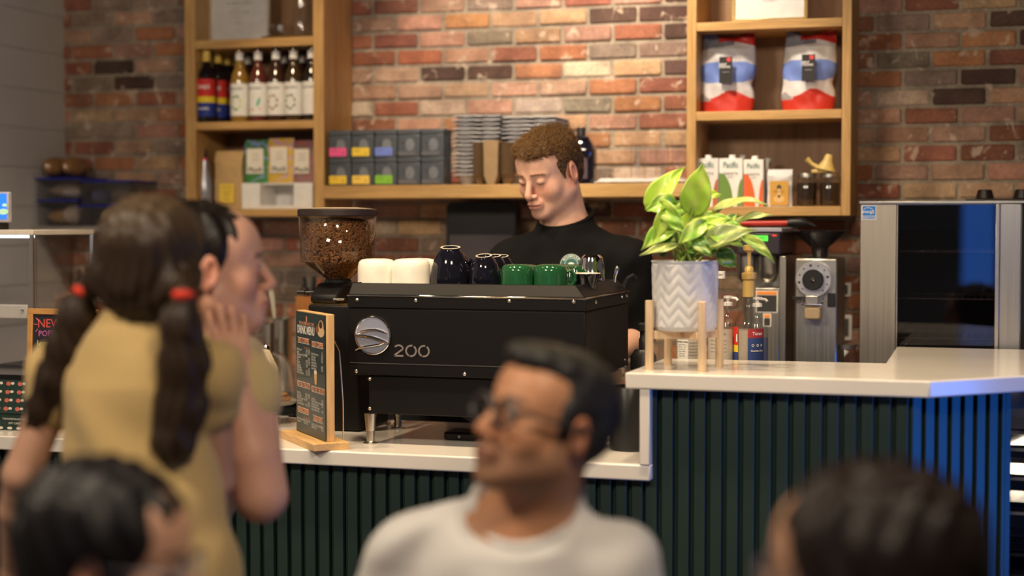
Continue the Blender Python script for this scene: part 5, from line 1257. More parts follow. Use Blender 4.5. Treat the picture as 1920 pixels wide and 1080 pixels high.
# ================================================================ BULK GRINDER
Y = 4.98; x0, x1 = XX(1491, Y), XX(1571, Y); cx = (x0+x1)/2; w = x1-x0; Q = lambda py: P(1530, py, Y).z-BW; X_ = lambda px: XX(px, Y)-cx
t = thing('bulk_coffee_grinder', 'upright stainless bulk coffee grinder with round black dial and dark hopper', 'grinder', (cx, Y, BW))
part('grinder_body', MB().box(-w/2, w/2, 0, .25, 0, Q(484)), M['steel_z'], t, bev=.006)
dc = (X_(1527.5), 0, Q(524))
RXm = Matrix.Rotation(PI/2, 3, 'X')
part('dial_plate', MB().lathe([(0,0),(.053,0),(.055,.003),(.055,.02),(.052,.023),(0,.023)], 48, dc, RXm), mat((.62,.64,.72), .25, .6, name='dial_enamel'), t)
tk = MB()
for q in range(12):
    a = q*PI/6+.2
    if 4.2 < a < 5.2: continue
    x, z = dc[0]+.044*math.cos(a), dc[2]+.044*math.sin(a)
    if q % 3: disc(tk, x, -.0236, z, .0026, 12)
    else: disc(tk, x, -.0236, z, .0042, 14)
part('dial_marks', tk, flat((.02,.02,.03)), t, smooth=False)
part('dial_knob', MB().lathe([(0,.0235),(.032,.0235),(.032,.040),(.029,.043),(0,.043)], 40, dc, RXm), M['blackplastic'], t)
part('dial_screw', MB().lathe([(0,.0435),(.007,.0435),(.006,.048),(0,.050)], 20, dc, RXm), M['chrome'], t)
part('spout', MB().box(X_(1514), X_(1539), -.05, -.0005, Q(573), Q(553)), M['steel_x'], t, bev=.003)
part('chute', MB().box(X_(1513), X_(1543), -.055, -.001, Q(598), Q(574)-.0005), mat((.38,.28,.18), .4, name='stained_chute'), t, bev=.006)
part('bag_clip', MB().tube([(X_(1508),-.03,Q(560)),(X_(1509),-.06,Q(569)),(X_(1546),-.06,Q(569)),(X_(1547),-.03,Q(560))], .003, 8), M['chrome'], t)
part('side_lever', MB().box(X_(1491)-.004, X_(1513), -.03, -.0005, Q(562), Q(556)), M['blackplastic'], t)
part('power_switch', MB().box(X_(1553), X_(1568), -.008, -.0005, Q(575), Q(549)), M['blackplastic'], t, bev=.002)
part('hopper', MB().lathe([(.022,Q(484)+.0005),(.024,Q(478)),(.026,Q(466)),(.078,Q(438)),(.082,Q(433)),(.080,Q(432)),(0,Q(432))], 40, (X_(1530), .11, 0)), mat((.02,.016,.018), .15, name='smoked_black_hopper'), t)
# mason jar by the oven
Y = 5.0; t = thing('mason_jar', 'empty glass jar with metal lid on the back worktop beside the oven', 'jar', (XX(1588, Y), Y+.04, BW)); Q = lambda py: P(1588, py, Y).z-BW
part('glass_jar', MB().lathe([(0,0),(.034,0),(.036,.006),(.036,Q(672)),(.025,Q(658)),(.025,Q(656)),(0,Q(656))], 32), M['glass'], t)
part('lid', MB().lathe([(.026,Q(656)+.0004),(.027,Q(648)),(0,Q(647))], 28), M['steeldull'], t)
# wall sockets
for px, pa, pb, lab in ((1586, 530, 556, 'upper double wall socket beside the bulk grinder'), (1588, 590, 638, 'lower wall socket with a cable beside the oven')):
    Y = WY-.0125; x0, x1 = XX(px-11, Y), XX(px+11, Y); za, zb_ = P(px, pb, Y).z, P(px, pa, Y).z
    t = thing('wall_socket', lab, 'socket', ((x0+x1)/2, Y, za)); h = zb_-za; w = x1-x0
    part('cover_plate', MB().box(-w/2, w/2, -.006, -.0005, 0, h), M['white'], t, bev=.002)
    part('outlet', MB().box(-w*.25, w*.25, -.0072, -.0062, h*.15, h*.85), flat((.10,.09,.09)), t)

# ================================================================ OVEN
Y = 4.965; ox0, ox1 = XX(1613, Y), XX(2010, Y); cx = (ox0+ox1)/2; Q = lambda py, px=1700: P(px, py, Y).z-BW; X_ = lambda px: XX(px, Y)-cx
t = thing('convection_oven', 'stainless convection oven with dark glass door behind the raised counter', 'oven', (cx, Y, BW))
hT = Q(382); zb_ = .10; Dp = .47
sh = MB(); xl, xr = X_(1613), X_(2010); xa, xb = X_(1682), X_(1866)
sh.box(xl, xa, .012, Dp, zb_, hT).box(xb, xr, .012, Dp, zb_, hT).box(xa, xb, .012, Dp, zb_, zb_+.05).box(xa, xb, .012, Dp, hT-.05, hT).box(xa, xb, Dp-.01, Dp, zb_+.05, hT-.05)
part('oven_body', sh, M['steel_z'], t, smooth=False)
part('top_plate', MB().box(xl-.003, xr, -.006, Dp, hT+.0004, hT+.008), M['steel_x'], t, bev=.001)
part('left_panel', MB().box(xl, X_(1681), 0, .0115, zb_, hT-.001), steel(.38, 'z', (.50,.45,.38), 'warm_steel'), t, bev=.002)
part('right_panel', MB().box(X_(1875), X_(1915), 0, .0115, zb_, hT-.001), M['steel_z'], t, bev=.002)
part('control_panel', MB().box(X_(1916), xr, 0, .0115, zb_, hT-.001), M['blacksatin'], t, bev=.002)
door = part('door', MB().box(X_(1867), X_(1874), -.012, .0115, zb_+.01, hT-.003).box(X_(1682)-.001, X_(1684), -.002, .0115, zb_+.01, hT-.003), mat((.75,.68,.58), .25, .9, name='door_edge_metal'), t, bev=.001)
part('door_glass', MB().box(X_(1684)+.0004, X_(1867)-.0004, 0, .004, zb_+.02, hT-.004), M['glassdark'], door)
part('door_band', MB().box(X_(1684)+.0005, X_(1867)-.0005, .0045, .007, Q(430), hT-.004), M['black'], door)
part('liner', MB().box(xa+.0005, xb-.0005, Dp-.02, Dp-.0105, zb_+.0505, hT-.0505), mat((.10,.08,.07), .4, .6, name='oven_liner'), t)
for py in (472, 561, 636):
    rk = MB(); z = Q(py)
    rk.tube([(xa+.002,.05,z),(xb-.002,.05,z)], .0025, 8).tube([(xa+.002,.40,z),(xb-.002,.40,z)], .0025, 8)
    for q in range(14): xx = xa+.02+(xb-xa-.04)*q/13; rk.tube([(xx,.05,z+.003),(xx,.40,z+.003)], .0015, 6)
    part('wire_rack', rk, mat((.70,.55,.38), .3, .9, name='rack_wire'), t)
for fx in (xl+.05, xr-.05):
    for fy in (.06, Dp-.06): part('foot', MB().cyl((fx,fy,0), (fx,fy,zb_-.0005), .018), M['steel_z'], t)
st_ = part('energy_sticker', MB().box(X_(1615.5), X_(1642.5), -.0012, -.0004, Q(412,1630), Q(385,1630)), M['paper'], t)
sx0, sx1, sz0, sz1 = X_(1617), X_(1641.5), Q(410.5,1630), Q(386.5,1630); sw = sx1-sx0
g = MB(); rect(g, sx0, sx1, -.0014, sz0+.010, sz1); rect(g, sx0, sx1, -.0014, sz0, sz0+.0085); part('sticker_blue', g, flat((.02,.20,.62)), st_)
g = MB(); put_text(g, 'energy', (sx0+sx1)/2-.003, -.0018, sz0+.022, .0125, shear=.25, bold=.015); put_text(g, 'ENERGY STAR', (sx0+sx1)/2, -.0018, sz0+.0042, .0058, bold=.02)
pts = []
for q in range(10): a = PI/2+q*PI/5; rr_ = .0068 if q % 2 == 0 else .0028; pts.append((sx1-.009+rr_*math.cos(a), -.0018, sz0+.021+rr_*math.sin(a)))
g.add(pts, [tuple(range(10))]); n = 14
arc = [((sx0+sx1)/2+(sw*.47)*math.cos(PI-PI*q/n*.85), -.0018, sz0+.016+.019*math.sin(PI*q/n*.85+.2)) for q in range(n+1)]
for a, b_ in zip(arc, arc[1:]): g.add([a, b_, (b_[0], b_[1], b_[2]-.0012), (a[0], a[1], a[2]-.0012)], [(0,1,2,3)])
part('sticker_mark', g, flat((.85,.86,.88)), st_, smooth=False)
# muffin tin upside down on the oven
Y = 5.06; x0, x1 = XX(1810, Y), XX(2000, Y); zt_ = BW+hT+.0090
t = part('muffin_tin', (lambda mb: [mb.box(-(x1-x0)/2, (x1-x0)/2, -.11, .11, .003, .009)] and mb)(MB()), mat((.018,.013,.014), .35, name='dark_nonstick'), None, bev=.0025); t.location = ((x0+x1)/2, Y+.115, zt_-.003)
tag(t, 'upturned dark muffin tin on top of the steel oven', 'baking tin')
cp = MB().lathe([(.030,.0095),(.027,.012),(.021,.036),(.018,.038),(0,.038)], 28).mesh('muffin_cup', t.data.materials[0])
cp0 = P(1846, 370, Y).x - (x0+x1)/2
for i in range(3):
    for j in range(2): link('muffin_cup', cp, t, (cp0 + i*(XX(1917, Y)-XX(1846, Y)), -.06+.115*j, 0))

# ================================================================ RACK WITH TAKEAWAY TRAYS at the far right
Y = 4.25; x0, x1 = XX(1876, Y), XX(2010, Y); cx = (x0+x1)/2
t = thing('tray_rack', 'dark open rack of packed food trays beyond the slatted corner', 'rack', (cx, Y+.2, 0))
hw_ = (x1-x0)/2; Zr = lambda py: P(1900, py, Y).z
levels = [Zr(1080), Zr(1040), Zr(962), Zr(897), Zr(842)]
for i, z in enumerate(levels): part('rack_shelf', MB().box(-hw_, hw_, -.18, .18, z-.008, z), M['steeldull'] if i > 1 else M['black'], t)
for a in (-1, 1):
    for b_ in (-1, 1): part('rack_post', MB().box(a*hw_-.006, a*hw_+.006, b_*.18-.006, b_*.18+.006, 0, Zr(783)), M['black'], t)
part('work_surface', MB().box(-hw_-.01, hw_+.01, -.20, .20, Zr(783)+.0005, Zr(765)), M['steel_x'], t, bev=.002)
for z, n, c, lab in ((levels[4], 1, (.16,.07,.025), 'clear lidded tray of brown pastries on the top rack level'), (levels[3], 1, (.16,.13,.10), 'shallow clear lidded tray on the second rack level'), (levels[2], 2, (.40,.22,.05), 'clear lidded tray of golden pastries on the third rack level'), (levels[1], 3, (.12,.10,.09), 'stacked empty clear tray on the lowest visible rack level')):
    for k in range(n):
        px = 1903; xx = XX(px, Y)-cx; zz0 = z+.0006+k*.0175
        b = thing('food_tray', lab if k == 0 else lab.replace('clear', 'upper clear'), 'tray', (cx+xx, Y+.08, zz0), group='packed food trays in the rack')
        W2, h2 = .035, (.034 if n == 1 or (n == 2 and k == 1) else .016)
        frus(m_ := MB(), -W2*.9, W2*.9, -.05, .05, 0, -W2, W2, -.055, .055, .006); part('tray_base', m_, M['blackgloss'], b)
        frus(m_ := MB(), -W2, W2, -.055, .055, .0063, -W2*.85, W2*.85, -.045, .045, h2); part('clear_lid', m_, M['plastic_clear'], b)
        if h2 > .02: part('pastry', MB().ell((0,0,.016), (W2*.7,.036,.009), 18, 10), mat(c, .5, vary=.3, nscale=60, bmp=.3, name='pastry_crust'), b)

# ================================================================ LEFT END OF THE COUNTER
Y = 4.16; x0, x1 = XX(-60, Y), XX(61, Y); cx = (x0+x1)/2; hw_ = (x1-x0)/2
Q = lambda py: P(40, py, Y).z-LZ
t = thing('display_case', 'glass pastry display case with steel frame at the left end of the counter', 'display case', (cx, Y+.17, LZ))
z0, z1 = Q(696), Q(441)
part('plinth', MB().box(-hw_, hw_, -.17, .17, 0, z0-.012), M['blacksatin'], t, bev=.002)
part('base_tray', MB().box(-hw_, hw_, -.17, .17, z0-.0115, z0), M['steel_x'], t)
fm = MB()
for a in (-1, 1):
    for b_ in (-1, 1): fm.box(a*hw_-.004 if a < 0 else hw_-.012, a*hw_+.012 if a < 0 else hw_, b_*.17-(.008 if b_ > 0 else 0), b_*.17+(0 if b_ > 0 else .008), z0, z1)
part('frame', fm, M['steel_z'], t)
part('roof', MB().box(-hw_, hw_, -.17, .17, z1+.0003, z1+.016), mat((.62,.55,.47), .4, name='cream_case_top'), t, bev=.002)
part('front_pane', MB().box(-hw_+.013, hw_-.013, -.168, -.165, z0+.001, z1-.001), M['glass'], t)
part('side_pane', MB().box(hw_-.006, hw_-.003, -.161, .161, z0+.001, z1-.001), M['glass'], t)
part('case_light', MB().box(-hw_+.02, hw_-.02, -.15, -.13, z1-.008, z1-.001), mat((.8,.85,.9), .3, emis=(.55,.75,1.0), estr=6.0, name='case_led'), t)
part('case_shelf', MB().box(-hw_+.012, hw_-.02, -.10, .16, Q(575), Q(570)), M['glass'], t)
part('hinge_block', MB().box(-.02, hw_-.03, -.160, -.150, Q(598), Q(572)), mat((.55,.52,.48), .4, name='latch_plate'), t, bev=.003)
part('hinge_screw', MB().ell((hw_-.045, -.162, Q(582)), (.006,.003,.006), 12, 8), M['chrome'], t)
part('pastry_tray', MB().box(-hw_+.03, hw_-.05, -.08, .12, z0+.001, z0+.010), M['blackplastic'], t)
# payment screen standing on the case
Y = 4.20; xs_ = XX(15, Y); za, zb_ = P(8, 417, Y).z, P(8, 362, Y).z
t = thing('payment_screen', 'small payment screen with a bright blue picture at the far left edge', 'screen', (xs_-.05, Y, LZ+z1+.0165)); zo = LZ+z1+.0165
part('screen_body', MB().box(-.05, .052, 0, .02, za-zo, zb_-zo+.004), mat((.40,.39,.40), .35, name='grey_plastic'), t, bev=.004)
part('screen_glass', MB().box(-.045, .046, -.0012, -.0003, za-zo+.010, zb_-zo-.002), mat((.02,.10,.60), .15, emis=(.02,.16,1.0), estr=1.3, name='lit_blue_screen'), t)
g = MB(); disc(g, .035, -.0016, (za+zb_)/2-zo-.012, .018, 16, .009); disc(g, .040, -.0018, (za+zb_)/2-zo+.008, .009, 16, .005); part('screen_picture', g, mat((.4,.6,.4), .3, emis=(.35,.6,.35), estr=.6, name='screen_image'), t, smooth=False)
part('stand', MB().box(-.02, .02, 0, .05, 0, za-zo-.0005), M['blackplastic'], t, bev=.003)
# chalkboard
Y = 4.04; x0, x1 = XX(42, Y), XX(172, Y); cx = (x0+x1)/2; w = x1-x0; h = P(80, 579, Y).z-LZ
t = thing('chalkboard_sign', 'wood framed chalkboard with coloured handwritten flavours at the left', 'sign', (cx, Y, LZ)); t.rotation_euler = (-.06, 0, 0)
fw = .017; f = MB().box(-w/2, w/2, 0, .015, 0, fw).box(-w/2, w/2, 0, .015, h-fw, h).box(-w/2, -w/2+fw, 0, .015, fw, h-fw).box(w/2-fw, w/2, 0, .015, fw, h-fw)
part('frame', f, mat((.55,.28,.09), .5, vary=.15, nscale=40, name='orange_pine'), t, bev=.0015)
part('chalk_panel', MB().box(-w/2+fw, w/2-fw, .004, .012, fw, h-fw), mat((.022,.018,.028), .8, vary=.2, nscale=10, name='chalkboard'), t)
for s, x, z, size, c in (('NEW', .0, .045, .040, (.75,.10,.08)), ('POPSICLES', .012, .074, .027, (.62,.16,.48)), ('lemonade', -.002, .104, .032, (.62,.60,.08)), ('Passion', -.005, .128, .032, (.62,.60,.12)), ('Blueberry', .004, .153, .031, (.62,.60,.05)), ('cherry', -.012, .177, .028, (.50,.38,.12)), ('mango', -.012, .205, .028, (.70,.12,.20))):
    g = MB(); put_text(g, s, -w/2+.032+x*.3, .0034, h-z, size*.88, 'LEFT', rot=.03, bold=.004); part('chalk_writing', g, flat(c), t)
g = MB()
for a, b_ in (((-w/2+.028, h-.028), (-w/2+.036, h-.036)), ((-w/2+.022, h-.046), (-w/2+.032, h-.047)), ((-w/2+.027, h-.068), (-w/2+.034, h-.060))): g.tube([(a[0],.0030,a[1]), (b_[0],.0030,b_[1])], .0011, 6)
part('chalk_dashes', g, flat((.75,.20,.25)), t)
# gift card stand
Y = 3.96; x0, x1 = XX(-30, Y), XX(57, Y); cx = (x0+x1)/2; w = x1-x0; h = P(20, 713, Y).z-LZ
t = thing('gift_card_stand', 'dark green gift card stand with rows of printed cards at the far left', 'card stand', (cx, Y, LZ)); t.rotation_euler = (-.12, 0, 0)
part('stand_panel', MB().box(-w/2, w/2, .01, .018, 0, h), mat((.02,.045,.038), .4, name='dark_green_card'), t, bev=.001)
ch_ = (h-.05)/4
for i in range(4):
    zc_ = .05+ch_*i; c = part('gift_card', MB().box(-w/2+.004, w/2-.004, .0085-.002*(3-i), .0098-.002*(3-i), zc_, zc_+ch_*1.0), mat((.02,.045,.038), .4, name='dark_green_card'), t)
    g = MB(); yq = .0080-.002*(3-i)
    for q in range(4):
        xq = -w/2+.02+q*w/4; disc(g.m(0), xq, yq, zc_+ch_*.55, .008, 14, .006); disc(g.m(1), xq+.014, yq, zc_+ch_*.6, .006, 10, .004)
    part('card_print', g, [flat((.60,.14,.10)), flat((.72,.68,.62))], c, smooth=False)
g = MB(); put_text(g, 'THE ROSEMOUNT CAFE', w*.1, -.002, .034, .0075); put_text(g, 'GIFT CARD', w*.1, -.002, .022, .008)
for q in range(5): disc(g, -w/2+.015+q*w/5, .0, .008, .009, 10, .004)
part('stand_print', g, flat((.70,.66,.60)), t)

# --- cake dome, canister, card between the woman and the menu
Y = 4.36; cx = XX(497, Y); Q = lambda py: P(497, py, Y).z-LZ
t = thing('cake_dome', 'glass cake dome with silver ball knob over cookies on a pedestal', 'cake stand', (cx, Y, LZ))
part('pedestal', MB().lathe([(0,0),(.05,0),(.05,.006),(.014,.014),(.012,Q(762)),(.085,Q(757)),(.096,Q(752)),(.096,Q(750)),(0,Q(750))], 44), mat((.55,.52,.47), .25, .3, name='pale_metal'), t)
zb_ = Q(749.5); zt_ = Q(660)
dome = [(.092*math.cos(a)**.55 if a < PI/2 else 0, zb_ + (zt_-zb_)*math.sin(a)) for a in [PI/2*i/14 for i in range(15)]]
part('dome', MB().lathe(dome, 48, cap=False), M['glass'], t, solid=.0018)
part('knob', MB().ell((0,0,zt_+.013), .0145, 24, 16), M['chrome'], t)
rng = random.Random(9)
ck = MB().lathe([(0,0),(.024,0),(.027,.003),(.025,.007),(.014,.010),(0,.0105)], 18).mesh('cookie', mat((.42,.20,.07), .8, vary=.4, nscale=90, bmp=.6, name='cookie_crumb'))
n = 0
for lay in range(2):
    for q in range(7 if lay == 0 else 5):
        a = q*2*PI/(7 if lay == 0 else 5)+lay*.5; R_c = .052 if lay == 0 else .038
        o = link('cookie', ck, None, (cx+R_c*math.cos(a), Y+R_c*math.sin(a), LZ+Q(750)+.0008+lay*.0120)); o.rotation_euler = (0,0,rng.uniform(0,6))
        tag(o, ('golden brown cookie in the bottom layer under the glass dome', 'golden brown cookie in the top layer under the glass dome')[lay], 'cookie', ('bottom layer cookies under the dome', 'top layer cookies under the dome')[lay])
Y = 4.22; cx = XX(484, Y); t = thing('paper_bag', 'cream folded paper packet standing in front of the glass dome', 'packet', (cx, Y, LZ)); Q = lambda py: P(484, py, Y).z-LZ
part('packet_body', MB().prism([(-.05,0),(.030,0),(.046,Q(690)),(.020,Q(657)),(-.03,Q(657)),(-.05,Q(680))], .03, Matrix.Translation((0,.03,0)) @ RX), mat((.78,.66,.46), .6, name='cream_paper'), t, bev=.002)
Y = 4.10; cx = XX(492, Y); t = part('white_canister', MB().lathe([(0,0),(.038,0),(.040,.004),(.040,P(492,716,Y).z-LZ),(.036,P(492,713,Y).z-LZ),(0,P(492,713,Y).z-LZ)], 36), M['whitegloss'], None)
t.location = (cx, Y, LZ); tag(t, 'plain white canister on the counter between the woman and the menu', 'canister')
# salad tongs
Y = 4.13; cx = XX(530, Y); g = MB(); p = PZ(533, 792, LZ)
g.tube([(0,0,.006),(.02,-.045,.020),(.035,-.01,.014)], .005, 8); tongs = part('serving_tongs', g, M['chrome'], None); tongs.location = (p.x, p.y+.04, LZ); tag(tongs, 'small chrome serving tongs beside the menu board base', 'tongs')
# --- utensils on the back worktop left
Y = 5.08; cx = XX(577, Y); Q = lambda py: P(577, py, Y).z-BW; w = XX(602, Y)-XX(553, Y)
t = thing('utensil_box', 'orange wooden utensil box full of knives on the back worktop', 'box', (cx, Y+.05, BW))
g = MB().box(-w/2, w/2, -.045, -.038, 0, Q(556)).box(-w/2, w/2, .038, .045, 0, Q(556)).box(-w/2, -w/2+.007, -.038, .038, 0, Q(556)).box(w/2-.007, w/2, -.038, .038, 0, Q(556)).box(-w/2+.007, w/2-.007, -.038, .038, 0, .02)
part('box_body', g, mat((.50,.20,.055), .5, vary=.15, nscale=30, name='orange_wood'), t)
for i, (dx, tz, m, lab) in enumerate(((-.030, 520, M['blackplastic'], 'black handled knife leaning left in the utensil box'), (-.016, 522, M['steel_z'], 'steel handled utensil in the utensil box'), (.0, 519, M['blackplastic'], 'tall black handled knife in the middle of the utensil box'), (.018, 522, mat((.42,.10,.03), .5, name='red_wood'), 'red brown wooden handled utensil in the box'), (.028, 530, M['blackplastic'], 'short black handle at the right of the utensil box'))):
    o = part('utensil', MB().tube([(0,0,.03),(dx*.15,0,Q(560)),(dx*.5,0,Q(540)),(dx*.8,0,Q(tz))], [.003,.004,.0065,.006], 10), m, None); o.location = (cx+dx*.5, Y+.05, BW); tag(o, lab, 'utensil', 'utensils in the wooden box')
g = MB().tube([(.013*math.cos(a)*1.0, 0, .018*math.sin(a)) for a in [2*PI*i/16 for i in range(16)]], .003, 6, closed=True).tube([(.0,0,-.018),(.008,.0,-.05),(.012,0,-.2)], .004, 6)
o = part('scissors', g, M['blackplastic'], None); o.location = (cx-.048, Y+.04, BW+Q(545)); tag(o, 'black scissor handles sticking out at the left of the utensil box', 'scissors'); o.location.x = cx-.030
for px, wpx, pyt, Y, lab in ((521, 34, 598, 5.02, 'tall steel container at the back behind the menu board'), (498, 22, 606, 5.10, 'steel container behind the woman, left of the tall one')):
    r = (XX(px+wpx/2, Y)-XX(px-wpx/2, Y))/2; o = part('steel_container', MB().lathe([(0,0),(r*.9,0),(r*.95,P(px,pyt,Y).z-BW-.004),(r,P(px,pyt,Y).z-BW),(r*.96,P(px,pyt,Y).z-BW),(r*.88,.01),(0,.008)], 32), M['steel_z'], None)
    o.location = (XX(px, Y), Y+r, BW); tag(o, lab, 'container', 'steel containers on the back worktop')
o = part('spatula', MB().tube([(0,0,0),(-.012,0,.10),(-.022,0,.17),(-.030,0,.215)], [.004,.005,.011,.008], 10), mat((.60,.56,.46), .5, name='pale_silicone'), None); o.scale = (1,.5,1)
o.location = (XX(520, 5.06), 5.06, P(520, 640, 5.06).z-.02); tag(o, 'pale spatula standing in the tall steel container', 'spatula')
# ================================================================ PEOPLE
class SDF:
    """signed distance grid; shapes are blended in one field and pulled out as ONE continuous surface"""
    def __init__(s, lo, hi, h):
        s.lo = np.array(lo, float); s.h = h; s.n = np.ceil((np.array(hi)-s.lo)/h).astype(int)+1
        s.F = np.full(s.n, 9.0, np.float32)
        s.ax = [s.lo[i]+h*np.arange(s.n[i]) for i in range(3)]
    def reg(s, lo, hi):
        a = np.clip(np.floor((np.array(lo)-s.lo)/s.h).astype(int), 0, s.n); b = np.clip(np.ceil((np.array(hi)-s.lo)/s.h).astype(int)+1, 0, s.n)
        sl = tuple(slice(a[i], b[i]) for i in range(3))
        X, Y, Z = s.ax[0][sl[0]][:, None, None], s.ax[1][sl[1]][None, :, None], s.ax[2][sl[2]][None, None, :]
        return sl, X, Y, Z
    def mix(s, sl, d, k, op):
        f = s.F[sl]
        if f.size == 0: return
        d = d.astype(np.float32)
        if op == 'u': h = np.maximum(k-np.abs(f-d), 0)/k if k > 0 else 0; s.F[sl] = np.minimum(f, d)-h*h*k*.25
        else: d = -d; h = np.maximum(k-np.abs(f-d), 0)/k if k > 0 else 0; s.F[sl] = np.maximum(f, d)+h*h*k*.25
    def ell(s, c, r, R=None, k=.01, op='u', amp=None):
        c = np.array(c, float); r = np.array(r if hasattr(r, '__len__') else (r,)*3, float); m = r.max()+k+.02
        sl, X, Y, Z = s.reg(c-m, c+m); x, y, z = X-c[0], Y-c[1], Z-c[2]
        if R is not None: R = np.array(R, float); x, y, z = (R[0,0]*x+R[1,0]*y+R[2,0]*z, R[0,1]*x+R[1,1]*y+R[2,1]*z, R[0,2]*x+R[1,2]*y+R[2,2]*z)
        k0 = np.sqrt((x/r[0])**2+(y/r[1])**2+(z/r[2])**2)+1e-9; k1 = np.sqrt((x/r[0]**2)**2+(y/r[1]**2)**2+(z/r[2]**2)**2)+1e-9
        d = k0*(k0-1)/k1
        if amp: d = d+amp(X, Y, Z)
        s.mix(sl, d, k, op); return s
    def cone(s, a, b, ra, rb, k=.01, op='u', amp=None, sq=None):
        a, b = np.array(a, float), np.array(b, float); m = max(ra, rb)+k+.02
        sl, X, Y, Z = s.reg(np.minimum(a, b)-m, np.maximum(a, b)+m); ab = b-a; L2 = (ab**2).sum()+1e-9
        x, y, z = X-a[0], Y-a[1], Z-a[2]; t = np.clip((x*ab[0]+y*ab[1]+z*ab[2])/L2, 0, 1)
        d = np.sqrt((x-t*ab[0])**2+(y-t*ab[1])**2+(z-t*ab[2])**2)-(ra+(rb-ra)*t)
        if amp: d = d+amp(X, Y, Z)
        s.mix(sl, d, k, op); return s
    def plane(s, p, n, k=.01):                   # keep only the side the normal points away from
        n = np.array(n, float); n /= np.linalg.norm(n); sl, X, Y, Z = s.reg(s.lo, s.lo+s.h*s.n)
        d = -((X-p[0])*n[0]+(Y-p[1])*n[1]+(Z-p[2])*n[2]); s.mix(sl, d, k, 's'); return s
    def neckline(s, c, f, z0, slope, rad, k=.004):
        """cut cloth away above a plane that dips towards the front f, close to the neck only"""
        c = np.array(c, float); sl, X, Y, Z = s.reg(c-.16, c+.22); x, y, z = X-c[0], Y-c[1], Z-c[2]
        q_ = x*f[0]+y*f[1]; pl = z0-np.where(q_ > 0, slope, slope*.35)*q_-z; cy = np.sqrt(x*x+y*y)-rad+0*z; s.mix(sl, np.maximum(pl, cy), k, 's')
    def extract(s):
        F = s.F; I = F < 0; n = F.shape; h = s.h
        c = np.zeros(np.array(n)-1, np.uint8)
        for dx in (0,1):
            for dy in (0,1):
                for dz in (0,1): c += I[dx:n[0]-1+dx, dy:n[1]-1+dy, dz:n[2]-1+dz]
        act = (c > 0) & (c < 8); idx = np.argwhere(act); num = np.full(act.shape, -1, np.int64); num[act] = np.arange(len(idx))
        acc = np.zeros((len(idx), 3)); cnt = np.zeros(len(idx)); i, j, k = idx.T
        corners = [(0,0,0),(1,0,0),(0,1,0),(1,1,0),(0,0,1),(1,0,1),(0,1,1),(1,1,1)]
        V = [F[i+a, j+b, k+c_] for a, b, c_ in corners]
        for p in range(8):
            for q in range(p+1, 8):
                A, B = np.array(corners[p]), np.array(corners[q])
                if np.abs(A-B).sum() != 1: continue
                m = (V[p] < 0) != (V[q] < 0); t = np.where(m, V[p]/(V[p]-V[q]+1e-12), 0)
                acc += np.where(m[:, None], A+(B-A)*t[:, None], 0); cnt += m
        verts = (idx+acc/np.maximum(cnt, 1)[:, None])*h+s.lo
        faces = []
        for ax in range(3):
            o1, o2 = [(1,2),(2,0),(0,1)][ax]
            sl0 = [slice(1, n[q]-1) for q in range(3)]; sl0[ax] = slice(0, n[ax]-1)
            sl1 = list(sl0); sl1[ax] = slice(1, n[ax])
            a, b = I[tuple(sl0)], I[tuple(sl1)]; e = np.argwhere(a != b); off = np.ones(3, int); off[ax] = 0; e = e+off
            ins = I[tuple(e.T)]
            def cell(d1, d2):
                q = e.copy(); q[:, o1] -= d1; q[:, o2] -= d2; return num[tuple(q.T)]
            quad = np.stack([cell(1,1), cell(0,1), cell(0,0), cell(1,0)], 1)
            quad[~ins] = quad[~ins][:, ::-1]; faces.append(quad)
        f = np.concatenate(faces); f = f[(f >= 0).all(1)]
        return verts, f
def keep_big(v, f):
    """drop stray specks so a body stays one piece"""
    n = len(v); par = np.arange(n)
    for _ in range(200):
        m = par[f].min(1); new = par.copy()
        for c in range(4): np.minimum.at(new, f[:, c], m)
        new = new[new]
        if (new == par).all(): break
        par = new
    vals, cnt = np.unique(par[f[:, 0]], return_counts=True); big = vals[cnt.argmax()]
    ok = par[f[:, 0]] == big; f = f[ok]; used = np.unique(f); mp_ = np.full(n, -1); mp_[used] = np.arange(len(used))
    return v[used], mp_[f]
def sdf_mesh(S, name, m, org, colfn=None, big=True):
    v, f = S.extract()
    if big: v, f = keep_big(v, f)
    me = bpy.data.meshes.new(name); me.from_pydata((v-np.array(org)).tolist(), [], f.tolist())
    if colfn is not None:
        c = colfn(v); at = me.color_attributes.new('Col', 'FLOAT_COLOR', 'POINT')
        at.data.foreach_set('color', np.concatenate([c, np.ones((len(c), 1))], 1).astype(np.float32).ravel())
    me.polygons.foreach_set('use_smooth', [True]*len(me.polygons)); me.materials.append(m); me.update(); return me
def nz(f1, a1, f2=0, a2=0, ph=0):
    def g(X, Y, Z):
        d = a1*np.sin(X*f1+1.3*np.sin(Z*f1*.6)+ph)*np.sin(Y*f1*1.1+ph*2)*np.sin(Z*f1*.9+np.cos(X*f1*.5))
        if f2: d = d+a2*np.sin(X*f2+ph)*np.sin(Y*f2*.9+2*np.sin(Z*f2*.3))*np.cos(Z*f2)
        return d
    return g
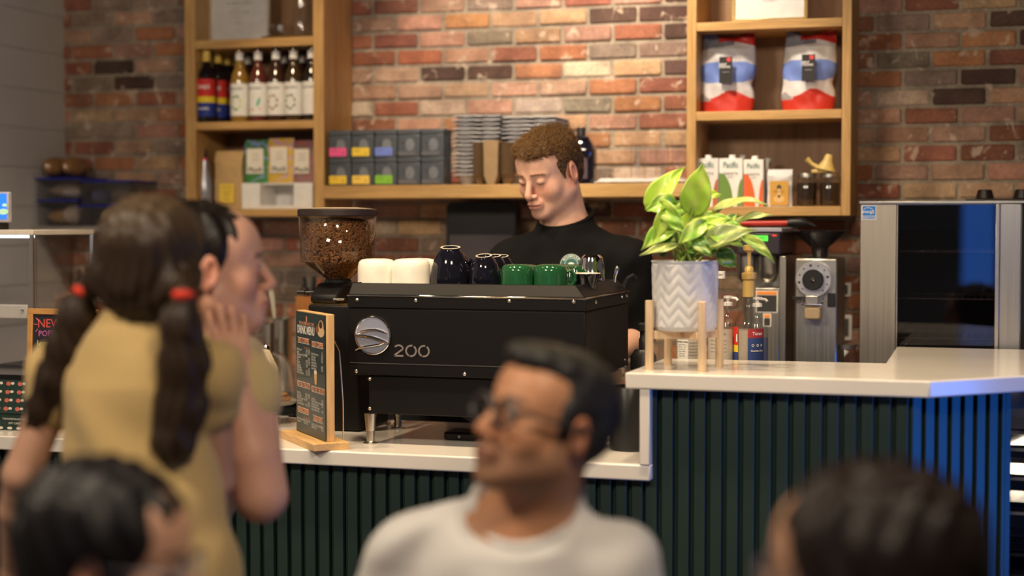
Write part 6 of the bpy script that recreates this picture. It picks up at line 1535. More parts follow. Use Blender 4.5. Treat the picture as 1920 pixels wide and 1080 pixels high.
class Head:
    def __init__(s, c, fwd, s_=1.0, roll=0.0):
        s.c = np.array(c, float); f = Vector(fwd).normalized(); x = f.cross(Vector((0,0,1))).normalized(); u = x.cross(f)
        if roll: q = Matrix.Rotation(roll, 3, f); x, u = q @ x, q @ u
        # columns: right hand side of the person, forward, up
        s.R = np.array([[x[i], f[i], u[i]] for i in range(3)]); s.s = s_
    def p(s, *v): return s.c + s.R @ (np.array(v)*s.s)
    def d(s, *v): return s.R @ np.array(v, float)
    def loc(s, V): return ((V-s.c) @ s.R)/s.s
    def e(s, S, c, r, k=.01, op='u', R=None, amp=None): S.ell(s.p(*c), np.array(r)*s.s, s.R if R is None else s.R @ R, k*s.s, op, amp)
    def k(s, S, a, b, ra, rb, k=.01, op='u', amp=None): S.cone(s.p(*a), s.p(*b), ra*s.s, rb*s.s, k*s.s, op, amp)
def rotx(a): return np.array([[1,0,0],[0,math.cos(a),-math.sin(a)],[0,math.sin(a),math.cos(a)]])
def rotz(a): return np.array([[math.cos(a),-math.sin(a),0],[math.sin(a),math.cos(a),0],[0,0,1]])
def add_head(S, H, female=False, child=False, smile=0.0, neck=None, neckr=.056, wide=1.0):
    H.e(S, (0,-.014,.034), (.075,.094,.082))
    H.e(S, (0,.026,-.034), (.059*wide,.060,.078), .03)
    H.e(S, (0,.044,.040), (.061,.048,.052), .03)
    jw = .046 if female else .051*wide
    for q in (-1, 1):
        H.k(S, (q*jw,.002,-.056), (q*.014,.070,-.096), .020, .017, .030)
        H.e(S, (q*.036*wide,.057,-.032+.004*smile), (.026,.022,.026), .022)
        H.k(S, (q*.012,.0865,.019), (q*.043,.071,.016), .008, .007, .014)
    H.e(S, (0,.078,-.100), (.019,.016,.015), .018)
    if neck is not None: S.cone(H.p(0,-.022,-.060), neck, neckr*.93*H.s, neckr*1.06*H.s, .035)
    for q in (-1, 1): H.e(S, (q*.031,.1085,.001), (.018,.0195,.0115), .012, 's')
    for q in (-1, 1): H.e(S, (q*.031,.0785,-.001), (.0150,.0135,.0112), .007)
    H.k(S, (0,.090,.006), (0,.112,-.033), .0078, .0098, .012)
    H.e(S, (0,.1095,-.0385), (.0085,.0090,.0078), .008)
    for q in (-1, 1): H.e(S, (q*.0125,.099,-.041), (.0075,.0095,.0070), .006)
    for q in (-1, 1): H.e(S, (q*.0065,.1035,-.0485), (.0032,.0045,.0028), .003, 's')
    w = .023+.005*smile
    H.e(S, (0,.0905,-.0690), (.024,.014,.020), .012)
    H.e(S, (0,.0985,-.0635), (w*.9,.0085,.0046), .005); H.e(S, (0,.0975,-.0735), (w*.75,.0085,.0056), .005)
    H.e(S, (0,.108,-.0683), (w*1.05,.0085,.0013), .003, 's')
    for q in (-1, 1):
        Re = rotz(q*-.30) @ rotx(-.15)
        H.e(S, (q*.0800,-.010,-.008), (.0085,.0200,.0335), .006, R=Re)
        H.e(S, (q*.0865,-.004,-.006), (.0075,.0095,.0180), .004, 's', R=Re)
        H.e(S, (q*.0785,.000,-.010), (.0045,.004,.0075), .003, R=Re)
def skin_col(H, base, lip=(.42,.13,.11), beard=None, brow=None, blush=.25, eyes='open', iris=(.03,.02,.015)):
    base = np.array(base)
    def fn(V):
        L = H.loc(V); x, y, z = L.T; c = np.tile(base, (len(V), 1)); ax = np.abs(x)
        def blend(w, col): nonlocal c; w = np.clip(w, 0, 1)[:, None]; c = c*(1-w)+np.array(col)*w
        red = base*np.array([1.03,.74,.70])
        blend(blush*2.2*np.exp(-(((ax-.040)/.020)**2+((z+.030)/.022)**2))*(y > .02), red)
        blend(.5*np.exp(-((x/.013)**2+((z+.036)/.014)**2))*(y > .08), red)
        blend(.6*((ax > .073) & (np.abs(z+.008) < .04) & (y < .03) & (y > -.04)), red)
        if beard is not None:
            n_ = .75+.25*np.sin(x*900)*np.sin(z*1100)
            w = np.clip((-z-.040)/.014, 0, 1)*np.clip((y+.010)/.02, 0, 1)*np.clip((z+.135)/.02, 0, 1)
            w = np.maximum(w*(1-np.exp(-(((ax-.034)/.018)**2+((z+.040)/.016)**2))), np.exp(-((z+.054)/.006)**2-(ax/.030)**4)*(y > .08))
            w = np.maximum(w, ((ax > .055) & (y > -.012) & (y < .022) & (z < .01) & (z > -.07))*1.0)
            blend(w*n_*beard[3], beard[:3])
        lw = ((ax < .0265) & (y > .082)).astype(float)*np.exp(-(((z+.0685)/.0085)**2)**2*1.0)*np.exp(-(ax/.024)**6)
        blend(lw*.8, lip); blend(np.exp(-((z+.0683)/.0014)**2)*(ax < .024)*(y > .085)*.75, np.array(lip)*.3)
        if brow is not None: blend(.95*np.exp(-((z-(.021-.10*np.maximum(ax-.032,0)))/.0042)**2)*((ax > .012) & (ax < .050) & (y > .05)), brow)
        r = np.sqrt(((ax-.031)/.0125)**2+((z+.001)/.0055)**2)
        if eyes == 'open':
            blend((r < 1)*(y > .07)*1.0, (.62,.58,.55)); blend((np.sqrt((ax-.031)**2+(z+.001)**2) < .0055)*(y > .07)*1.0, iris)
            blend(np.exp(-((r-1.05)/.22)**2)*(z > -.002)*(y > .07)*.9, (.03,.02,.015))
        return c
    return fn
def hand(S, w, fdir, up, s=1.0, curl=.5, side=1, spread=.22, thumb=True):
    """palm and five separate fingers growing from the wrist point"""
    f = np.array(Vector(fdir).normalized()); u = Vector(up); fv = Vector(f); u = (u-fv*u.dot(fv)).normalized(); l = fv.cross(u); u = np.array(u); l = np.array(l)*side
    P_ = lambda a, b, c: np.array(w)+(f*a+l*b+u*c)*s
    S.cone(P_(.0,0,0), P_(.045,.0,0), .023*s, .026*s, .015); S.cone(P_(.03,-.018,0), P_(.085,-.027,0), .014*s, .0115*s, .012); S.cone(P_(.03,.018,0), P_(.085,.024,0), .014*s, .0115*s, .012); S.cone(P_(.03,0,0), P_(.088,0,0), .015*s, .012*s, .012)
    for b, L, r in ((-.030,.064,.0082), (-.0105,.074,.0088), (.0095,.070,.0086), (.0275,.055,.0075)):
        p = P_(.088-abs(b)*.15, b, 0); an = 0; q = p
        for i, fr in enumerate((.45,.30,.25)):
            an += curl*(.5+.3*i); d = f*math.cos(an)-u*math.sin(an)+l*(b*spread*8)
            n_ = q+d*L*fr*s; S.cone(q, n_, r*s*(1-.1*i), r*s*(.92-.12*i), .003); q = n_
    if thumb:
        p = P_(.018,-.024,-.004); a = P_(.048,-.050,-.014); b = P_(.074,-.056,-.026); c = P_(.093,-.054,-.036)
        S.cone(p, a, .0125*s, .0105*s, .01); S.cone(a, b, .0100*s, .0092*s, .003); S.cone(b, c, .009*s, .0075*s, .003)
def torso(S, B, infl=0.0, k=.05, amp=None, fem=False, legs=False):
    """B: dict of joints. chest and hips follow the shoulder line"""
    sl, sr, nb, hp = [np.array(B[q], float) for q in ('sl','sr','neck','hip')]
    x = (sr-sl); W = np.linalg.norm(x); x /= W; ch = (sl+sr)/2; up = (nb-hp); up /= np.linalg.norm(up); f = np.cross(up, x); f /= np.linalg.norm(f); up2 = np.cross(x, f)
    R = np.array([[x[i], f[i], up2[i]] for i in range(3)])
    i_ = infl
    Lt = np.linalg.norm(nb-hp)
    S.ell(ch-up2*.13*Lt/.5+f*.005, (W*.40+i_, .105+i_, .20+i_), R, k, amp=amp)
    S.ell(ch-up2*.20*Lt/.5+f*.045, (W*.34+i_, .055+i_, .075+i_), R, k, amp=amp)
    S.ell((ch+hp)/2-up2*.05, (W*.34+i_, .095+i_, .19+i_), R, k, amp=amp)
    S.ell(hp+up2*.03, (W*.37+i_, .105+i_, .13+i_), R, k, amp=amp)
    for s_ in (sl, sr): S.cone(nb-up2*.035, s_+up2*.0, .050+i_, .052+i_, k, amp=amp)
    S.cone(nb-up2*.02, nb-up2*.10, .055+i_, .09+i_, k)
    return R
def arm(S, sh, el, wr, infl=0.0, r=(.052,.040,.036,.026), frac=1.0, k=.02, amp=None, fore=True):
    sh, el, wr = [np.array(q, float) for q in (sh, el, wr)]
    if frac < 1: e2 = sh+(el-sh)*frac; S.cone(sh, e2, r[0]+infl, r[0]*(1-frac)+r[1]*frac+infl*1.5, k, amp=amp); return
    S.cone(sh, el, r[0]+infl, r[1]+infl, k, amp=amp)
    if fore: S.cone(el, el+(wr-el)*.35, r[1]*.98+infl, r[2]*1.08+infl, .012, amp=amp); S.cone(el+(wr-el)*.35, wr, r[2]*1.08+infl, r[3]+infl, .012, amp=amp)
def bounds(pts, m): a = np.array(pts, float); return a.min(0)-m, a.max(0)+m
skinm = attr_mat('skin', .48, 160, .12, .0006, sss=.12, vary=.07, spec=.35)
def cloth_mat(c, name, bmp=.15, sheen=.2): return mat(c, .85, vary=.05, nscale=250, bmp=bmp, sheen=sheen, name=name)
def legs_standing(root, org, hip, yaw, colr, name='trousers', w=.15, knee=.50, shoe=(.03,.03,.03)):
    f = np.array([-math.sin(yaw), math.cos(yaw), 0]); x = np.array([math.cos(yaw), math.sin(yaw), 0]); h = np.array(hip, float)
    S = SDF(h-np.array([.32,.32,h[2]-.005]), h+np.array([.32,.32,.12]), .012)
    S.ell(h, (.16,.12,.12), None, .04)
    for q in (-1, 1):
        a = h+x*q*.08-np.array([0,0,.04]); k_ = np.array([a[0]+x[0]*q*.02, a[1]+x[1]*q*.02, knee*h[2]/.95])+f*.02; an = np.array([k_[0], k_[1], .07])-f*.02
        S.cone(a, k_, .085, .058, .03); S.cone(k_, an, .056, .042, .02)
    part(name, sdf_mesh(S, name, cloth_mat(colr, name), org), None, root)
    for q in (-1, 1):
        S = SDF(np.array([h[0]-.4, h[1]-.4, 0.0]), np.array([h[0]+.4, h[1]+.4, .16]), .01)
        an = h+x*q*.10; an[2] = .05; S.cone(an-f*.03, an+f*.13-np.array([0,0,.008]), .04, .036, .02)
        S.plane((0,0,.012), (0,0,-1), .004)
        part('shoe', sdf_mesh(S, 'shoe', mat(shoe, .5, name='shoe_leather'), org), None, root)
def strands(mesh, n, fn, rng):
    """short curved hair strands rooted on a mesh; fn(p, nrm) -> (keep, dir, length, radius, colour)"""
    pol = mesh.polygons; ar = np.zeros(len(pol)); pol.foreach_get('area', ar); cs = np.cumsum(ar); vs, fs, cols = [], [], []
    cen = np.zeros(len(pol)*3); pol.foreach_get('center', cen); cen = cen.reshape(-1, 3); nr = np.zeros(len(pol)*3); pol.foreach_get('normal', nr); nr = nr.reshape(-1, 3)
    for i in np.searchsorted(cs, np.random.RandomState(3).rand(n)*cs[-1]):
        i = min(i, len(pol)-1); r = fn(cen[i], nr[i])
        if r is None: continue
        d, L, rad, c, curl = r; p = Vector(cen[i])-Vector(nr[i])*.002+Vector((rng.uniform(-.001,.001),)*3); d = Vector(d).normalized(); side = d.orthogonal().normalized(); side = Matrix.Rotation(rng.uniform(0,2*PI), 3, d) @ side; oth = d.cross(side)
        o = len(vs); K = 5
        for j in range(K):
            t = j/(K-1); q = p+d*L*t*(1-.25*t*curl)+side*(math.sin(t*2.6*curl)*L*.35*curl)+oth*((1-math.cos(t*2.2*curl))*L*.28*curl); w = rad*(1-t*.75)
            for e in range(3): a = e*2*PI/3; vs.append(tuple(q+(side*math.cos(a)+oth*math.sin(a))*w)); cols.append(tuple(v*(.75+.45*t) for v in c)+(1,))
        for j in range(K-1):
            for e in range(3): e2 = (e+1) % 3; fs.append((o+j*3+e, o+j*3+e2, o+j*3+3+e2, o+j*3+3+e))
    me = bpy.data.meshes.new('strands'); me.from_pydata(vs, [], fs); at = me.color_attributes.new('Col', 'FLOAT_COLOR', 'POINT'); at.data.foreach_set('color', np.array(cols, dtype=np.float32).ravel())
    me.polygons.foreach_set('use_smooth', [True]*len(me.polygons)); return me
cam_r = np.array(cam_rot.col[0]); cam_f = -np.array(cam_rot.col[2])
def facing(px, Y, turn, pitch):
    """direction that looks from px at the camera, turned by `turn` degrees towards image left, tilted up by pitch"""
    d = CAM-P(px, 420, Y); a = math.atan2(d.y, d.x) - math.radians(turn)
    return Vector((math.cos(a)*math.cos(math.radians(pitch)), math.sin(a)*math.cos(math.radians(pitch)), math.sin(math.radians(pitch))))
from mathutils.bvhtree import BVHTree
def hairmat(name, rough=.5, nscale=120): return attr_mat(name, rough, nscale, .5, .003, vary=.35, spec=.35)

# ---------------------------------------------------------------- BARISTA
def barista():
    Y = 4.73; hy = 4.68
    H = Head(P(1029, 320, hy), facing(1031, hy, 39, -22), 1.07)
    nb = np.array(P(1062, 424, Y+.02)); sl = np.array(P(1178, 488, Y+.0)); sr = np.array(P(955, 492, Y+.03)); hp = np.array([nb[0]-.0, 4.81, .93])
    B = dict(sl=sr, sr=sl, neck=nb, hip=hp)      # sl,sr along world +x so the chest faces the camera
    B = dict(sl=sl, sr=sr, neck=nb, hip=hp)
    el = np.array(P(1205, 628, Y+.06)); wl = np.array(P(1150, 668, 4.60)); er = np.array(P(925, 640, Y+.05)); wr = np.array(P(985, 690, 4.60))
    org = (hp[0], 4.81, 0)
    root = thing('person', 'young barista with short brown hair in a black t-shirt, looking down behind the machine', 'person', org)
    lo, hi = bounds([H.c+.13, H.c-.13, sl, sr, hp-.06, el, er, wl, wr], .09)
    S = SDF(lo, hi, .0026)
    add_head(S, H, neck=nb-np.array([0,0,.03]), neckr=.066, wide=1.12)
    torso(S, B); arm(S, sl, el, wl); arm(S, sr, er, wr)
    hand(S, wl, (-.7,-.3,-.25), (0,0,1), 1, .5, -1); hand(S, wr, (.7,-.3,-.25), (0,0,1), 1, .5, 1)
    base = (.74,.43,.32)
    cf = skin_col(H, base, lip=(.46,.16,.13), blush=.22, eyes='shut')
    def cf2(V):
        c = cf(V); L = H.loc(V); x, y, z = L.T; ax = np.abs(x)
        w = np.clip((-z-.050)/.02, 0, 1)*(y > .0)*.16; c = c*(1-w[:, None])+np.array([.30,.19,.14])*w[:, None]
        # forearm tattoo
        e, w_ = el, wl; ab = w_-e; t = ((V-e) @ ab)/(ab @ ab); d = np.linalg.norm(V-(e+np.outer(np.clip(t,0,1), ab)), axis=1)
        m = (np.abs(t-.05) < .26) & (d < .06) & (np.sin(V[:,0]*420+6*np.sin(V[:,2]*150))*np.sin(V[:,2]*380) > .15); c[m] = c[m]*.45
        return c
    body = part('body', sdf_mesh(S, 'body', skinm, org, cf2), None, root)
    bvh = BVHTree.FromObject(body, bpy.context.evaluated_depsgraph_get()) if False else BVHTree.FromPolygons([v.co[:] for v in body.data.vertices], [p.vertices[:] for p in body.data.polygons])
    o_ = Vector(org)
    def onface(x, z, lift=.0006):
        p = Vector(H.p(x, .16, z))-o_; d = Vector(-H.R[:, 1]); h, n, i, _ = bvh.ray_cast(p, d); return (h+n*lift, n) if h else (p+d*.06, -d)
    for q in (-1, 1):
        pts = [onface(q*(.031+a*.0125), -.0050-.0030*(1-a*a), .0002)[0] for a in [-1+.25*i for i in range(9)]]
        part('eyelash', MB().tube(pts, [.0003,.0007,.0009,.0010,.0010,.0010,.0009,.0007,.0003], 6), mat((.10,.05,.03), .7, name='lash'), root)
        rng = random.Random(q); g = MB()
        for _ in range(150):
            a = rng.uniform(0, 1); x = q*(.012+.038*a); z = .0195+.0035*math.sin(a*2.6)-.004*a+rng.gauss(0, .0013); h, n = onface(x, z, .0004); tng = Vector(H.R @ np.array([q*1.0, 0, .35-.5*a])); e = h+tng*.006+n*.0010
            g.tube([h, (h+e)/2+n*.0006, e], [.00035,.0003,.0001], 4)
        part('eyebrow', g, mat((.34,.19,.10), .7, name='brow_hair'), root)
    # hair cap and strands
    S = SDF(H.c-.15, H.c+.15, .003); am = nz(120, .0055, 260, .0028)
    H.e(S, (0,-.018,.040), (.0800,.0975,.080), amp=am); H.e(S, (0,.038,.078), (.062,.060,.034), .02, amp=am); H.e(S, (0,-.045,.0), (.078,.062,.075), .02, amp=am)
    for q in (-1, 1): H.e(S, (q*.070,.012,.018), (.012,.022,.040), .01, amp=am)
    H.e(S, (0,.125,-.016), (.092,.076,.090), .008, 's'); H.e(S, (.022,.10,.050), (.040,.045,.030), .008, 's')
    for q in (-1, 1): H.e(S, (q*.090,-.008,-.012), (.028,.034,.042), .006, 's')
    S.plane(H.p(0,-.06,-.075), -H.R[:, 2], .01); S.plane(H.p(0,.02,-.030), -H.R[:, 2]*.8+H.R[:, 1]*.6, .01)
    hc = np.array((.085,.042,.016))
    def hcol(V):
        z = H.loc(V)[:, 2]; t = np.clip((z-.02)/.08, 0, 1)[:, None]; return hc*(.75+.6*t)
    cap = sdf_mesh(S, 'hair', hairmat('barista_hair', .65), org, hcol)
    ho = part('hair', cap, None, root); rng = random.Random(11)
    ct = Vector(H.p(0,-.01,.02))-o_; fwd = Vector(H.R[:, 1]); up = Vector(H.R[:, 2])
    def fn(p, n):
        n = Vector(n); L = H.loc(np.array([Vector(p)+o_]))[0]
        if abs(L[0]) > .058 and L[2] < .030 and -.050 < L[1] < .022: return None
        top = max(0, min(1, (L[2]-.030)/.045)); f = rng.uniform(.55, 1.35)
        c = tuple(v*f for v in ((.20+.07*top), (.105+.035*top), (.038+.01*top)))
        d = n*(.35+.75*top)+fwd*(.35*top)-up*(.7*(1-top))+Vector((rng.uniform(-.5,.5), rng.uniform(-.5,.5), rng.uniform(-.5,.5)))*(.35+.5*top)
        return d, rng.uniform(.007,.010)*(1-top)+rng.uniform(.010,.019)*top, .00085, c, .3+1.2*top
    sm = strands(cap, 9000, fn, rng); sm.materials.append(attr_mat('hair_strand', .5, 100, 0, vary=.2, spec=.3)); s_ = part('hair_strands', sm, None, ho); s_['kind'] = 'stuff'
    # black t-shirt
    lo, hi = bounds([sl, sr, hp-.10, nb], .15); S = SDF(lo, hi, .004)
    am = lambda X, Y, Z: .0035*np.sin(X*34+Z*26+2*np.sin(Z*13))*np.cos(Z*21-X*9)+.002*np.sin(X*75-Z*48)
    torso(S, B, .013, amp=am); arm(S, sl, el, wl, .017, frac=.80, amp=am); arm(S, sr, er, wr, .017, frac=.80, amp=am)
    S.cone(nb-np.array([0,.004,.04]), nb+np.array([0,-.006,.02]), .090, .079, .03); S.neckline(nb, (-.25,-.97), .030, .40, .125)
    # open the sleeve ends
    for a, b in ((sl, el), (sr, er)):
        d = (b-a)/np.linalg.norm(b-a); p = a+(b-a)*.86; S.cone(p+d*.03, p+d*.09, .062, .062, .003, 's')
    shirt = part('t_shirt', sdf_mesh(S, 't_shirt', mat((.006,.006,.0065), .9, vary=.1, nscale=300, bmp=.15, sheen=.0, spec=.2, name='black_jersey'), org), None, root)
    sb = BVHTree.FromPolygons([v.co[:] for v in shirt.data.vertices], [p.vertices[:] for p in shirt.data.polygons])
    ring = [Vector(nb-np.array(org))+Vector((.082*math.cos(a), -.006+.080*math.sin(a), .029+.40*(-.006+.080*math.sin(a)+.25*.082*math.cos(a)))) for a in [2*PI*i/32 for i in range(32)]]
    part('collar', MB().tube(ring, .0062, 10, closed=True), shirt.data.materials[0], shirt)
    # round chest emblem
    c = P(1071, 494, 4.3)-o_; dr = (P(1071, 494, 4.6)-CAM).normalized(); h, n, _, _ = sb.ray_cast(P(1071, 497, 4.3)-o_, dr)
    if h:
        n = Vector(n); X_ = Vector((0,0,1)).cross(n).normalized(); Z_ = n.cross(X_); T = Matrix((( X_.x, -n.x, Z_.x, h.x+n.x*.003), (X_.y, -n.y, Z_.y, h.y+n.y*.003), (X_.z, -n.z, Z_.z, h.z+n.z*.003), (0,0,0,1)))
        g = MB(); g.T = T; disc(g, 0, .0, 0, .033, 36); e = part('emblem', g, flat((.03,.12,.11)), shirt, smooth=False)
        g = MB(); g.T = T
        for r0, r1 in ((.033,.0315), (.0205,.0192)):
            for q in range(36): a, b = 2*PI*q/36, 2*PI*(q+1)/36; g.add([(r0*math.cos(a),-.0006,r0*math.sin(a)),(r0*math.cos(b),-.0006,r0*math.sin(b)),(r1*math.cos(b),-.0006,r1*math.sin(b)),(r1*math.cos(a),-.0006,r1*math.sin(a))], [(0,1,2,3)])
        word = 'ROSEMOUNT'
        for q, ch in enumerate(word):
            a = PI/2+.95-q*1.9/(len(word)-1); put_text(g, ch, .026*math.cos(a), -.0006, .026*math.sin(a), .0105, rot=a-PI/2, bold=.02)
        disc(g, 0, -.0006, 0, .010, 20, .008); part('emblem_print', g, flat((.62,.72,.68)), e, smooth=False)
    # neck cord
    bp_ = []
    for i in range(28):
        a = 2*PI*i/28; d = Vector((math.cos(a), math.sin(a), 0)); zc = .022+.026*(-math.sin(a)*-1 if False else math.sin(a)); p0 = Vector(nb)+Vector((0,-.005,zc))-o_
        h, n, _, _ = bvh.ray_cast(p0+d*.3, -d); bp_.append(h+Vector(n)*.0008 if h else p0+d*.06)
    part('neck_cord', MB().tube(bp_, .0011, 6, closed=True), mat((.02,.012,.01), .6, name='leather_cord'), root)
    legs_standing(root, org, hp-np.array([0,0,.02]), 0, (.02,.02,.025))
barista()

# ---------------------------------------------------------------- SEATED MAN IN WHITE
def seat(cx, cy, yaw, lab, hz=.45):
    t = thing('cafe_chair', lab, 'chair', (cx, cy, 0), yaw); m = mat((.05,.04,.035), .5, name='dark_chair_wood')
    part('seat', MB().box(-.21, .21, -.21, .21, hz-.035, hz), m, t, bev=.012)
    for a in (-1, 1):
        for b in (-1, 1): part('leg', MB().cyl((a*.18, b*.18, 0), (a*.17, b*.17, hz-.0355), .014, .018), m, t)
    for a in (-1, 1): part('back_post', MB().cyl((a*.18, -.195, hz+.0005), (a*.17, -.25, hz+.36), .014), m, t)
    part('backrest', MB().box(-.20, .20, -.285, -.262, hz+.20, hz+.36), m, t, bev=.008); return t
def lower_seated(root, org, hip, f, colr):
    """thighs forward, shins down, for a person on a chair"""
    f = np.array([f[0], f[1], 0]); f /= np.linalg.norm(f); x = np.array([f[1], -f[0], 0]); h = np.array(hip, float)
    S = SDF(h-np.array([.65,.65,h[2]]), h+np.array([.65,.65,.2]), .012)
    S.ell(h, (.17,.17,.10), None, .04)
    for q in (-1, 1):
        a = h+x*q*.09; k_ = a+f*.34+np.array([0,0,.0]); an = k_-f*.06; an[2] = .05
        S.cone(a, k_, .085, .062, .03); S.cone(k_, an, .058, .042, .02); S.cone(an, an+f*.14-np.array([0,0,.012]), .038, .034, .02)
    S.plane((0,0,.004), (0,0,-1), .004)
    part('trousers', sdf_mesh(S, 'trousers', cloth_mat(colr, 'trouser_cloth'), org), None, root)
def glasses(H, root, org, m, rr_=.024, lens=None, temple=.088, rf=.0017):
    o_ = np.array(org); g = MB(); pt = lambda *v: Vector(H.p(*v)-o_)
    for q in (-1, 1):
        g.tube([pt(q*.032+rr_*math.cos(a)*1.08, .106-.006*abs(math.cos(a)) , -.004+rr_*.80*math.sin(a)) for a in [2*PI*i/24 for i in range(24)]], rf*H.s, 8, closed=True)
        g.tube([pt(q*(.032+rr_*1.08), .101, .004), pt(q*.074, .085, .006), pt(q*.082, .02, .004), pt(q*.085, -.012, .006), pt(q*.084, -.030, -.012)], rf*H.s, 6)
    g.tube([pt(-.008,.108,.002), pt(0,.111,.005), pt(.008,.108,.002)], rf*H.s, 6)
    fr = part('glasses', g, m, root)
    for q in (-1, 1):
        l = MB(); n = 24; l.add([pt(q*.032+(rr_-.001)*math.cos(2*PI*i/n)*1.08, .1035, -.004+(rr_-.001)*.80*math.sin(2*PI*i/n)) for i in range(n)], [tuple(range(n))]); part('lens', l, M['glass'], fr)
def white_man():
    hy = 2.50; H = Head(P(1026, 793, hy), facing(1026, hy, 56, 17), 1.06, roll=math.radians(-4))
    nb = np.array(P(990, 955, 2.55)); sl = np.array(P(1158, 1058, 2.56)); sr = np.array(P(768, 1045, 2.52)); hp = np.array([nb[0]+.0, 2.57, .58])
    B = dict(sl=sl, sr=sr, neck=nb, hip=hp); el = sl+np.array([.06,.03,-.27]); er = sr+np.array([-.07,.02,-.27]); wl = el+np.array([-.10,-.22,.0]); wr = er+np.array([.10,-.22,.02])
    org = (hp[0], hp[1], 0); root = thing('person', 'seated man with glasses and grey stubble in a white t-shirt, head turned to the left', 'person', org)
    lo, hi = bounds([H.c+.13, H.c-.13, sl, sr, hp-.05, el, er, wl, wr, wl+[.05,-.1,0]], .10); S = SDF(lo, hi, .0042)
    add_head(S, H, smile=1.0, neck=nb-np.array([0,0,.02]), neckr=.064); torso(S, B); arm(S, sl, el, wl); arm(S, sr, er, wr)
    hand(S, wl, (-.4,-1,-.1), (0,0,1), 1, .4, -1); hand(S, wr, (.4,-1,-.1), (0,0,1), 1, .4, 1)
    cf = skin_col(H, (.56,.27,.145), lip=(.27,.10,.08), beard=(.085,.060,.048,.72), brow=(.035,.025,.02), blush=.1)
    part('body', sdf_mesh(S, 'body', skinm, org, cf), None, root)
    S = SDF(H.c-.16, H.c+.16, .004); am = nz(80, .0035, 160, .0015)
    H.e(S, (0,-.018,.040), (.080,.098,.082), amp=am); H.e(S, (0,.040,.088), (.058,.062,.028), .02, amp=am); H.e(S, (0,-.045,.0), (.075,.055,.062), .02, amp=am)
    for q in (-1, 1): H.e(S, (q*.071,.010,.012), (.010,.018,.036), .008)
    H.e(S, (0,.125,-.02), (.090,.078,.094), .008, 's')
    for q in (-1, 1): H.e(S, (q*.088,.0,-.018), (.02,.030,.040), .006, 's')
    S.plane(H.p(0,-.06,-.055), -H.R[:, 2], .01); S.plane(H.p(0,.02,-.025), -H.R[:, 2]*.8+H.R[:, 1]*.6, .01)
    def hcol(V):
        z = H.loc(V); t = np.clip((z[:, 2]-.085)/.03, 0, 1)[:, None]*.75; return np.array((.024,.022,.026))*(1-t)+np.array((.11,.10,.075))*t
    part('hair', sdf_mesh(S, 'hair', hairmat('dark_grey_hair'), org, hcol), None, root)
    glasses(H, root, org, mat((.05,.045,.05), .3, name='dark_frame'), .0255, rf=.0034)
    lo, hi = bounds([sl, sr, hp-.05, nb, el, er], .16); S = SDF(lo, hi, .005)
    cdir = np.array([.25,.3,1])
    am = lambda X, Y, Z: .009*np.sin(X*38-Z*30+1.5*np.sin(Z*16))*np.clip((nb[0]-.02-X)*7, 0, 1)+.0035*np.sin(X*22+Z*34+2*np.sin(X*9))
    torso(S, B, .014, amp=am); arm(S, sl, el, wl, .02, frac=.85, amp=am); arm(S, sr, er, wr, .02, frac=.85, amp=am)
    fvec = np.cross(np.array([0,0,1]), (sr-sl)/np.linalg.norm(sr-sl)); nd = np.array(facing(990, 2.55, 10, 0))
    S.cone(nb-np.array([0,0,.05]), nb+np.array([0,0,.03]), .100, .084, .03)
    S.neckline(nb, nd, .026, .80, .14)
    shirt = part('t_shirt', sdf_mesh(S, 't_shirt', cloth_mat((.70,.67,.65), 'white_jersey'), org), None, root)
    ndv = Vector(nd); ndx = Vector((nd[1], -nd[0], 0))
    ring = [Vector(nb-np.array(org))+ndv*(-.088*math.sin(a))+ndx*(.088*math.cos(a))+Vector((0,0,.025+(.80 if math.sin(a) < 0 else .28)*.088*math.sin(a))) for a in [2*PI*i/36 for i in range(36)]]
    part('collar', MB().tube(ring, .010, 10, closed=True), shirt.data.materials[0], shirt)
    lower_seated(root, org, (hp[0], hp[1]+.0, .545), nd, (.05,.06,.09)); seat(hp[0]-nd[0]*.02, hp[1]-nd[1]*.02, math.atan2(nd[1], nd[0])-PI/2, 'dark wooden chair under the man in the white t-shirt')
white_man()

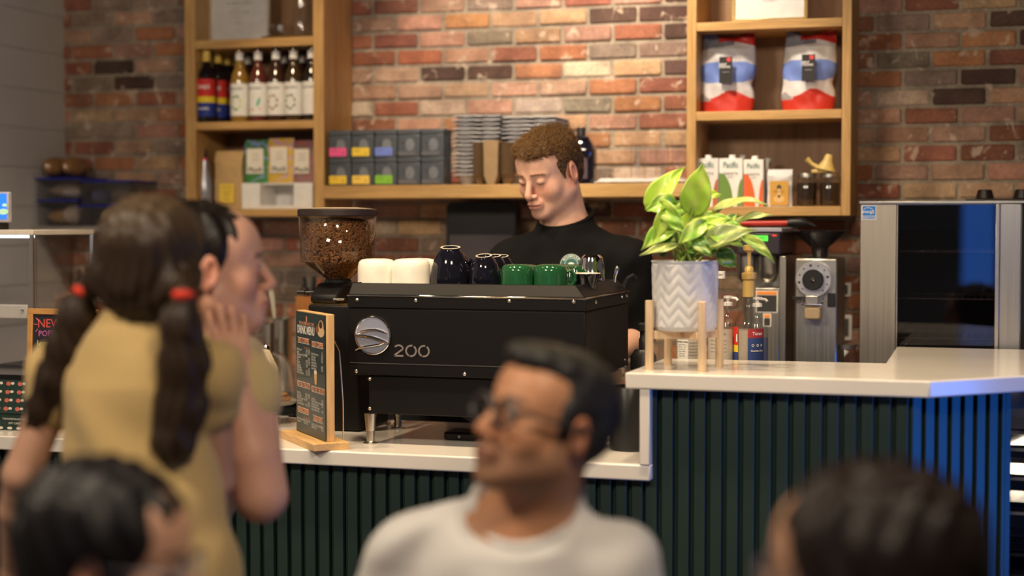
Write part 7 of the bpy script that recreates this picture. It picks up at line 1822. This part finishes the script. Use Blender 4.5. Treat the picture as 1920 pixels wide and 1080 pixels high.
# ---------------------------------------------------------------- GIRL WITH PIGTAILS
def girl():
    hy = 2.62; fw = -np.array(facing(285, hy, 18, 0)); H = Head(P(285, 490, hy), fw+np.array([0,0,-.04]), 1.02)
    nb = np.array(P(268, 622, 2.62)); sl = np.array(P(118, 700, 2.64)); sr = np.array(P(392, 700, 2.62)); hp = np.array([nb[0]+.035, 2.60, .84])
    B = dict(sl=sl, sr=sr, neck=nb, hip=hp); el = np.array(P(40, 890, 2.60)); wl = np.array(P(25, 1075, 2.70)); er = np.array(P(405, 900, 2.70)); wr = np.array(P(380, 1020, 2.85))
    org = (hp[0], hp[1], 0); root = thing('person', 'girl seen from behind with two brown pigtails tied in red and a mustard yellow top', 'person', org)
    lo, hi = bounds([H.c+.13, H.c-.13, sl, sr, hp-.05, el, er, wl, wr, wl-[0,0,.1], wr-[0,0,.1]], .10); S = SDF(lo, hi, .0042)
    add_head(S, H, female=True, neck=nb-np.array([0,0,.02]), neckr=.046); torso(S, B); arm(S, sl, el, wl, r=(.040,.034,.032,.022)); arm(S, sr, er, wr, r=(.040,.034,.032,.022))
    hand(S, wl, (0,.2,-1), (0,1,0), .9, .3, 1); hand(S, wr, (0,.2,-1), (0,1,0), .9, .3, -1)
    part('body', sdf_mesh(S, 'body', skinm, org, skin_col(H, (.52,.29,.20), brow=(.06,.03,.02))), None, root)
    S = SDF(H.c-.36, H.c+.26, .0042)
    st = lambda X, Y, Z: .0022*np.sin(X*260+3*np.sin(Z*30))+.0022*np.sin(Y*240+2*np.sin(Z*26))
    H.e(S, (0,-.012,.030), (.092,.106,.092), amp=st); H.e(S, (0,-.045,-.040), (.084,.060,.070), .03, amp=st)
    H.e(S, (0,.150,-.03), (.10,.085,.10), .008, 's'); H.e(S, (0,-.06,.13), (.004,.14,.012), .008, 's')
    tl, tr = np.array(P(158, 545, 2.57)), np.array(P(345, 552, 2.515))
    for q, chain in (((H.p(-.075,-.03,-.03)), [(158,545,.013,2.57),(145,590,.034,2.58),(128,650,.036,2.585),(105,710,.034,2.585),(75,765,.024,2.585),(58,800,.008,2.59)]), (H.p(.06,-.04,-.035), [(345,552,.013,2.515),(340,605,.034,2.525),(345,680,.042,2.54),(338,760,.044,2.55),(325,830,.036,2.545),(318,872,.012,2.55)])):
        pts = [np.array(P(a, b, y)) for a, b, _, y in chain]; S.cone(q, pts[0], .045, .013, .02, amp=st)
        for i in range(len(pts)-1): S.cone(pts[i], pts[i+1], chain[i][2], chain[i+1][2], .02, amp=st)
    def hcol(V): t = np.clip((H.loc(V)[:, 2]-.02)/.10, 0, 1)[:, None]; return np.array((.034,.019,.011))*(1-t)+np.array((.12,.078,.045))*t  # highlight on the crown put into the hair colour, lighter with height
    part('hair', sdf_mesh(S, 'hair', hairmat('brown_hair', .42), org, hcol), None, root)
    for p_, d_ in ((tl, (-.2,0,-1)), (tr, (0,0,-1))):
        R = Vector(d_).to_track_quat('Z', 'Y').to_matrix(); part('hair_tie', MB().tube([Vector(p_-np.array(org))+R @ Vector((.0125*math.cos(a), .0125*math.sin(a), 0)) for a in [2*PI*i/16 for i in range(16)]], .0095, 8, closed=True), mat((.65,.035,.015), .7, name='red_elastic'), root)
    lo, hi = bounds([sl, sr, hp-.12, nb, el, er], .15); S = SDF(lo, hi, .005)
    am = lambda X, Y, Z: .004*np.sin(X*45+2*np.sin(Z*17))+.003*np.sin(Z*40+X*25)
    torso(S, B, .013, amp=am); S.ell(hp-np.array([0,0,.02]), (.155,.12,.16), None, .06, amp=am); arm(S, sl, el, wl, .010, r=(.040,.034,.03,.02), frac=.30, amp=am); arm(S, sr, er, wr, .010, r=(.040,.034,.03,.02), frac=.30, amp=am)
    S.cone(nb-np.array([0,0,.03]), nb+np.array([0,0,.045]), .072, .060, .03); S.cone(nb+np.array([0,0,.075]), nb+np.array([0,0,.16]), .050, .05, .004, 's')
    part('yellow_top', sdf_mesh(S, 'top', cloth_mat((.50,.345,.14), 'mustard_cotton'), org), None, root)
    legs_standing(root, org, hp-np.array([0,0,.06]), math.atan2(-fw[0], fw[1]), (.52,.48,.40), 'trousers')
girl()

# ---------------------------------------------------------------- WOMAN IN PROFILE
def woman():
    hy = 2.94; fw = np.array(facing(430, hy, -96, 2)); H = Head(P(392, 502, hy), fw, 1.12)
    nb = np.array(P(378, 650, 2.96)); x = np.array([fw[1], -fw[0], 0]); x /= np.linalg.norm(x)
    sr = np.array(P(462, 718, 2.86)); sl = np.array(P(350, 700, 3.12)); hp = np.array([XX(290, 2.98), 2.98, .88])
    er = np.array(P(490, 930, 2.80)); wr = np.array(P(440, 715, 2.80)); el = sl+np.array([-.05,.12,-.24]); wl = el+np.array([-.10,.02,-.20])
    B = dict(sl=sl, sr=sr, neck=nb, hip=hp); B = dict(sl=sr, sr=sl, neck=nb, hip=hp) if np.dot(np.cross(np.array([0,0,1]), sr-sl), fw) < 0 else B
    org = (hp[0], hp[1], 0); root = thing('person', 'smiling dark haired woman in profile in a yellow top, hand raised to her cheek', 'person', org)
    lo, hi = bounds([H.c+.14, H.c-.14, sl, sr, hp-.05, el, er, wl, wr, wl-[0,0,.1]], .10); S = SDF(lo, hi, .0042)
    add_head(S, H, female=True, smile=1.0, neck=nb-np.array([0,0,.02]), neckr=.050); torso(S, B); arm(S, sr, er, wr, r=(.054,.050,.044,.029)); arm(S, sl, el, wl, r=(.050,.044,.040,.027))
    up_ = np.array(P(425, 575, 2.86))-wr; hand(S, wr, up_, fw*.35+np.array([.3,-1,0]), 1.05, .12, 1); hand(S, wl, (0,.1,-1), (0,1,0), 1, .3, 1)
    part('body', sdf_mesh(S, 'body', skinm, org, skin_col(H, (.68,.37,.26), lip=(.45,.10,.10), brow=(.05,.025,.02), blush=.35)), None, root)
    S = SDF(H.c-.20, H.c+.20, .0042); st = lambda X, Y, Z: .002*np.sin(X*200+3*np.sin(Z*30))+.002*np.sin(Y*220)
    H.e(S, (0,-.020,.040), (.085,.100,.084), amp=st); H.e(S, (0,-.055,-.01), (.080,.065,.085), .02, amp=st); H.e(S, (0,-.12,-.01), (.045,.05,.045), .02, amp=st)
    H.e(S, (0,.105,-.02), (.100,.092,.106), .008, 's')
    for q in (-1, 1): H.e(S, (q*.09,.01,-.025), (.02,.032,.044), .006, 's')
    part('hair', sdf_mesh(S, 'hair', hairmat('black_hair', .4), org, lambda V: np.tile(np.array((.014,.009,.007)), (len(V), 1))), None, root)
    lo, hi = bounds([sl, sr, hp-.12, nb, el, er], .15); S = SDF(lo, hi, .005); am = lambda X, Y, Z: .004*np.sin(X*45+2*np.sin(Z*17))+.003*np.sin(Z*40+X*25)
    torso(S, B, .013, amp=am); S.ell(hp-np.array([0,0,.02]), (.15,.12,.14), None, .06, amp=am); arm(S, sr, er, wr, .012, frac=.16, amp=am); arm(S, sl, el, wl, .012, frac=.16, amp=am)
    S.ell(nb+fw*.03+np.array([0,0,.04]), (.066,.066,.055), None, .006, 's')
    part('yellow_top', sdf_mesh(S, 'top', cloth_mat((.55,.41,.19), 'yellow_cotton'), org), None, root)
    b = []; d = (er-wr)/np.linalg.norm(er-wr); R = Vector(d).to_track_quat('Z', 'Y').to_matrix()
    part('bracelet', MB().tube([Vector(wr+d*.012-np.array(org))+R @ Vector((.030*math.cos(a), .030*math.sin(a), 0)) for a in [2*PI*i/20 for i in range(20)]], .0022, 6, closed=True), M['chrome'], root)
    legs_standing(root, org, hp-np.array([0,0,.06]), math.atan2(-fw[0], fw[1]), (.10,.12,.18), 'jeans')
woman()

# ---------------------------------------------------------------- TWO SEATED HEADS IN FRONT
def sitter(label, hpx, hpy, hy, fwd, s_, skin, hair, top, chairlab, long=False, gl=True, nbpx=None, roll=0.0):
    H = Head(P(hpx, hpy, hy), fwd, s_, roll); fh = np.array([fwd[0], fwd[1], 0]); fh /= np.linalg.norm(fh); x = np.array([fh[1], -fh[0], 0])
    nb = H.c-np.array([0,0,.20])-fh*.06; sr = nb+x*.19-np.array([0,0,.045]); sl = nb-x*.19-np.array([0,0,.045]); hp = nb-fh*.05; hp[2] = .58
    el, er = sl+fh*.08-x*.04-np.array([0,0,.22]), sr+fh*.08+x*.04-np.array([0,0,.22]); wl, wr = el+fh*.20+x*.06+np.array([0,0,.02]), er+fh*.20-x*.06+np.array([0,0,.02])
    B = dict(sl=sl, sr=sr, neck=nb, hip=hp); org = (hp[0], hp[1], 0); root = thing('person', label, 'person', org)
    lo, hi = bounds([H.c+.14, H.c-.14, sl, sr, hp-.05, el, er, wl+fh*.12, wr+fh*.12], .10); S = SDF(lo, hi, .0050)
    add_head(S, H, female=long, neck=nb-np.array([0,0,.02]), neckr=.052); torso(S, B); arm(S, sl, el, wl); arm(S, sr, er, wr); hand(S, wl, fh, (0,0,1), 1, .4, -1); hand(S, wr, fh, (0,0,1), 1, .4, 1)
    part('body', sdf_mesh(S, 'body', skinm, org, skin_col(H, skin, brow=(.03,.02,.02))), None, root)
    S = SDF(H.c-.30, H.c+.20, .0048); st = lambda X, Y, Z: .003*np.sin(X*150+3*np.sin(Z*30))+.003*np.sin(Y*160)
    H.e(S, (0,-.026,.038), (.096,.118,.094), amp=st); H.e(S, (0,-.055,-.02), (.088,.070,.10), .03, amp=st)
    if long: H.e(S, (0,-.06,-.10), (.105,.070,.13), .04, amp=st); H.e(S, (.06,-.0,-.05), (.035,.05,.09), .03, amp=st); H.e(S, (-.06,-.0,-.05), (.035,.05,.09), .03, amp=st)
    H.e(S, (0,.130,-.03), (.092,.085 if long else .108,.110), .010, 's')
    if not long:
        for q in (-1, 1): H.e(S, (q*.09,.005,-.02), (.02,.03,.04), .006, 's')
    S.plane(H.p(0,0,-.20), -H.R[:, 2], .01)
    part('hair', sdf_mesh(S, 'hair', hairmat('dark_hair', .45), org, lambda V: np.tile(np.array(hair), (len(V), 1))), None, root)
    if gl: glasses(H, root, org, mat((.10,.09,.11), .3, name='glasses_frame'), .026, rf=.0024)
    lo, hi = bounds([sl, sr, hp-.05, nb, el, er], .15); S = SDF(lo, hi, .007); am = lambda X, Y, Z: .004*np.sin(X*45+2*np.sin(Z*17))
    torso(S, B, .014, amp=am); arm(S, sl, el, wl, .018, frac=.9, amp=am); arm(S, sr, er, wr, .018, frac=.9, amp=am); S.ell(nb+fh*.03+np.array([0,0,.04]), (.07,.07,.055), None, .006, 's')
    part('top', sdf_mesh(S, 'top', cloth_mat(top, 'dark_cotton'), org), None, root)
    lower_seated(root, org, (hp[0], hp[1], .545), fh, (.04,.04,.05)); seat(hp[0]-fh[0]*.02, hp[1]-fh[1]*.02, math.atan2(fh[1], fh[0])-PI/2, chairlab)
sitter('seated person with short black hair and glasses at the bottom left corner, facing right', 218, 1045, 1.93, np.array(facing(200, 1.95, -68, -6)), 1.04, (.60,.33,.22), (.008,.006,.007), (.05,.05,.06), 'dark wooden chair under the black haired person at bottom left')
sitter('seated person with long dark brown hair and glasses at the bottom right, facing left', 1610, 1080, 1.95, np.array(facing(1640, 1.9, 100, 0)), 1.08, (.58,.32,.20), (.014,.006,.004), (.03,.04,.08), 'dark wooden chair under the long haired person at bottom right', long=True)
# ================================================================ LIGHT
def area(name, loc, target, size, power, col, sy=None, spread=None):
    l = bpy.data.lights.new(name, 'AREA'); l.energy = power; l.color = col; l.size = size
    if sy: l.shape = 'RECTANGLE'; l.size_y = sy
    if spread: l.spread = math.radians(spread)
    o = bpy.data.objects.new(name, l); COL.objects.link(o); o.location = loc
    d = Vector(target)-Vector(loc); o.rotation_euler = d.to_track_quat('-Z', 'Y').to_euler(); return o
def spot(name, loc, target, power, col, ang=60, blend=.5, size=.05):
    l = bpy.data.lights.new(name, 'SPOT'); l.energy = power; l.color = col; l.spot_size = math.radians(ang); l.spot_blend = blend; l.shadow_soft_size = size
    o = bpy.data.objects.new(name, l); COL.objects.link(o); o.location = loc
    d = Vector(target)-Vector(loc); o.rotation_euler = d.to_track_quat('-Z', 'Y').to_euler(); return o
W = (1.0, .76, .48); W2_ = (1.0, .83, .62)
# ceiling down-lights along the brick wall
spot('ceiling_spot', (-1.75, 4.6, 2.85), (-1.6, 5.49, 1.95), 90, W2_, 70, .8)
spot('ceiling_spot', (-1.1, 4.6, 2.85), (-1.05, 5.49, 1.9), 80, W2_, 70, .8)
spot('ceiling_spot', (-2.25, 4.2, 2.85), (-2.35, 5.3, 1.75), 34, W, 38, .7)
spot('ceiling_spot', (-.85, 4.1, 2.85), (-.45, 5.3, 1.2), 40, W, 44, .7)
spot('ceiling_spot', (-2.3, 3.3, 2.85), (-3.68, 4.5, 1.0), 55, (1.0,.88,.76), 46, .9)  # added spot to brighten the left block wall, no known lamp there
# lamps over the counter
for x, p in ((-2.3, 44), (-1.55, 50), (-.75, 50), (.1, 40)):
    spot('counter_spot', (x, 3.55, 2.8), (x, 4.0, .95), p*1.6, W, 84, .8, .06)
# track lamps over the seats
area('track_lamp', (-.1, 1.3, 2.8), (-1.2, 4.2, 1.0), .5, 40, W2_)
area('track_lamp', (-2.2, 1.3, 2.8), (-1.3, 3.4, 1.0), .5, 48, W2_)
spot('barista_spot', (-1.95, 3.9, 2.8), (-1.45, 4.65, 1.45), 50, W2_, 44, .6, .08)
# blue lit sign low on the right, blue dusk windows behind the camera
area('blue_window', (1.75, 3.72, .60), (-.12, 3.98, .62), .5, 4.6, (.01, .20, 1.0), .9, 80)
area('blue_window', (-.20, -2.0, 1.25), (-.20, 4, 1.25), .22, 1.6, (.05, .25, 1.0), .95)
area('blue_window', (-1.3, -2.0, 1.9), (-1.8, 4.3, 1.3), .16, 1.0, (.25, .4, 1.0), 1.3)
wd = bpy.data.worlds.new('world'); SC.world = wd; wd.use_nodes = True
bg = wd.node_tree.nodes['Background']; bg.inputs[0].default_value = (.60, .55, .47, 1); bg.inputs[1].default_value = .10
SC.view_settings.view_transform = 'Standard'; SC.view_settings.look = 'None'; SC.view_settings.gamma = 1; SC.view_settings.use_curve_mapping = False
SC.view_settings.exposure = 0.15
